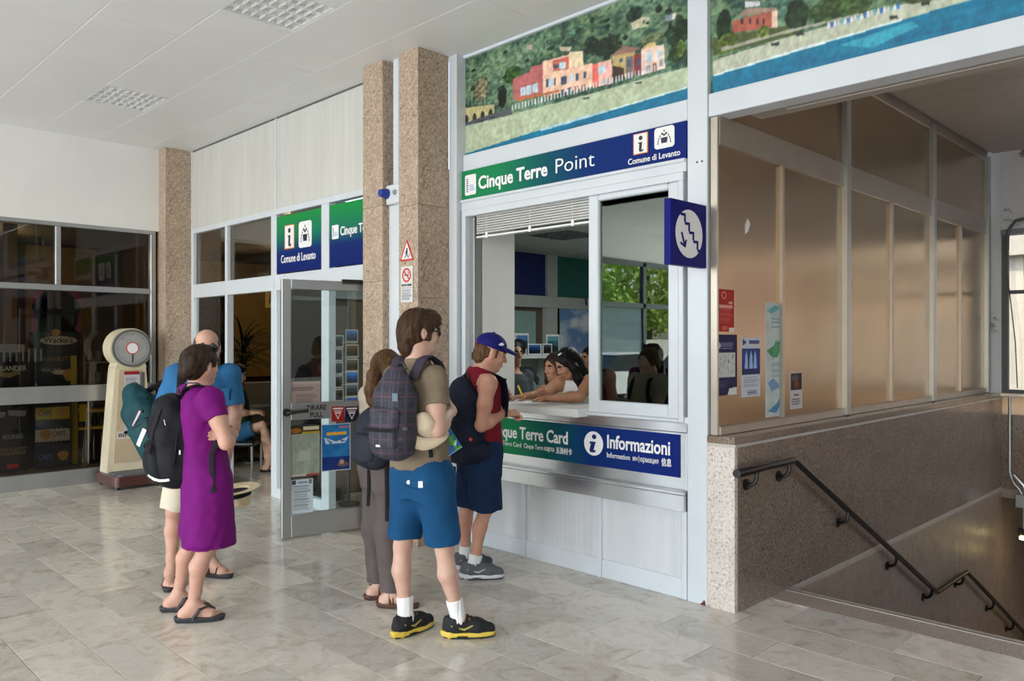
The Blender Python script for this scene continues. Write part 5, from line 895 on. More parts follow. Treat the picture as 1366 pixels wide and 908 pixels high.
# ------------------------------------------------------------------ signed-distance sculpting: smooth unions of tapered limbs, meshed with surface nets
def vv(*a): return np.array(a, float)
def nrm(v): v = np.asarray(v, float); return v/(np.linalg.norm(v)+1e-9)
class Sculpt:
    def __init__(s): s.p = []; s.post = []
    def _a(s, op, k, lo, hi, f): s.p.append((op, k, np.array(lo, float), np.array(hi, float), f)); return s
    def cap(s, a, b, ra, rb, k=.02, op='u', flat=False):
        a, b = np.array(a, float), np.array(b, float); R = max(ra, rb); d = b-a; L = d @ d+1e-12
        def f(x, y, z):
            X, Y, Z = x-a[0], y-a[1], z-a[2]; t = np.clip((X*d[0]+Y*d[1]+Z*d[2])/L, 0, 1)
            g = np.sqrt((X-t*d[0])**2+(Y-t*d[1])**2+(Z-t*d[2])**2)-(ra+t*(rb-ra))
            return np.maximum(g, ((X-d[0])*d[0]+(Y-d[1])*d[1]+(Z-d[2])*d[2])/math.sqrt(L)) if flat else g
        return s._a(op, k, np.minimum(a, b)-R, np.maximum(a, b)+R, f)
    def chain(s, pts, rs, k=.02, op='u'):
        for i in range(len(pts)-1): s.cap(pts[i], pts[i+1], rs[i], rs[i+1], k, op)
        return s
    def ell(s, c, r, R=None, k=.02, op='u'):
        c = np.array(c, float); r = np.array(r, float); R = np.eye(3) if R is None else R; m = r.max()
        e = np.sqrt(((R*r[None, :])**2).sum(1))
        def f(x, y, z):
            X, Y, Z = x-c[0], y-c[1], z-c[2]; q = [(X*R[0, i]+Y*R[1, i]+Z*R[2, i]) for i in range(3)]
            k0 = np.sqrt(sum((q[i]/r[i])**2 for i in range(3))); k1 = np.sqrt(sum((q[i]/r[i]**2)**2 for i in range(3)))+1e-9
            return k0*(k0-1)/k1
        return s._a(op, k, c-e, c+e, f)
    def box(s, c, b, R=None, rad=.02, k=.01, op='u'):
        c = np.array(c, float); b = np.array(b, float); R = np.eye(3) if R is None else R; e = (np.abs(R)*b[None, :]).sum(1)
        def f(x, y, z):
            X, Y, Z = x-c[0], y-c[1], z-c[2]; q = [np.abs(X*R[0, i]+Y*R[1, i]+Z*R[2, i])-b[i]+rad for i in range(3)]
            return np.sqrt(sum(np.maximum(v, 0)**2 for v in q))+np.minimum(np.maximum(np.maximum(q[0], q[1]), q[2]), 0)-rad
        return s._a(op, k, c-e, c+e, f)
    def loft(s, st, n=2.3, k=.02, op='u'):
        """st: rows of z, cx, cy, rx, ry, yaw sorted by z"""
        st = np.array(sorted(st), float); zz = st[:, 0]; R = st[:, 3:5].max()
        lo = vv((st[:, 1]-R).min(), (st[:, 2]-R).min(), zz[0]); hi = vv((st[:, 1]+R).max(), (st[:, 2]+R).max(), zz[-1])
        def f(x, y, z):
            I = [np.interp(z, zz, st[:, i]) for i in range(1, 6)]; X, Y = x-I[0], y-I[1]; c, q = np.cos(I[4]), np.sin(I[4])
            u = np.abs((X*c+Y*q)/I[2]); v = np.abs((-X*q+Y*c)/I[3]); g = (u**n+v**n)**(1/n)
            d = (g-1)*np.minimum(I[2], I[3])
            return np.maximum(d, np.maximum(zz[0]-z, z-zz[-1]))
        return s._a(op, k, lo, hi, f)
    def cut(s, p, n, k=.004):       # removes what lies on the side n points to
        p = np.array(p, float); n = nrm(n)
        s.p.append(('plane', k, p, n, None)); return s
    def fold(s, amp, freq, seed=0, zstretch=1.0): s.post.append((amp, freq, seed, zstretch)); return s
    def mesh(s, name, mat, parent, h=.006, smooth=True):
        lo = np.min([p[2] for p in s.p if p[0] == 'u'], 0)-.02; hi = np.max([p[3] for p in s.p if p[0] == 'u'], 0)+.02
        nn = np.ceil((hi-lo)/h).astype(int)+1; ax = [(lo[i]+h*np.arange(nn[i])).astype(np.float32) for i in range(3)]; V = np.full(nn, .5, np.float32)
        for op, k, a, b, f in s.p:
            if op == 'plane':
                d = (ax[0]-a[0])[:, None, None]*b[0]+(ax[1]-a[1])[None, :, None]*b[1]+(ax[2]-a[2])[None, None, :]*b[2]; V = np.maximum(V, d.astype(np.float32)); continue
            i0 = np.maximum(np.floor((a-lo-k-3*h)/h).astype(int), 0); i1 = np.minimum(np.ceil((b-lo+k+3*h)/h).astype(int)+1, nn)
            if (i1 <= i0).any(): continue
            sl = tuple(slice(i0[i], i1[i]) for i in range(3)); d = f(ax[0][sl[0]][:, None, None], ax[1][sl[1]][None, :, None], ax[2][sl[2]][None, None, :]).astype(np.float32); W = V[sl]
            if op == 'u': hh = np.maximum(k-np.abs(W-d), 0)/k; V[sl] = np.minimum(W, d)-hh*hh*k*.25
            elif op == 's': d = -d; hh = np.maximum(k-np.abs(W-d), 0)/k; V[sl] = np.maximum(W, d)+hh*hh*k*.25
        for amp, fr, seed, zs in s.post:
            I = np.nonzero(np.abs(V) < amp+3*h); P = np.stack([ax[i][I[i]] for i in range(3)], 1); P[:, 2] *= zs; rs = np.random.RandomState(seed); acc = 0
            for o in range(5):
                dr = nrm(rs.normal(size=3)); d2 = nrm(rs.normal(size=3)); acc = acc+np.sin(P @ dr*fr*(1+.5*o)+rs.rand()*6+1.5*np.sin(P @ d2*fr*.6))/(1+.4*o)
            V[I] += (amp*.45*acc).astype(np.float32)
        S_ = V < 0; c = [S_[i:nn[0]-1+i, j:nn[1]-1+j, l:nn[2]-1+l] for i in (0, 1) for j in (0, 1) for l in (0, 1)]
        any_ = c[0].copy(); all_ = c[0].copy()
        for q in c[1:]: any_ |= q; all_ &= q
        mk = any_ & ~all_; idx = np.argwhere(mk); ids = np.full(mk.shape, -1, np.int32); ids[mk] = np.arange(len(idx)); acc = np.zeros((len(idx), 3)); cnt = np.zeros(len(idx))
        offs = [(i, j, l) for i in (0, 1) for j in (0, 1) for l in (0, 1)]
        for o0 in offs:
            for a_ in range(3):
                if o0[a_]: continue
                o1 = list(o0); o1[a_] = 1; v0 = V[tuple((idx+o0).T)]; v1 = V[tuple((idx+o1).T)]; m = (v0 < 0) != (v1 < 0); t = v0[m]/(v0[m]-v1[m]); acc[m] += np.array(o0); acc[m, a_] += t; cnt[m] += 1
        P = lo+h*(idx+acc/cnt[:, None]); Q = []
        for a_ in range(3):
            b_, c_ = (a_+1) % 3, (a_+2) % 3; s0 = [slice(None)]*3; s1 = [slice(None)]*3; s0[a_] = slice(0, -1); s1[a_] = slice(1, None); A, Bq = S_[tuple(s0)], S_[tuple(s1)]
            for sgn in (0, 1):
                e = np.argwhere((A & ~Bq) if sgn == 0 else (~A & Bq)); ok = (e[:, b_] > 0) & (e[:, c_] > 0) & (e[:, b_] < nn[b_]-1) & (e[:, c_] < nn[c_]-1); e = e[ok]
                def g(db, dc): q = e.copy(); q[:, b_] -= db; q[:, c_] -= dc; return ids[tuple(q.T)]
                k4 = [g(1, 1), g(0, 1), g(0, 0), g(1, 0)]; Q.append(np.stack(k4 if sgn == 0 else k4[::-1], 1))
        return mesh_np(name, P, np.concatenate(Q), mat, parent, smooth)
def Rz(a): c, s = math.cos(a), math.sin(a); return np.array([[c, -s, 0], [s, c, 0], [0, 0, 1.0]])
def Ry(a): c, s = math.cos(a), math.sin(a); return np.array([[c, 0, s], [0, 1, 0], [-s, 0, c]])
def Rx(a): c, s = math.cos(a), math.sin(a); return np.array([[1, 0, 0], [0, c, -s], [0, s, c]])
def frame(fwd, up=(0, 0, 1)):       # columns: forward, left, up
    f = nrm(fwd); l = nrm(np.cross(up, f)); return np.stack([f, l, np.cross(f, l)], 1)

class Person:
    """joints are set in a frame turned with the camera's heading: x to the right of the view, y away from it, z up"""
    def __init__(s, d0, px0, label, phi, name='person'):
        s.d0 = d0; s.r0 = (px0-683)/FOC*d0; s.root = empty(name, ((s.r0-d0)/Q2, (s.r0+d0)/Q2, 0), PI/4, label, 'person'); s.phi = math.radians(phi); p = s.phi
        s.f = vv(math.cos(p), math.sin(p), 0); s.rt = vv(math.sin(p), -math.cos(p), 0); s.yaw = p-PI/2
    def J(s, px, py, dy=0.0): d = s.d0+dy; return vv((px-683)/FOC*d-s.r0, dy, EYE-(py-HOR)*d/FOC)
    def Z(s, px, z, dy=0.0): d = s.d0+dy; return vv((px-683)/FOC*d-s.r0, dy, z)
    def prop(s, name, label, cat):      # a thing of its own, standing in the same frame
        return empty(name, s.root.location, PI/4, label, cat)
    def torso(s, q, st, k=.03, grow=0.0, n=2.3):
        """st: (z, half width, half depth); centres follow the spine polyline s.spine [(x, y, z)...]"""
        sp = np.array(sorted(s.spine, key=lambda v: v[2])); q.loft([(z, np.interp(z, sp[:, 2], sp[:, 0]), np.interp(z, sp[:, 2], sp[:, 1]), a+grow, b+grow, s.yaw) for z, a, b in st], n, k); return q
def hand(q, wr, dirn, palm, size=1.0, curl=.5, side=1, spread=.1, k=.006):
    """palm, four unequal bent fingers and a thumb leaving the side of the palm; palm = direction the palm faces; side +1/-1 puts the thumb"""
    d = nrm(dirn); p = nrm(np.array(palm)-d*np.dot(palm, d)); l = np.cross(d, p)*side; w = np.array(wr, float); S_ = size
    c = w+d*.052*S_; R = np.stack([d, l, p], 1); q.box(c, (.050*S_, .040*S_, .015*S_), R, .014*S_, .02); q.cap(w-d*.02, w+d*.03*S_, .026*S_, .026*S_, .02)
    for i, L in enumerate((.078, .086, .08, .062)):
        o = (.030-.0205*i)*S_; b = w+d*.098*S_+l*o; a = 0; dd = nrm(d+l*(.5-i/3)*spread*1.2); pts = [b-d*.02*S_]; pos = b; seg = (.45, .32, .23)
        for j in range(3):
            a += curl*(1.0 if j else .8); v = dd*math.cos(a)+p*math.sin(a); pts.append(pos); pos = pos+v*L*S_*seg[j]
        pts.append(pos); r = (.0095 if i < 3 else .0085)*S_; q.chain(pts, [r*1.1, r*1.08, r*1.04, r, r*.82], k)
    t0 = w+d*.028*S_+l*.028*S_; t1 = t0+(d*.55+l*.75+p*.25)*.036*S_; t2 = t1+nrm(d*.85+l*.25+p*.5*curl*2)*.032*S_; t3 = t2+nrm(d+p*curl)*.025*S_; q.chain([t0, t1, t2, t3], [.015*S_, .0125*S_, .011*S_, .009*S_], .01)
def head(q, c, R, s=1.0, neck=None, rn=.056, fem=False, jaw=1.0):
    H = lambda a, b, z: np.array(c)+R @ vv(a, b, z)*s
    q.ell(H(-.012, 0, .03), vv(.098, .076, .088)*s, R, .03); q.ell(H(.025, 0, -.03), vv(.066, .060, .085)*s, R, .03); q.ell(H(.055, 0, -.094), vv(.028, .028*jaw, .022)*s, R, .025)
    for b in (-1, 1):
        q.cap(H(-.005, .052*b*jaw, -.045), H(.05, .02*b*jaw, -.095), .024*s, .018*s, .025); q.ell(H(.062, .036*b, -.028), vv(.026, .022, .022)*s, R, .02); q.cap(H(.082, .012*b, .018), H(.07, .045*b, .016), .011*s, .010*s, .012)
        q.ell(H(.094, .031*b, .0), vv(.014, .017, .011)*s, R, .012, 's'); q.ell(H(.079, .031*b, .001), vv(.0125, .0135, .0115)*s, R, .003)
        q.ell(H(-.004, .081*b, -.006), vv(.019, .009, .032)*s, R @ Rz(.3*b), .008); q.ell(H(.004, .089*b, -.004), vv(.008, .006, .016)*s, R, .004, 's'); q.ell(H(.100, .012*b, -.036), vv(.010, .008, .008)*s, R, .006)
    q.cap(H(.088, 0, .012), H(.106 if fem else .112, 0, -.030), (.007 if fem else .009)*s, (.0095 if fem else .0125)*s, .012); q.cap(H(.088, -.018, -.060), H(.088, .018, -.060), .008*s, .008*s, .008); q.cap(H(.086, -.015, -.071), H(.086, .015, -.071), .009*s, .009*s, .008); q.cap(H(.101, -.02, -.0655), H(.101, .02, -.0655), .0045*s, .0045*s, .004, 's')
    if neck is not None: q.cap(H(-.025, 0, -.06), neck, rn*s, rn*1.1*s, .04)
def eyes(P, c, R, s=1.0, mat=None):
    H = lambda a, b, z: np.array(c)+R @ vv(a, b, z)*s
    for b in (-1, 1): Sculpt().ell(H(.0800, .031*b, .0), vv(.0113, .0112, .0052)*s, R).mesh('eye', EYEW, P.root, .003); Sculpt().ell(H(.0890, .031*b, .0), vv(.004, .0062, .0058)*s, R).mesh('iris', EYEB, P.root, .002)
    for b in (-1, 1): Sculpt().chain([H(.094, .014*b, .019), H(.092, .032*b, .025), H(.078, .05*b, .019)], [.004, .0045, .003]).mesh('eyebrow', mat or BROWN_H, P.root, .003)
def limbs(q, a, m, b, r, k=.03): q.cap(a, m, r[0], r[1], k); q.cap(m, b, r[1], r[2], k)
def leg(q, hip, kn, an, s=1.0, back=(0, 0, 0), k=.03):
    hip, kn, an = map(np.array, (hip, kn, an)); back = np.array(back, float)
    q.cap(hip, kn, .085*s, .050*s, k); q.cap(kn, kn+(an-kn)*.33+back*.018, .047*s, .051*s, .02); q.cap(kn+(an-kn)*.33+back*.018, an+(kn-an)*.22, .051*s, .032*s, .02); q.cap(an+(kn-an)*.25, an, .032*s, .031*s, .02); q.ell(kn-back*.012, (.043*s,)*3, None, .02)
def arm(q, sh, el, wr, s=1.0, k=.025):
    sh, el, wr = map(np.array, (sh, el, wr)); q.ell(sh, (.064*s,)*3, None, .04); q.cap(sh, sh+(el-sh)*.5, .058*s, .052*s, k); q.cap(sh+(el-sh)*.5, el, .052*s, .041*s, k); q.cap(el, el+(wr-el)*.3, .042*s, .045*s, k); q.cap(el+(wr-el)*.3, wr, .045*s, .028*s, k)
def foot(q, an, yaw, s=1.0, k=.015):
    f = vv(math.cos(yaw), math.sin(yaw), 0); l = vv(-f[1], f[0], 0); g = vv(an[0], an[1], 0); U = vv(0, 0, 1)
    q.cap(an, g-f*.045*s+U*.045, .036*s, .036*s, .03); q.cap(an+f*.02, g+f*.10*s+U*.038, .037*s, .034*s, .03); q.cap(g-f*.04*s+U*.04, g+f*.11*s+U*.034, .034*s, .03*s, .03)
    for i, L in enumerate((.052, .046, .042, .036, .03)): b = g+f*(.115-.008*abs(i-.5))*s+l*(.032-.0165*i)*s*1.0; q.cap(b+U*.034, b+f*L*s+U*.03, .0125*s if i == 0 else .0095*s, .012*s if i == 0 else .0085*s, .008)
def shoe(P, an, yaw, mats, s=1.0, sockh=.19, name='shoe', side=1, kn=None):
    """trainer: upper with collar, sole, laces, tongue; sock inside"""
    f = vv(math.cos(yaw), math.sin(yaw), 0); l = vv(-f[1], f[0], 0); g = vv(an[0], an[1], 0); U = vv(0, 0, 1); R = np.stack([f, l, U], 1)
    q = Sculpt(); q.cap(g-f*.045*s+U*.055, g+f*.10*s+U*.05, .040*s, .043*s, .03); q.cap(g+f*.10*s+U*.048, g+f*.165*s+U*.040, .043*s, .034*s, .03); q.cap(g-f*.02*s+U*.06, g-f*.012*s+U*.098, .042*s, .045*s, .03); q.cap(g+f*.02*s+U*.095, g+f*.10*s+U*.06, .032*s, .03*s, .03); q.cap(g-f*.062*s+U*.05, g-f*.068*s+U*.10, .022*s, .016*s, .02)
    q.cap(g-f*.01+U*.085, g-f*.01+U*.16, .036*s, .044*s, .008, 's'); q.cut(g+U*.018, -U); o = q.mesh(name, mats['upper'], P.root, .0045)
    q = Sculpt(); q.loft([(.001, g[0]+f[0]*.055*s, g[1]+f[1]*.055*s, .138*s, .046*s, yaw), (.018, g[0]+f[0]*.055*s, g[1]+f[1]*.055*s, .146*s, .050*s, yaw), (.034, g[0]+f[0]*.055*s, g[1]+f[1]*.055*s, .143*s, .048*s, yaw)], 2.6, .008); q.box(g+f*.02*s-l*.05*side+U*.004, (.03, .02, .012), R, .01, .01, 's'); q.cap(g-f*.05*s+U*.03, g-f*.07*s+U*.035, .042*s, .03*s, .01); q.cut(g, -U); q.cut(g+U*.043, U); q.mesh('sole', mats['sole'], o, .004)
    q = Sculpt(); q.loft([(.001, g[0]+f[0]*.055*s, g[1]+f[1]*.055*s, .139*s, .047*s, yaw), (.012, g[0]+f[0]*.055*s, g[1]+f[1]*.055*s, .148*s, .0515*s, yaw)], 2.6, .004); q.mesh('tread', mats.get('tread', BLACK), o, .005)
    m = MB()
    for i in range(5):
        t = .035+.022*i; c = g+f*t*s+U*(.128-.33*t)*1.0; m.tube([c+l*.028*s-U*.008, c+U*.006, c-l*.028*s-U*.008], .0035, 6)
    m.build('laces', mats['lace'], o, True)
    for sd in (1, -1):
        q = Sculpt(); q.chain([g-f*.04*s+l*sd*.041*s+U*.072, g+f*.03*s+l*sd*.042*s+U*.052, g+f*.075*s+l*sd*.040*s+U*.072], [.006, .006, .006], .005); q.mesh('stripe', mats.get('stripe', mats['sole']), o, .004)
    q = Sculpt(); dk = nrm(np.array(kn)-np.array(an)); tp = np.array(an)+dk*(sockh-an[2]); q.cap(g-f*.005+U*.07, an, .042*s, .041*s, .02); q.cap(an, tp, .041*s, .046*s, .02, flat=True); q.fold(.0025, 160, 3, .08); q.mesh('sock', mats['sock'], P.root, .004)
    return o
def sandal(P, an, yaw, mat, s=1.0, solemat=None, straps='thong'):
    f = vv(math.cos(yaw), math.sin(yaw), 0); l = vv(-f[1], f[0], 0); g = vv(an[0], an[1], 0); U = vv(0, 0, 1)
    q = Sculpt(); q.loft([(.0, g[0]+f[0]*.048*s, g[1]+f[1]*.048*s, .128*s, .043*s, yaw), (.030, g[0]+f[0]*.048*s, g[1]+f[1]*.048*s, .136*s, .050*s, yaw)], 2.5, .006); q.cap(g-f*.05*s+U*.014, g-f*.06*s+U*.025, .032, .036, .01); q.cut(vv(0, 0, .034), U); q.cut(vv(0, 0, .0), -U); o = q.mesh('sandal', solemat or mat, P.root, .004)
    m = MB()
    if straps == 'thong':
        for sd in (1, -1): m.tube([g+f*.01*s+l*sd*.050*s+U*.025, g+f*.045*s+l*sd*.040*s+U*.076, g+f*.085*s+l*(sd*.010+.01)*s+U*.080, g+f*.125*s+l*.012*s+U*.058], [.019, .021, .018, .011], 8, flat=.35)
    else:
        for x, z in ((.02, .085), (.08, .074)): m.tube([g+f*x*s+l*.045*s+U*.02, g+f*x*s+l*.032*s+U*(z-.012), g+f*(x+.008)*s+U*z, g+f*x*s-l*.032*s+U*(z-.012), g+f*x*s-l*.045*s+U*.02], .011, 8, flat=.4, up=tuple(f))
        m.tube([g+l*.04*s+U*.03, g-f*.0*s+l*.038*s+U*.09, g-f*.055*s+U*.09, g-l*.038*s+U*.09, g-l*.04*s+U*.03], .009, 8, flat=.4, up=(0, 0, 1))
        m.tube([g+f*.02*s+l*.03*s+U*.09, g+f*.08*s-l*.02*s+U*.078], .009, 8, flat=.4)
    m.build('strap', mat, o, True); return o
def ribbon(pts, w, t, name, mat, parent, up): return MB().tube(pts, [w]*len(pts), 10, True, t/w, up).build(name, mat, parent, True)
EYEW = plain('eye_white', (.5, .46, .42), .25, var=.02); EYEB = plain('iris_dark', (.03, .02, .012), .2); BROWN_H = hairmat('brown_hair', (.042, .021, .010)); DARK_H = hairmat('dark_hair', (.024, .013, .008)); BLACK_H = hairmat('black_hair', (.008, .007, .007)); GREY_H = hairmat('greying_hair', (.06, .05, .045)); GING_H = hairmat('light_brown_hair', (.10, .05, .022))
SKF = skin('fair_skin', (.55, .36, .28)); SKP = skin('pink_skin', (.53, .32, .24)); SKT = skin('tanned_skin', (.40, .21, .125)); SKO = skin('reddened_skin', (.55, .30, .21))
# ------------------------------------------------------------------ people
from mathutils.bvhtree import BVHTree
def skinpt(P, o, px, py, out=.003, strict=False):
    """where the sight line meets a garment, a little above its surface"""
    e = Vector((-P.r0, -P.d0, EYE)); d = (Vector(P.J(px, py))-e).normalized(); h = (None, None)
    for q_ in (o if isinstance(o, list) else [o]):
        me = q_.data; g = BVHTree.FromPolygons([v.co for v in me.vertices], [p.vertices for p in me.polygons]).ray_cast(e, d)
        if g[0] and (not h[0] or (g[0]-e).length < (h[0]-e).length): h = g
    return (h[0]-d*out, h[1]) if h[0] else (None if strict else (Vector(P.J(px, py)), -d))
def plaid(name):
    m, t, b = _mat(name); b.inputs['Roughness'].default_value = .75; v = coords(t); base = N(t, 'ShaderNodeTexNoise', Scale=40.0); t.links.new(v, base.inputs[0]); cur = ramp(t, base.outputs[0], [(.3, (.018, .015, .022)), (.7, (.032, .027, .038))])
    for axis, sc_, col, w_ in (('DIAGONAL', 0, 0, 0), ('X', 5.0, (.05, .038, .068), .016), ('Z', 4.4, (.09, .03, .05), .014), ('X', 7.3, (.03, .058, .10), .010), ('Z', 8.1, (.038, .034, .058), .024)):
        if not sc_: continue
        wv = N(t, 'ShaderNodeTexWave', Scale=sc_, bands_direction=axis); t.links.new(v, wv.inputs[0]); mk = ramp(t, wv.outputs[0], [(.96-w_, (0, 0, 0)), (.985-w_*.3, (1, 1, 1))]); mx = N(t, 'ShaderNodeMix', data_type='RGBA'); t.links.new(mk, mx.inputs[0]); t.links.new(cur, mx.inputs[6]); mx.inputs[7].default_value = (*col, 1); cur = mx.outputs[2]
    t.links.new(cur, b.inputs['Base Color']); bump(t, b, base.outputs[0], .3, .004); return m
root_bag = {}
def decal(P, root, pts, w, name, mat, out=.004):
    r_ = [q_ for q_ in (skinpt(P, root_bag[root.name], px, py, out, True) for px, py in pts) if q_]
    if len(r_) < 2: return
    ribbon([tuple(p) for p, n in r_], w, .004, name, mat, root, [tuple(n) for p, n in r_])
def pack(P, name, label, c, hw, hd, hh, mat, tilt=0.0, roll=0.0, pocket=True, mat2=None, yaw=None, h=.0065, strapmat=None):
    """rucksack whose back panel faces along f; returns the root, its parts are in the person's frame"""
    root = P.prop(name, label, 'backpack'); f = P.f if yaw is None else vv(math.cos(yaw), math.sin(yaw), 0); R = np.stack([P.rt if yaw is None else vv(f[1], -f[0], 0), f, vv(0, 0, 1)], 1); R = R @ Ry(roll) @ Rx(tilt); U = R[:, 2]; F = R[:, 1]; X = R[:, 0]; c = np.array(c)
    q = Sculpt(); q.box(c-U*hh*.2, (hw, hd, hh*.8), R, min(hw, hd)*.75, .03); q.ell(c+U*hh*.42, (hw*.86, hd*.85, hh*.58), R, .05); q.ell(c-U*hh*.5-F*hd*.2, (hw*1.02, hd*1.0, hh*.5), R, .05); q.fold(.008, 17, 5); q.fold(.006, 45, 6, .3); body = q.mesh('bag', mat, root, h)
    if pocket:
        q = Sculpt(); q.box(c-F*hd*.95-U*hh*.35, (hw*.78, hd*.35, hh*.45), R, hd*.3, .02); q.ell(c-F*hd*1.05-U*hh*.45, (hw*.7, hd*.4, hh*.38), R, .03); q.fold(.005, 30, 8); q.mesh('front_pocket', mat2 or mat, root, h)
        for z, w_ in ((.18, .72), (-.0, .74)): p = [c-F*hd*(1.02+.28*(z < .1)-.1*abs(u)**3)+U*hh*z+X*hw*w_*u for u in np.linspace(-1, 1, 9)]; MB().tube([tuple(v) for v in p], .0035, 6).build('zip', BLACK, root, True)
    q = [c+U*hh*.93+X*.03*u+U*.035*(1-u*u)+F*hd*.5 for u in np.linspace(-1, 1, 7)]; MB().tube([tuple(v) for v in q], .008, 6).build('grab_loop', BLACK, root, True)
    root_bag[root.name] = [c for c in root.children if c.name.startswith(('bag', 'front_pocket'))]
    return root, c, R
def shoulder_straps(P, root, c, R, hh, hd, neckp, chestz, mat, w=.028, sides=(1, -1), reach=.10, front=.13):
    n = np.array(neckp)
    for sd in sides:
        a = c+R[:, 2]*hh*.72+R[:, 1]*hd*.7+R[:, 0]*.06*sd; b = n-P.f*.07+P.rt*reach*.92*sd+vv(0, 0, -.005); d = n+P.f*.0+P.rt*reach*sd+vv(0, 0, .012); e = n+P.f*.085+P.rt*(reach+.01)*sd+vv(0, 0, -.035); g = vv(n[0], n[1], chestz)+P.f*front+P.rt*(reach+.02)*sd; k = vv(n[0], n[1], chestz-.16)+P.f*(front*.75)+P.rt*(reach+.06)*sd
        pts = [a, b, d, e, g, k]; nn = [-P.f*.6+vv(0, 0, .8), -P.f*.4+vv(0, 0, 1), vv(0, 0, 1), P.f*.5+vv(0, 0, .8), P.f, P.f+P.rt*.4*sd]
        P2 = []; N2 = []
        for i in range(len(pts)-1):
            for t in np.linspace(0, 1, 5, endpoint=False): P2.append(pts[i]*(1-t)+pts[i+1]*t); N2.append(nn[i]*(1-t)+nn[i+1]*t)
        for _ in range(2): P2 = [P2[0]]+[(P2[i-1]+2*P2[i]+P2[i+1])/4 for i in range(1, len(P2)-1)]+[P2[-1]]
        ribbon([tuple(v) for v in P2], w, .006, 'shoulder_strap', mat, root, [tuple(v) for v in N2])
def quad_print(P, cs, canvas, name, label, cat):
    """flat sheet through three corners given in the person's frame: lower left, lower right, upper left"""
    a, b, d = map(np.array, cs); w, h = np.linalg.norm(b-a), np.linalg.norm(d-a); x = nrm(b-a); z = nrm((d-a)-x*np.dot(d-a, x)); y = np.cross(z, x); o = canvas.build(name, w, h, PRINT, None, thick=.0015)
    M = Matrix(((x[0], y[0], z[0], a[0]), (x[1], y[1], z[1], a[1]), (x[2], y[2], z[2], a[2]), (0, 0, 0, 1))); W = Matrix.Translation(P.root.location) @ Matrix.Rotation(PI/4, 4, 'Z') @ M; o.location = W.translation; o.rotation_euler = W.to_euler(); return tag(o, label, cat)
def dangle(P, root, pts, mat=None, w=.011, name='hanging_strap'):
    ribbon([tuple(p) for p in pts], w, .003, name, mat or BLACKW, root, (0, -1, .1))
BLACKW = cloth('black_webbing', (.012, .012, .014)); SOCK = cloth('white_sock', (.74, .74, .74), var=.05)

# ---- man in a tan T-shirt, his back to us
P = Person(4.30, 588, 'man in tan T-shirt and blue shorts standing with his back turned, plaid rucksack on', 60); J, Zp = P.J, P.Z
P.spine = [Zp(566, .70, .02), Zp(563, .88, .02), Zp(561, 1.02, .01), Zp(557, 1.28, 0), Zp(556, 1.49, 0)]
nk = Zp(556, 1.50, .0); RS, LS = Zp(580, 1.40, -.085), Zp(529, 1.40, .085); RE, LE = J(583, 572, -.185), J(522, 585, .16); RW, LW_ = J(601, 547, .05), J(572, 575, .20)
hips = (Zp(577, .87, -.05), Zp(550, .87, .07)); kns = (Zp(593, .475, -.01), Zp(537, .475, .07)); ans = (Zp(612, .09, .0), Zp(541, .09, .03))
hc = J(561, 443, .01); HR = frame((math.cos(.38), math.sin(.38), -.06)); H = lambda a, b, z: hc+HR @ vv(a, b, z)
q = Sculpt(); P.torso(q, [(.76, .10, .09), (.86, .155, .105), (.95, .155, .105), (1.05, .14, .098), (1.2, .155, .105), (1.33, .165, .11), (1.42, .13, .09), (1.48, .07, .065)])
for s_, e_, w_ in ((RS, RE, RW), (LS, LE, LW_)): arm(q, s_, e_, w_)
for a_, b_, c_ in zip(hips, kns, ans): leg(q, a_, b_, c_, 1.0, -P.f)
foot(q, ans[0], .09, .95); foot(q, ans[1], .85, .95); head(q, hc, HR, 1.0, nk); hand(q, RW, (-.45, .75, .25), (-.5, -.5, 0), 1.0, .55, 1); hand(q, LW_, (.55, -.5, -.2), (0, -.2, -1), 1.0, .75, -1); q.mesh('body', SKF, P.root, .0055); eyes(P, hc, HR)
q = Sculpt(); q.ell(H(-.02, 0, .038), (.108, .090, .096), HR, .03); q.ell(H(-.075, 0, -.03), (.052, .074, .085), HR, .04); q.ell(H(-.075, 0, -.095), (.03, .055, .045), HR, .03)
for b in (1, -1): q.ell(H(-.03, .068*b, -.0), (.062, .026, .062), HR, .03); q.cap(H(.028, .074*b, .02), H(.032, .069*b, -.034), .014, .010, .015); q.ell(H(-.004, .088*b, -.012), (.02, .014, .028), HR, .006, 's')
q.ell(H(.062, .0, .083), (.045, .07, .034), HR, .03); q.cap(H(.085, .03, .075), H(.086, -.045, .05), .016, .012, .02); q.ell(H(.13, 0, -.045), (.078, .10, .112), HR, .008, 's'); q.fold(.006, 80, 2, .25); q.fold(.003, 160, 4, .2); q.mesh('hair', BROWN_H, P.root, .0045)
sgl = Sculpt()
for b in (1, -1): sgl.ell(H(.099, .034*b, .0), (.007, .027, .018), HR @ Rz(.15*b), .004); sgl.chain([H(.092, .062*b, .008), H(.05, .079*b, .01), H(-.01, .084*b, .006)], [.004, .0035, .003], .004)
sgl.cap(H(.105, .012, .006), H(.105, -.012, .006), .003, .003, .003); sgl.mesh('sunglasses', BLACKM, P.root, .003)
TAN = cloth('tan_cotton', (.185, .145, .10)); q = Sculpt(); P.torso(q, [(.92, .178, .132), (1.03, .168, .128), (1.15, .172, .13), (1.3, .172, .132), (1.39, .150, .112), (1.45, .098, .085), (1.49, .078, .076), (1.515, .071, .071)])
for s_, e_ in ((RS, RE), (LS, LE)): q.ell(s_, (.070,)*3, None, .05); q.cap(s_, s_+(e_-s_)*.54, .068, .067, .03, flat=True)
q.cap(nk+vv(0, 0, .03), nk+vv(0, 0, .09), .050, .064, .006, 's'); q.fold(.007, 22, 4, .55); q.fold(.003, 60, 9, .5); shirt = q.mesh('tshirt', TAN, P.root, .0055)
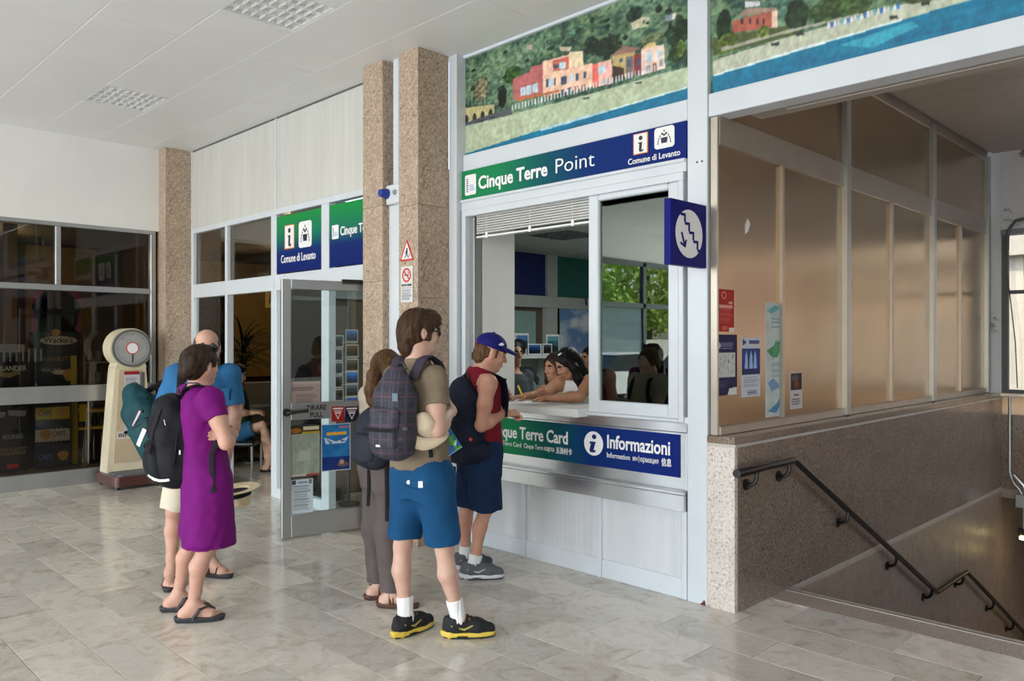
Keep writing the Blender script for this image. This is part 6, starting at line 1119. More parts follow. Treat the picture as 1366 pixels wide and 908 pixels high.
BLUE = cloth('blue_cotton', (.006, .058, .15), var=.15); q = Sculpt(); P.torso(q, [(.76, .15, .12), (.85, .178, .135), (.93, .168, .128), (.965, .162, .122)])
for a_, b_, t in zip(hips, kns, (.88, .86)): e_ = a_+(b_-a_)*t; q.cap(a_, e_, .108, .096, .05, flat=True); q.cap(e_+(a_-b_)*.12, e_, .100, .100, .004, flat=True)
q.fold(.006, 24, 11, .5); shorts = q.mesh('shorts', BLUE, P.root, .0055)
for px, py, r in ((545, 643, .011), (561, 646, .012)):
    p, n = skinpt(P, shorts, px, py); o = (MB().cyl((0, -.002, 0), (0, .001, 0), r, n=14) if px == 545 else MB().box((-r, -.002, -r*1.4), (r, .001, r*1.4))).build('button' if px == 545 else 'pocket_label', LW, P.root); o.location = p
p0, p1 = skinpt(P, shorts, 540, 648)[0], skinpt(P, shorts, 574, 652)[0]; MB().tube([p0, skinpt(P, shorts, 557, 653)[0], p1], .0025, 6).build('pocket_seam', cloth('dark_blue_seam', (.005, .05, .14)), P.root, True)
SH = dict(upper=cloth('black_mesh_shoe', (.018, .018, .02), .7), sole=plain('yellow_sole', (.62, .45, .06), .5), lace=plain('yellow_lace', (.5, .4, .06), .6), sock=SOCK, stripe=plain('olive_yellow', (.35, .3, .06), .5), tread=plain('black_tread', (.015, .015, .015), .6))
shoe(P, ans[0], .09, SH, 1.0, .205, kn=kns[0]); shoe(P, ans[1], .85, SH, 1.0, .205, kn=kns[1])
PLD = plaid('plaid_cloth'); bc = Zp(527, 1.24, -.18); rt_, c_, R_ = pack(P, 'backpack', 'dark plaid rucksack on the back of the man in the tan T-shirt', bc, .114, .084, .235, PLD, -.06, 0, True)
shoulder_straps(P, rt_, c_, R_, .235, .084, Zp(556, 1.515, 0), 1.28, cloth('purple_grey_strap', (.045, .036, .055)), .033, reach=.085, front=.115); A_ = bc-P.f*.11
B('buckle', (-.012, -.004, -.008), (.012, .004, .008), BLACK, rt_).location = skinpt(P, root_bag[rt_.name], 540, 574)[0]; B('buckle', (-.014, -.004, -.02), (.014, .004, .02), plain('blue_grey_clip', (.10, .16, .22), .4), rt_).location = skinpt(P, root_bag[rt_.name], 527, 535)[0]; B('label', (-.018, -.002, -.006), (.018, .002, .006), GREYAL, rt_).location = skinpt(P, root_bag[rt_.name], 506, 596)[0]
pts = [bc-P.f*.125+P.rt*.10*u-vv(0, 0, .085)-P.f*.02*(1-u*u) for u in np.linspace(-1, 1, 7)]; ribbon([tuple(p) for p in pts], .009, .004, 'compression_strap', BLACKW, rt_, tuple(-P.f))
dangle(P, rt_, [skinpt(P, shirt, 573, 585)[0], skinpt(P, shirt, 574, 598)[0], skinpt(P, shirt, 575, 610)[0]])
ht = P.prop('sun_hat', 'beige cloth sun hat tucked under the arm of the man in the tan T-shirt', 'hat'); HT = cloth('beige_cotton', (.52, .43, .31), var=.08); hcn = J(567, 571, -.165); HRt = frame((.8, -.3, -.35), (.38, -.62, .68))
q = Sculpt(); q.ell(hcn+HRt[:, 2]*.015, (.080, .050, .075), HRt, .02); q.cut(hcn-HRt[:, 2]*.02, -HRt[:, 2]); q.fold(.007, 34, 3); cr = q.mesh('crown', HT, ht, .005)
m = MB(); vs = []; fs = []
for i, (r, z) in enumerate(((.078, -.008), (.104, -.020), (.128, -.034))):
    for k in range(40): a = 2*PI*k/40; rr = r*(1+.04*math.sin(3*a)); vs.append(tuple(hcn+HRt @ vv(rr*math.cos(a), rr*.8*math.sin(a), z+.012*math.sin(2*a+1)*i)))
for i in range(2):
    for k in range(40): fs.append((i*40+k, i*40+(k+1) % 40, (i+1)*40+(k+1) % 40, (i+1)*40+k))
o = m.add(vs, fs).build('brim', HT, ht, True); sm = o.modifiers.new('thickness', 'SOLIDIFY'); sm.thickness = .005
c = Canvas(40, 56, (.03, .32, .62)); n = c.noise(4, 5, 3)[..., None]; c.put((c.x+c.y*.6 > .55) & (n[..., 0] > .42), (.12, .45, .14)); c.put((c.x+c.y*.6 > .75) & (n[..., 0] > .5), (.25, .58, .2)); c.poly([(.7, .3), (.95, .42), (.9, .3), (.78, .2)], (.75, .82, .7)); c.poly([(.1, .4), (.35, .6), (.3, .3)], (.45, .62, .6)); c.rect(.0, .0, 1, .02, (.5, .7, .85))
br_ = quad_print(P, (J(591.6, 613, -.06), J(616.6, 596, -.02), J(580, 584, -.06)), c, 'brochure', 'blue and green map leaflet held under the arm of the man in the tan T-shirt', 'leaflet')

# ---- woman in a purple dress
P = Person(4.62, 270, 'woman in purple dress with dark hair in a bun, arms crossed, black rucksack on', 25); J, Zp = P.J, P.Z
P.spine = [Zp(279, .40, 0), Zp(277, .72, 0), Zp(274, .88, 0), Zp(272, 1.02, 0), Zp(270, 1.2, 0), Zp(266, 1.37, .01)]; nk = Zp(264, 1.375, .01)
RS, LS = Zp(281, 1.28, -.14), Zp(252, 1.28, .14); RE, LE = Zp(302, 1.035, -.18), Zp(290, 1.05, .20); RW, LW_ = Zp(306, 1.03, .05), Zp(308, 1.07, -.05)
hips = (Zp(283, .80, -.08), Zp(272, .80, .08)); kns = (Zp(276, .43, -.09), Zp(259, .43, .09)); ans = (Zp(256, .085, -.08), Zp(236, .085, .10)); hc = J(269, 487, .01); HR = frame((math.cos(1.02), math.sin(1.02), -.02)); H = lambda a, b, z: hc+HR @ vv(a, b, z)*.94
q = Sculpt(); P.torso(q, [(.72, .12, .10), (.84, .155, .115), (.95, .135, .10), (1.03, .12, .095), (1.15, .135, .105), (1.26, .14, .095), (1.32, .11, .075), (1.36, .06, .055)])
for s_, e_, w_ in ((RS, RE, RW), (LS, LE, LW_)): arm(q, s_, e_, w_, .90)
for a_, b_, c_ in zip(hips, kns, ans): leg(q, a_, b_, c_, .98, -P.f)
foot(q, ans[0], .2, .92); foot(q, ans[1], .25, .92); head(q, hc, HR, .94, nk, .048, True, .9); hand(q, RW, (-.1, .9, .25), (-.8, 0, 0), .9, .4, 1); hand(q, LW_, (-.80, -.50, .04), (-.4, .8, 0), .9, .18, 1); q.mesh('body', SKP, P.root, .0055); eyes(P, hc, HR, .94)
q = Sculpt(); q.ell(H(-.02, 0, .036), (.106, .086, .094), HR, .03); q.ell(H(-.06, 0, -.02), (.055, .07, .07), HR, .04); q.ell(H(-.090, 0, .0), (.046, .058, .062), HR, .02); q.ell(H(-.105, .01, -.045), (.032, .045, .035), HR, .02); q.ell(H(-.10, -.02, .05), (.030, .035, .03), HR, .015)
for b in (1, -1): q.ell(H(-.01, .064*b, .03), (.05, .022, .045), HR, .03); q.ell(H(-.004, .086*b, -.008), (.022, .014, .034), HR, .006, 's')
q.ell(H(.13, 0, -.04), (.078, .10, .116), HR, .008, 's'); q.fold(.005, 70, 6, .6); q.mesh('hair', DARK_H, P.root, .0045)
sgl = Sculpt()
for b in (1, -1): sgl.ell(H(.066, .036*b, .105), (.010, .030, .024), HR @ Rx(.35*-b), .004); sgl.chain([H(.06, .064*b, .10), H(.02, .084*b, .06), H(-.02, .086*b, .02)], [.004, .004, .003], .004)
sgl.cap(H(.07, .012, .118), H(.07, -.012, .118), .004, .004, .004); sgl.mesh('sunglasses', BLACKM, P.root, .003)
PUR = cloth('purple_jersey', (.145, .004, .14), .8, .14); q = Sculpt(); P.torso(q, [(.425, .172, .152), (.6, .170, .148), (.8, .176, .140), (.9, .168, .132), (1.0, .142, .118), (1.08, .142, .118), (1.18, .158, .122), (1.26, .160, .112), (1.315, .13, .088), (1.345, .085, .066)])
for a_, b_ in zip(hips, kns): q.cap(a_, a_*.1+b_*.9, .102, .085, .06, flat=True)
q.cut(vv(0, 0, .425), vv(0, 0, -1))
for s_, e_ in ((RS, RE), (LS, LE)): q.ell(s_, (.068,)*3, None, .05); q.cap(s_, s_+(e_-s_)*.44, .066, .062, .03, flat=True)
q.cap(nk+vv(0, 0, -.005), nk+vv(0, 0, .1), .066, .085, .01, 's'); q.ell(nk-P.f*.065+vv(0, 0, -.005), (.10, .10, .06), None, .02, 's'); q.fold(.006, 20, 14, .35); q.fold(.003, 52, 15, .5); dress = q.mesh('dress', PUR, P.root, .0055)
dk_ = plain('dark_rubber_sandal', (.022, .024, .03), .55); sandal(P, ans[0], .2, dk_, 1.0); sandal(P, ans[1], .25, dk_, 1.0)
BKB = cloth('black_pack_cloth', (.0075, .008, .011), .6); bc = Zp(235, 1.03, .02); rt_, c_, R_ = pack(P, 'backpack', 'black rucksack on the back of the woman in the purple dress', bc, .155, .135, .27, BKB, .20, 0, True)
shoulder_straps(P, rt_, c_, R_, .27, .135, nk+vv(0, 0, -.03), 1.17, BLACKW, .034, reach=.09, front=.14)
decal(P, rt_, [(198, 634), (205, 639), (212, 641), (219, 641), (226, 640)], .009, 'pale_trim', LW); decal(P, rt_, [(219, 560), (221, 567)], .004, 'zip_pull', GREYAL); decal(P, rt_, [(215, 545), (205, 575), (199, 605)], .006, 'seam', BLACKW); decal(P, rt_, [(240, 550), (236, 585), (232, 620)], .006, 'seam', BLACKW); decal(P, rt_, [(205, 590), (222, 594), (240, 592)], .006, 'zip', BLACKW); o = B('zip_pull', (-.004, -.003, -.012), (.004, .003, .012), GREYAL, rt_); o.location = tuple(skinpt(P, root_bag[rt_.name], 240, 606)[0])
dangle(P, rt_, [J(290, 588, -.165), skinpt(P, dress, 282, 606, .006)[0], skinpt(P, dress, 283, 630, .006)[0], skinpt(P, dress, 284, 657, .006)[0]], w=.015)
MB().tube([tuple(nk+Rz(a) @ vv(.068, 0, 0)+vv(0, 0, -.012-.045*max(0, math.cos(a-P.phi)))) for a in np.linspace(0, 2*PI, 26)], .0045, 6).build('necklace', plain('dark_beads', (.02, .025, .06), .3), P.root, True)

# ---- man in a blue shirt
P = Person(5.30, 266, 'balding man in blue short-sleeved shirt and cream shorts facing the woman in purple', -68); J, Zp = P.J, P.Z
P.spine = [Zp(258, .74, 0), Zp(261, .9, 0), Zp(264, 1.06, 0), Zp(269, 1.28, .0), Zp(272, 1.47, 0)]; nk = Zp(273, 1.455, .0)
RS, LS = Zp(237, 1.375, -.05), Zp(305, 1.375, .06); RE, LE = Zp(219, 1.13, .02), Zp(313, 1.10, .04); RW, LW_ = Zp(226, .93, -.12), Zp(304, .87, -.06)
hips = (Zp(247, .86, -.03), Zp(276, .86, .04)); kns = (Zp(232, .48, -.05), Zp(281, .48, .06)); ans = (Zp(228, .085, -.08), Zp(281, .085, .12)); hc = J(276, 463, -.01); HR = frame((math.cos(-1.15), math.sin(-1.15), -.03)); H = lambda a, b, z: hc+HR @ vv(a, b, z)
q = Sculpt(); P.torso(q, [(.76, .10, .09), (.87, .155, .11), (.96, .155, .115), (1.07, .15, .112), (1.2, .16, .115), (1.32, .17, .115), (1.40, .13, .09), (1.45, .07, .065)])
for s_, e_, w_ in ((RS, RE, RW), (LS, LE, LW_)): arm(q, s_, e_, w_)
for a_, b_, c_ in zip(hips, kns, ans): leg(q, a_, b_, c_, 1.0, -P.f)
foot(q, ans[0], -1.25, .95); foot(q, ans[1], -.35, .95); head(q, hc, HR, 1.0, nk); hand(q, RW, (.1, -.1, -1), (.6, 0, 0), 1.0, .35, 1); hand(q, LW_, (-.05, -.1, -1), (-.7, 0, 0), 1.0, .7, -1); q.mesh('body', SKP, P.root, .0058); eyes(P, hc, HR, 1.0, GREY_H)
q = Sculpt(); q.ell(H(-.025, 0, .02), (.098, .086, .078), HR, .03); q.ell(H(-.02, 0, .115), (.12, .062, .062), HR, .02, 's'); q.ell(H(.12, 0, 0), (.085, .12, .14), HR, .01, 's')
for b in (1, -1): q.ell(H(-.004, .09*b, -.012), (.022, .016, .032), HR, .006, 's')
q.fold(.003, 100, 2); q.mesh('hair', GREY_H, P.root, .0045)
BSH = cloth('blue_check_shirt', (.024, .12, .27), .8, .12, 200); q = Sculpt(); P.torso(q, [(.84, .185, .135), (.95, .178, .135), (1.07, .172, .132), (1.2, .178, .132), (1.32, .185, .13), (1.39, .15, .105), (1.44, .085, .08), (1.47, .065, .065)])
for s_, e_ in ((RS, RE), (LS, LE)): q.ell(s_, (.078,)*3, None, .05); q.cap(s_, s_+(e_-s_)*.74, .076, .080, .03, flat=True)
q.cap(nk+vv(0, 0, -.01), nk+vv(0, 0, .08), .058, .07, .01, 's'); q.fold(.006, 22, 4, .5); sh = q.mesh('shirt', BSH, P.root, .0058)
q = Sculpt()
for b in (1, -1): q.chain([nk-P.f*.03+P.rt*.062*b+vv(0, 0, .02), nk+P.f*.05+P.rt*.055*b+vv(0, 0, -.0), nk+P.f*.085+P.rt*.03*b+vv(0, 0, -.05)], [.017, .017, .012], .01)
q.mesh('collar', BSH, P.root, .005)
p, n = skinpt(P, sh, 296, 523); o = MB().box((-.045, -.003, -.055), (.045, .004, .02)).box((-.05, -.006, .012), (.05, .004, .026)).build('pocket', cloth('darker_blue_pocket', (.025, .12, .27)), P.root); o.location = p; o.rotation_euler = (0, 0, .25)
CRM = cloth('cream_cotton', (.60, .53, .42), var=.06); q = Sculpt(); P.torso(q, [(.76, .15, .12), (.86, .178, .13), (.94, .17, .128)])
for a_, b_ in zip(hips, kns): e_ = a_+(b_-a_)*.97; q.cap(a_, e_, .105, .09, .05, flat=True)
q.fold(.006, 24, 11, .5); q.mesh('shorts', CRM, P.root, .0065)
BRN = plain('brown_leather', (.07, .03, .02), .5); sandal(P, ans[0], -1.25, BRN, 1.0, dk_, 'walk'); sandal(P, ans[1], -.35, BRN, 1.0, dk_, 'walk')
TEAL = cloth('teal_pack_cloth', (.004, .042, .052), .6, .25); bc = Zp(200, 1.03, .17); rt_, c_, R_ = pack(P, 'backpack', 'dark teal rucksack slung on the right shoulder of the man in the blue shirt', bc, .125, .105, .32, TEAL, 0, -.56, True, yaw=1.35, h=.007)
shoulder_straps(P, rt_, c_, R_, .32, .105, nk+vv(0, 0, -.03), 1.2, BLACKW, .028, sides=(1,), reach=.13, front=.14); U_, X_, F_ = R_[:, 2], R_[:, 0], R_[:, 1]
PKM = plain('pale_pink_patch', (.6, .42, .5), .6)
for pp, mt, w_, name in (([(193, 572), (188, 584), (184, 594), (181, 602)], LW, .017, 'pale_stripe'), ([(187, 548), (182, 558), (177, 568)], PKM, .008, 'pale_patch'), ([(204, 510), (196, 530), (190, 550)], BLACKW, .006, 'seam'), ([(222, 520), (212, 545), (204, 570)], BLACKW, .008, 'zip')): decal(P, rt_, pp, w_, name, mt)
st_ = P.prop('straw_hat', 'cream straw hat with dark band hanging from the hand of the blue-shirted man', 'hat'); hz = Zp(314, .63, -.13); STW = plain('straw', (.66, .55, .34), .7, var=.12, scale=30, bmp=.4, bscale=180)
o = MB().lathe([(.0, -.105), (.06, -.105), (.083, -.095), (.092, -.03), (.094, .0), (.155, .008), (.157, .012), (.09, .008), (.086, -.03), (.075, -.085), (0, -.09)], 40).build('hat', STW, st_, True); o.location = tuple(hz); o.rotation_euler = (.10, -.10, 0); o2 = MB().lathe([(.0915, -.034), (.0965, -.034), (.0975, -.006), (.0925, -.006)], 40).build('band', BLACKW, st_, True); o2.location = o.location; o2.rotation_euler = o.rotation_euler
MB().tube([tuple(hz+vv(-.06, 0, .0)), tuple(hz+vv(-.055, .01, .06)), tuple(LW_+vv(0, -.01, -.10))], .003, 6).build('cord', LW, st_, True)

# ---- woman with a ponytail, half hidden
P = Person(4.84, 510, 'woman with brown ponytail and grey trousers half hidden behind the man in tan', 55); J, Zp = P.J, P.Z
P.spine = [Zp(512, .70, 0), Zp(512, .86, 0), Zp(513, 1.0, 0), Zp(516, 1.2, .0), Zp(518, 1.37, 0)]; nk = Zp(518, 1.36, 0)
RS, LS = Zp(541, 1.27, -.09), Zp(493, 1.27, .09); RE, LE = Zp(546, 1.02, -.05), Zp(492, 1.02, .14); RW, LW_ = Zp(552, 1.05, .15), Zp(520, 1.04, .26)
hips = (Zp(521, .80, -.05), Zp(504, .80, .06)); kns = (Zp(516, .45, -.05), Zp(500, .45, .09)); ans = (Zp(522, .085, -.06), Zp(505, .085, .10)); hc = J(518, 493, .0); HR = frame((math.cos(1.0), math.sin(1.0), .0)); H = lambda a, b, z: hc+HR @ vv(a, b, z)*.93
q = Sculpt(); P.torso(q, [(.72, .12, .10), (.84, .15, .11), (1.0, .125, .095), (1.15, .135, .10), (1.26, .135, .09), (1.32, .10, .07), (1.36, .055, .052)])
for s_, e_, w_ in ((RS, RE, RW), (LS, LE, LW_)): arm(q, s_, e_, w_, .88)
for a_, b_, c_ in zip(hips, kns, ans): leg(q, a_, b_, c_, .9, -P.f)
foot(q, ans[0], -.1, .92); foot(q, ans[1], .3, .92); head(q, hc, HR, .93, nk, .048, True, .9); hand(q, RW, (0, .9, .1), (-1, 0, 0), .9, .4, 1); hand(q, LW_, (.8, 0, 0), (0, 0, -1), .9, .4, 1); q.mesh('body', SKF, P.root, .0065)
q = Sculpt(); q.ell(H(-.02, 0, .034), (.106, .086, .094), HR, .03); q.ell(H(-.065, 0, -.02), (.05, .068, .06), HR, .04)
for b in (1, -1): q.ell(H(-.01, .062*b, .02), (.055, .024, .05), HR, .03)
q.ell(H(.13, 0, -.04), (.078, .10, .116), HR, .008, 's'); t0 = J(502, 488, -.10); q.cap(H(-.10, 0, .0), t0, .03, .02, .03); q.chain([t0, J(498, 500, -.12), J(496, 520, -.12), J(496, 535, -.115), J(498, 550, -.11)], [.018, .034, .040, .030, .006], .02); q.fold(.005, 80, 6, .3); q.mesh('hair', hairmat('golden_brown_hair', (.075, .038, .016)), P.root, .005)
MB().tube([tuple(t0+vv(.022*math.cos(a)*.6, -.0, .022*math.sin(a))) for a in np.linspace(0, 2*PI, 14)], .007, 6).build('hair_tie', WHITEP, P.root, True)
q = Sculpt(); P.torso(q, [(.88, .155, .12), (1.0, .14, .112), (1.15, .15, .115), (1.26, .15, .105), (1.31, .12, .085), (1.34, .075, .065)])
for s_, e_ in ((RS, RE), (LS, LE)): q.ell(s_, (.064,)*3, None, .04); q.cap(s_, s_+(e_-s_)*.45, .06, .058, .03, flat=True)
q.cap(nk+vv(0, 0, -.01), nk+vv(0, 0, .08), .058, .07, .01, 's'); q.fold(.005, 22, 4, .5); q.mesh('top', cloth('beige_top', (.36, .31, .24)), P.root, .0065)
GRT = cloth('grey_brown_trouser', (.10, .082, .078)); q = Sculpt(); P.torso(q, [(.72, .14, .12), (.84, .165, .125), (.93, .15, .118)])
for a_, b_, c_ in zip(hips, kns, ans): e_ = c_+vv(0, 0, .02); q.cap(a_, b_, .104, .076, .05); q.cap(b_, e_, .076, .070, .03, flat=True); q.cap(e_+vv(0, 0, .06), e_, .072, .075, .006, flat=True)
q.fold(.007, 26, 21, .45); q.mesh('trousers', GRT, P.root, .0065); LEA = plain('tan_leather_strap', (.16, .07, .04), .5); sandal(P, ans[0], -.1, LEA, .95, BRN, 'walk'); sandal(P, ans[1], .3, LEA, .95, BRN, 'walk')
bc = Zp(499, 1.04, -.12); rt_, c_, R_ = pack(P, 'backpack', 'dark navy-grey rucksack on the back of the woman with the ponytail', bc, .115, .085, .18, cloth('charcoal_pack', (.020, .023, .034), .7), 0, 0, True); shoulder_straps(P, rt_, c_, R_, .18, .085, nk+vv(0, 0, -.04), 1.17, BLACKW, .024, reach=.085, front=.125)
dangle(P, rt_, [J(492, 617, -.1), J(492, 650, -.12), J(491, 675, -.12)]); dangle(P, rt_, [J(515, 617, -.17), J(516, 660, -.17), J(516, 695, -.16)])

# ---- man in a blue cap at the counter
P = Person(5.42, 640, 'man in blue cap and dark red sleeveless top standing at the ticket counter', 35); J, Zp = P.J, P.Z
P.spine = [Zp(639, .72, 0), Zp(640, .9, 0), Zp(640, 1.05, 0), Zp(640, 1.26, 0), Zp(640, 1.42, 0)]; nk = Zp(644, 1.415, 0)
RS, LS = Zp(651, 1.325, -.16), Zp(629, 1.325, .14); RE, LE = Zp(642, 1.05, -.20), Zp(648, 1.08, .26); RW, LW_ = Zp(672, 1.115, -.05), Zp(663, 1.2, .12)
hips = (Zp(645, .86, -.08), Zp(633, .86, .09)); kns = (Zp(648, .47, -.05), Zp(625, .47, .14)); ans = (Zp(632, .09, -.06), Zp(620, .09, .17)); hc = J(655, 471, -.02); HR = frame((math.cos(.2), math.sin(.2), -.24)); H = lambda a, b, z: hc+HR @ vv(a, b, z)
q = Sculpt(); P.torso(q, [(.74, .10, .09), (.86, .155, .115), (.96, .155, .118), (1.07, .15, .115), (1.2, .16, .118), (1.31, .16, .112), (1.38, .12, .09), (1.42, .07, .068)])
for s_, e_, w_ in ((RS, RE, RW), (LS, LE, LW_)): arm(q, s_, e_, w_, .97)
for a_, b_, c_ in zip(hips, kns, ans): leg(q, a_, b_, c_, .96, -P.f)
foot(q, ans[0], .05, .95); foot(q, ans[1], .3, .95); head(q, hc, HR, 1.0, nk, .060); hand(q, RW, (.95, .3, .05), (0, .3, -1), 1.0, 1.15, 1); hand(q, LW_, (.7, -.4, .25), (.0, -.9, 0), 1.0, .7, -1); q.mesh('body', SKO, P.root, .0055); eyes(P, hc, HR, 1.0, GING_H)
q = Sculpt(); q.ell(H(-.035, 0, .0), (.088, .079, .082), HR, .03); q.ell(H(-.07, 0, -.05), (.035, .06, .04), HR, .03); q.ell(H(.10, 0, -.02), (.085, .12, .14), HR, .01, 's')
for b in (1, -1): q.cap(H(.026, .072*b, .02), H(.028, .069*b, -.022), .009, .006, .01); q.ell(H(.0, .092*b, -.010), (.030, .024, .040), HR, .006, 's')
q.fold(.002, 120, 2); q.mesh('hair', GING_H, P.root, .0045)
CAPM = cloth('royal_blue_cap', (.008, .009, .125), .7, .08); q = Sculpt(); q.ell(H(-.012, 0, .055), (.110, .090, .085), HR, .02); q.cut(H(0, 0, .032), -HR @ vv(.12, 0, 1)); q.ell(H(-.012, 0, .05), (.098, .079, .075), HR, .004, 's'); cp = q.mesh('cap', CAPM, P.root, .0045)
q = Sculpt(); q.ell(H(.085, 0, .040), (.095, .078, .024), HR @ Ry(.16), .01); q.ell(H(.08, 0, .026), (.10, .085, .024), HR @ Ry(.16), .004, 's'); q.ell(H(-.012, 0, .04), (.098, .079, .08), HR, .004, 's'); q.cut(H(.06, 0, 0), HR @ vv(-1, 0, -.1)); q.mesh('peak', CAPM, cp, .004)
Sculpt().ell(H(-.012, 0, .141), (.010, .010, .006), HR).mesh('button', CAPM, cp, .003); pp = [H(-.118, .03*u, .045+.02*(1-u*u)) for u in np.linspace(-1, 1, 6)]; ribbon([tuple(v) for v in pp], .007, .004, 'strap', plain('red_tab', (.35, .03, .04), .5), cp, tuple(HR[:, 0]))
Hd = [H(.045, -.087, .085), H(.03, -.090, .078), H(.02, -.093, .065), H(.045, -.090, .062), H(.06, -.082, .072)]; m = MB(); o = HR @ vv(0, -1, .25)*.004; m.add([tuple(v+o) for v in Hd]+[tuple(v-o) for v in Hd], [(0, 1, 2, 3, 4), (9, 8, 7, 6, 5)]+[(i, i+5, (i+1) % 5+5, (i+1) % 5) for i in range(5)]); m.build('bird_emblem', plain('pale_emblem', (.6, .65, .75), .5), cp)
REDT = cloth('dark_red_jersey', (.17, .008, .018), .8, .15); q = Sculpt(); P.torso(q, [(.80, .180, .138), (.92, .172, .134), (1.06, .168, .132), (1.2, .172, .13), (1.3, .165, .125), (1.36, .14, .105), (1.405, .10, .088), (1.435, .072, .072)])
for s_ in (RS, LS): q.ell(s_+(s_-nk)*.12, (.05, .05, .085), None, .02, 's')
q.cap(nk+vv(0, 0, -.01)+P.f*.02, nk+vv(0, 0, .09)+P.f*.03, .066, .085, .01, 's'); q.fold(.006, 22, 4, .5); tank = q.mesh('sleeveless_top', REDT, P.root, .0055)
NVS = cloth('navy_denim', (.006, .02, .06), .8, .2); q = Sculpt(); P.torso(q, [(.72, .15, .125), (.84, .178, .135), (.93, .168, .13)])
for a_, b_ in zip(hips, kns): e_ = a_+(b_-a_)*1.0; q.cap(a_, e_, .108, .112, .05, flat=True)
q.fold(.006, 24, 12, .5); q.mesh('shorts', NVS, P.root, .0055)
SH2 = dict(upper=cloth('grey_mesh_shoe', (.10, .105, .115), .7), sole=plain('white_sole', (.62, .63, .66), .5), lace=MGREY, sock=SOCK, stripe=plain('silver_stripe', (.4, .42, .46), .4), tread=plain('grey_tread', (.06, .065, .075), .6)); shoe(P, ans[0], .05, SH2, 1.02, .165, kn=kns[0]); shoe(P, ans[1], .3, SH2, 1.02, .165, kn=kns[1])
NPK = cloth('navy_pack_cloth', (.008, .012, .028), .65, .25); bc = Zp(619, 1.10, -.08); rt_, c_, R_ = pack(P, 'backpack', 'navy rucksack hanging low on the back of the man in the blue cap', bc, .15, .095, .27, NPK, .10, 0, True)
shoulder_straps(P, rt_, c_, R_, .27, .095, nk+vv(0, 0, -.035), 1.22, NPK, .052, reach=.105, front=.10)
q = Sculpt(); q.ell(bc+P.f*.03+vv(0, 0, -.22)+P.rt*.09, (.13, .10, .09), None, .02); q.box(bc-P.f*.02+vv(0, 0, -.235), (.16, .11, .07), np.stack([P.rt, P.f, vv(0, 0, 1)], 1), .05, .03); q.fold(.005, 30, 9); q.mesh('lower_pouch', NPK, rt_, .0065)
o = Sculpt().ell(J(628, 586, -.285), (.013, .008, .013)).mesh('red_badge', RED, rt_, .004); dangle(P, rt_, [J(606, 622, -.08), J(606, 640, -.10), J(607, 652, -.10)]); dangle(P, rt_, [J(634, 622, -.16), J(635, 640, -.16), J(636, 655, -.15)], w=.018); B('wallet', (-.035, -.01, -.05), (.035, .01, .05), plain('dark_wallet', (.03, .012, .012), .5), None).location = (0, 0, 0); wl_ = COL.objects['wallet']; wl_.location = P.root.location+Matrix.Rotation(PI/4, 3, 'Z') @ Vector(J(667, 523, .06)); wl_.rotation_euler = (0, .12, PI/4); tag(wl_, 'dark wallet in the hand of the man in the blue cap', 'wallet')

# ---- people behind the glass
def simple_person(P, neck, hd, yaw, pitch, skinm, hairm, topm, botm, arms, legs=None, s=.95, h=.008, sleeves=.3, spine=None, long_hair=False, stand=True, fem=False):
    nk = np.array(neck); P.spine = spine or [vv(nk[0], nk[1], 0), nk]; HR = frame((math.cos(yaw), math.sin(yaw), pitch)); hc = np.array(hd); H = lambda a, b, z: hc+HR @ vv(a, b, z)*s; z1 = nk[2]; zw = P.spine[0][2] if spine else z1-.42
    q = Sculpt(); P.torso(q, [(zw-.12, .14, .11), (zw, .14, .105), (z1-.2, .15, .105), (z1-.1, .145, .095), (z1-.04, .1, .075), (z1, .055, .052)])
    for s_, e_, w_, d_ in arms: arm(q, s_, e_, w_, .9); hand(q, w_, d_, (0, 0, -1), .9, .45, 1)
    if legs:
        for a_, b_, c_, fy in legs: leg(q, a_, b_, c_, .92, (0, 0, 0)); foot(q, c_, fy, .92)
    head(q, hc, HR, s, nk, .05, fem, .92); body = q.mesh('body', skinm, P.root, h)
    eyes(P, hc, HR, s)
    q = Sculpt(); q.ell(H(-.02, 0, .036), (.106*s, .088*s, .094*s), HR, .03); q.ell(H(-.06, 0, -.03), (.05*s, .07*s, .07*s), HR, .04)
    if long_hair:
        for b in (1, -1): q.chain([H(.02, .07*b, .04), H(.0, .086*b, -.04), H(.01, .085*b, -.13), H(.02, .07*b, -.22)], [.03, .032, .032, .022], .03)
        q.ell(H(-.08, 0, -.1), (.045, .08, .13), HR, .04)
    q.ell(H(.125, 0, -.035), (.076, .085, .110), HR, .008, 's'); q.fold(.003, 90, 2, .4); q.mesh('hair', hairm, P.root, .006)
    q = Sculpt(); P.torso(q, [(zw-.14, .16, .128), (zw, .155, .12), (z1-.2, .165, .12), (z1-.1, .158, .108), (z1-.05, .12, .085), (z1-.025, .07, .065)])
    for s_, e_, w_, d_ in arms:
        if sleeves: q.ell(s_, (.066,)*3, None, .04); q.cap(s_, s_+(e_-s_)*min(sleeves, 1), .062, .056, .03, flat=sleeves < 1)
        if sleeves > 1: q.cap(e_, e_+(w_-e_)*.9, .052, .042, .02, flat=True)
    q.cap(nk+vv(0, 0, -.02), nk+vv(0, 0, .08), .058, .075, .01, 's'); q.fold(.005, 24, 4, .5); q.mesh('top', topm, P.root, h)
    return H, HR, body
STL = cloth('dark_trouser', (.02, .022, .03))
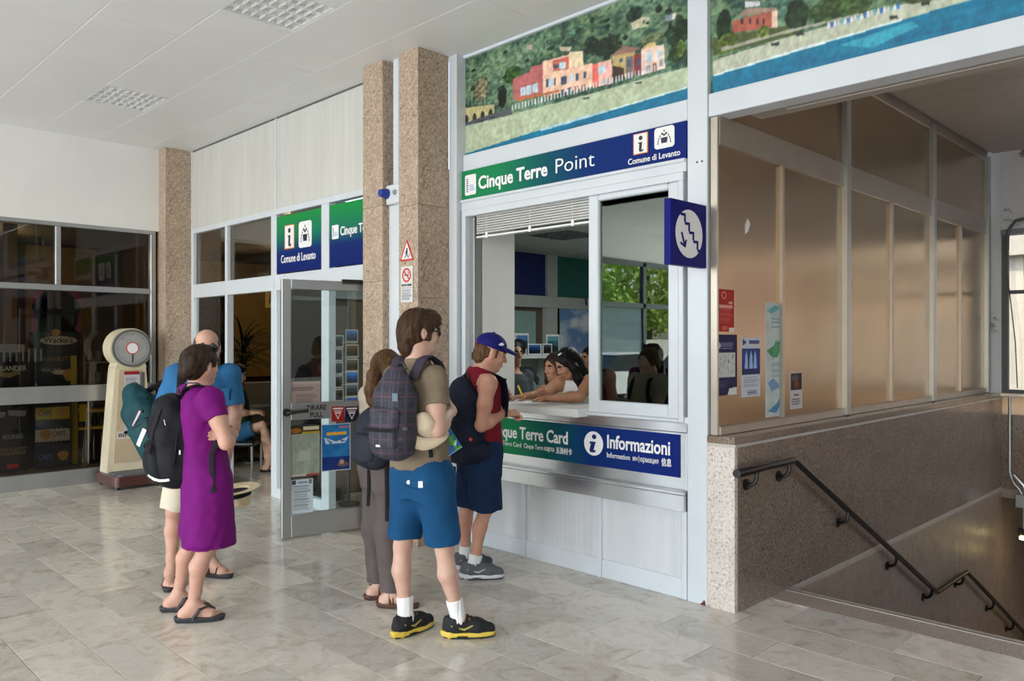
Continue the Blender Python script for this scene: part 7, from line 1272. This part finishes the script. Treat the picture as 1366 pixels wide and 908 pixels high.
# clerk leaning on the counter, writing
P = Person(6.15, 765, 'dark-haired woman clerk in white vest leaning on the counter and writing', -125); J, Zp = P.J, P.Z
nk = Zp(771, 1.35, .03); arms = [(Zp(747, 1.275, .10), Zp(727, 1.19, .16), Zp(704, 1.178, .05), (-1, -.25, -.05)), (Zp(787, 1.295, -.08), Zp(774, 1.19, -.21), Zp(733, 1.168, -.06), (-1, .15, -.03))]
H, HR, bd = simple_person(P, nk, J(757, 485, -.03), math.radians(-158), -.55, SKT, BLACK_H, cloth('white_vest', (.72, .72, .74), var=.04), STL, arms, None, .95, .006, 0, [Zp(782, .95, .18), Zp(777, 1.15, .10), nk], True, False, True)
q = Sculpt(); q.loft([(0.02, Zp(783, 1, .20)[0], .20, .12, .10, P.yaw), (.5, Zp(783, 1, .2)[0], .20, .15, .12, P.yaw), (.9, Zp(782, 1, .18)[0], .18, .16, .125, P.yaw)]); q.mesh('skirt', STL, P.root, .01)
o = Sculpt().ell(H(.045, .055, .115), (.022, .006, .008), HR).mesh('hair_clip', LW, P.root, .004)
pn = P.prop('pen', 'yellow pen with a red tip in the hand of the writing clerk', 'pen'); MB().cyl(tuple(J(699, 532, .02)), tuple(J(691, 514, .0)), .0065, .007, 10).build('barrel', plain('yellow_pen', (.75, .6, .03), .4), pn, True); MB().cyl(tuple(J(699.6, 534, .021)), tuple(J(698.6, 531, .0195)), .003, .007, 10).build('tip', RED, pn, True)
pw = Vector(P.root.location); pr_ = B('paper', (0, 0, 0), (.30, .21, .002), WHITEP, None); pr_.location = onY(712, 533, 4.44); pr_.location.z = 1.139; pr_.rotation_euler = (0, 0, .25); tag(pr_, 'white sheet of paper on the counter under the hands of the writing clerk', 'paper')
# second clerk, man in grey, and a third face further back
def stand_arms(P, nk, hw=.155): 
    n = np.array(nk); a = []
    for sd in (1, -1): s_ = n+P.rt*hw*sd-vv(0, 0, .075); e_ = s_+P.rt*.04*sd-vv(0, 0, .26); a.append((s_, e_, e_+P.f*.12-vv(0, 0, .2), P.f*.5-vv(0, 0, 1)))
    return a
def stand_legs(P, x, y): return [(vv(x, y, .8)+P.rt*.09*sd, vv(x, y, .44)+P.rt*.1*sd, vv(x, y, .085)+P.rt*.1*sd, P.phi) for sd in (1, -1)]
for d0, px, lab, phi, hp, topm, hm, sk_, sl, lh in ((6.65, 737, 'second clerk with dark hair in pale sleeveless top, behind the writing clerk', -140, (740, 489), cloth('pale_olive_top', (.45, .43, .30)), DARK_H, SKT, 0, True), (7.2, 682, 'dark-haired man in grey jacket inside the office, beside the white partition', -55, (685, 471), cloth('dark_grey_jacket', (.045, .055, .06)), BLACK_H, SKT, 1.5, False), (7.1, 792, 'dark-haired person inside the office, behind the frame of the sliding window', -150, (788, 479), cloth('dark_top', (.03, .03, .035)), BLACK_H, SKT, .5, False)):
    P = Person(d0, px, lab, phi); J, Zp = P.J, P.Z; hc = J(hp[0], hp[1], 0); nk = vv(hc[0]-P.f[0]*.02, hc[1]-P.f[1]*.02, hc[2]-.145); simple_person(P, nk, hc, math.radians(phi), -.15 if lh else 0, sk_, hm, topm, STL, stand_arms(P, nk), stand_legs(P, nk[0], nk[1]), .95, .009, sl, [vv(nk[0], nk[1], .98), vv(nk[0], nk[1], 1.2), nk], lh, True, lh)
    q = Sculpt(); q.loft([(.74, nk[0], nk[1], .14, .11, P.yaw), (.86, nk[0], nk[1], .16, .12, P.yaw), (.95, nk[0], nk[1], .15, .115, P.yaw)])
    for a_, b_, c_, _ in stand_legs(P, nk[0], nk[1]): q.cap(a_, b_, .09, .065, .04); q.cap(b_, c_+vv(0, 0, .01), .065, .06, .03, flat=True)
    q.mesh('trousers', STL, P.root, .01)
    for a_, b_, c_, fy in stand_legs(P, nk[0], nk[1]): sandal(P, c_, fy, BLACK, .95)
# seated woman in the bar
P = Person(9.75, 335, 'woman in blue denim shorts seated cross-legged in the bar behind the glass', 12); J, Zp = P.J, P.Z
nk = Zp(317, 1.05, 0); arms = [(Zp(320, .98, -.14), Zp(321, .74, -.17), Zp(336, .735, -.08), (1, .1, .05)), (Zp(316, .98, .14), Zp(322, .74, .17), Zp(338, .735, .08), (1, -.1, .05))]
lgs = [(Zp(323, .50, -.09), Zp(350, .585, -.06), Zp(362, .30, .02), .1), (Zp(323, .50, .09), Zp(352, .52, .06), Zp(357, .085, .02), .1)]
simple_person(P, nk, Zp(318, 1.21, 0), .0, -.35, SKP, DARK_H, cloth('dark_green_vest', (.02, .05, .035)), STL, arms, lgs, .95, .009, .2, [Zp(321, .50, 0), Zp(319, .8, 0), nk], True, False, True)
q = Sculpt(); P.torso(q, [(.40, .15, .12), (.5, .17, .14), (.62, .15, .12)])
for a_, b_, c_, _ in lgs: q.cap(a_, a_+(b_-a_)*.55, .105, .095, .04, flat=True)
q.mesh('shorts', NVS if False else cloth('blue_denim', (.025, .09, .19)), P.root, .009); sandal(P, lgs[1][2], .1, BLACK, .95); sandal(P, vv(*lgs[1][2][:2], .085), .1, BLACK, .95) if False else None
stl = P.prop('stool', 'dark upholstered stool under the seated woman in the bar', 'stool'); sx = Zp(323, 0, 0)
MB().box((sx[0]-.22, sx[1]-.22, .34), (sx[0]+.22, sx[1]+.22, .40), .02).build('seat', BLACK, stl)
for a in (-.18, .18):
    for b in (-.18, .18): MB().cyl((sx[0]+a, sx[1]+b, 0), (sx[0]+a, sx[1]+b, .34), .016, n=8).build('leg', STEEL, stl, True)
# small cloth doll with a hat on the counter, dark cap on the shelf
dl_ = empty('doll', (-3.0, 4.64, 1.138), .4, 'small cloth doll in a dark hat behind the wooden crate on the counter', 'doll'); q = Sculpt(); q.ell((0, 0, .13), (.06, .05, .12), None, .02); q.ell((0, 0, .285), (.05, .05, .052), None, .02)
for b in (1, -1): q.cap((.05*b, 0, .21), (.10*b, -.03, .11), .022, .02, .02)
q.mesh('body', cloth('brown_felt', (.16, .12, .09)), dl_, .006); q = Sculpt(); q.ell((0, 0, .325), (.055, .055, .035), None, .01); q.ell((0, 0, .312), (.10, .10, .012), None, .01); q.mesh('hat', cloth('dark_green_felt', (.02, .035, .03)), dl_, .005); q = Sculpt(); q.ell((0, -.045, .28), (.032, .012, .028), None, .01); q.mesh('face', SKT, dl_, .004)
p = onX(692, 450, -6.35); dc = empty('dark_cap', (p.x, p.y, 1.452), .9, 'dark baseball cap resting on the shelf unit inside the office', 'cap'); q = Sculpt(); q.ell((0, 0, .10), (.09, .10, .085), None, .02); q.ell((0, -.11, .085), (.075, .07, .012), None, .01); q.cut((0, 0, .0), (0, 0, -1)); q.mesh('crown', cloth('black_cap_cloth', (.012, .014, .02)), dc, .006); B('stand', (-.05, -.05, 0), (.05, .05, .06), BLACK, dc)
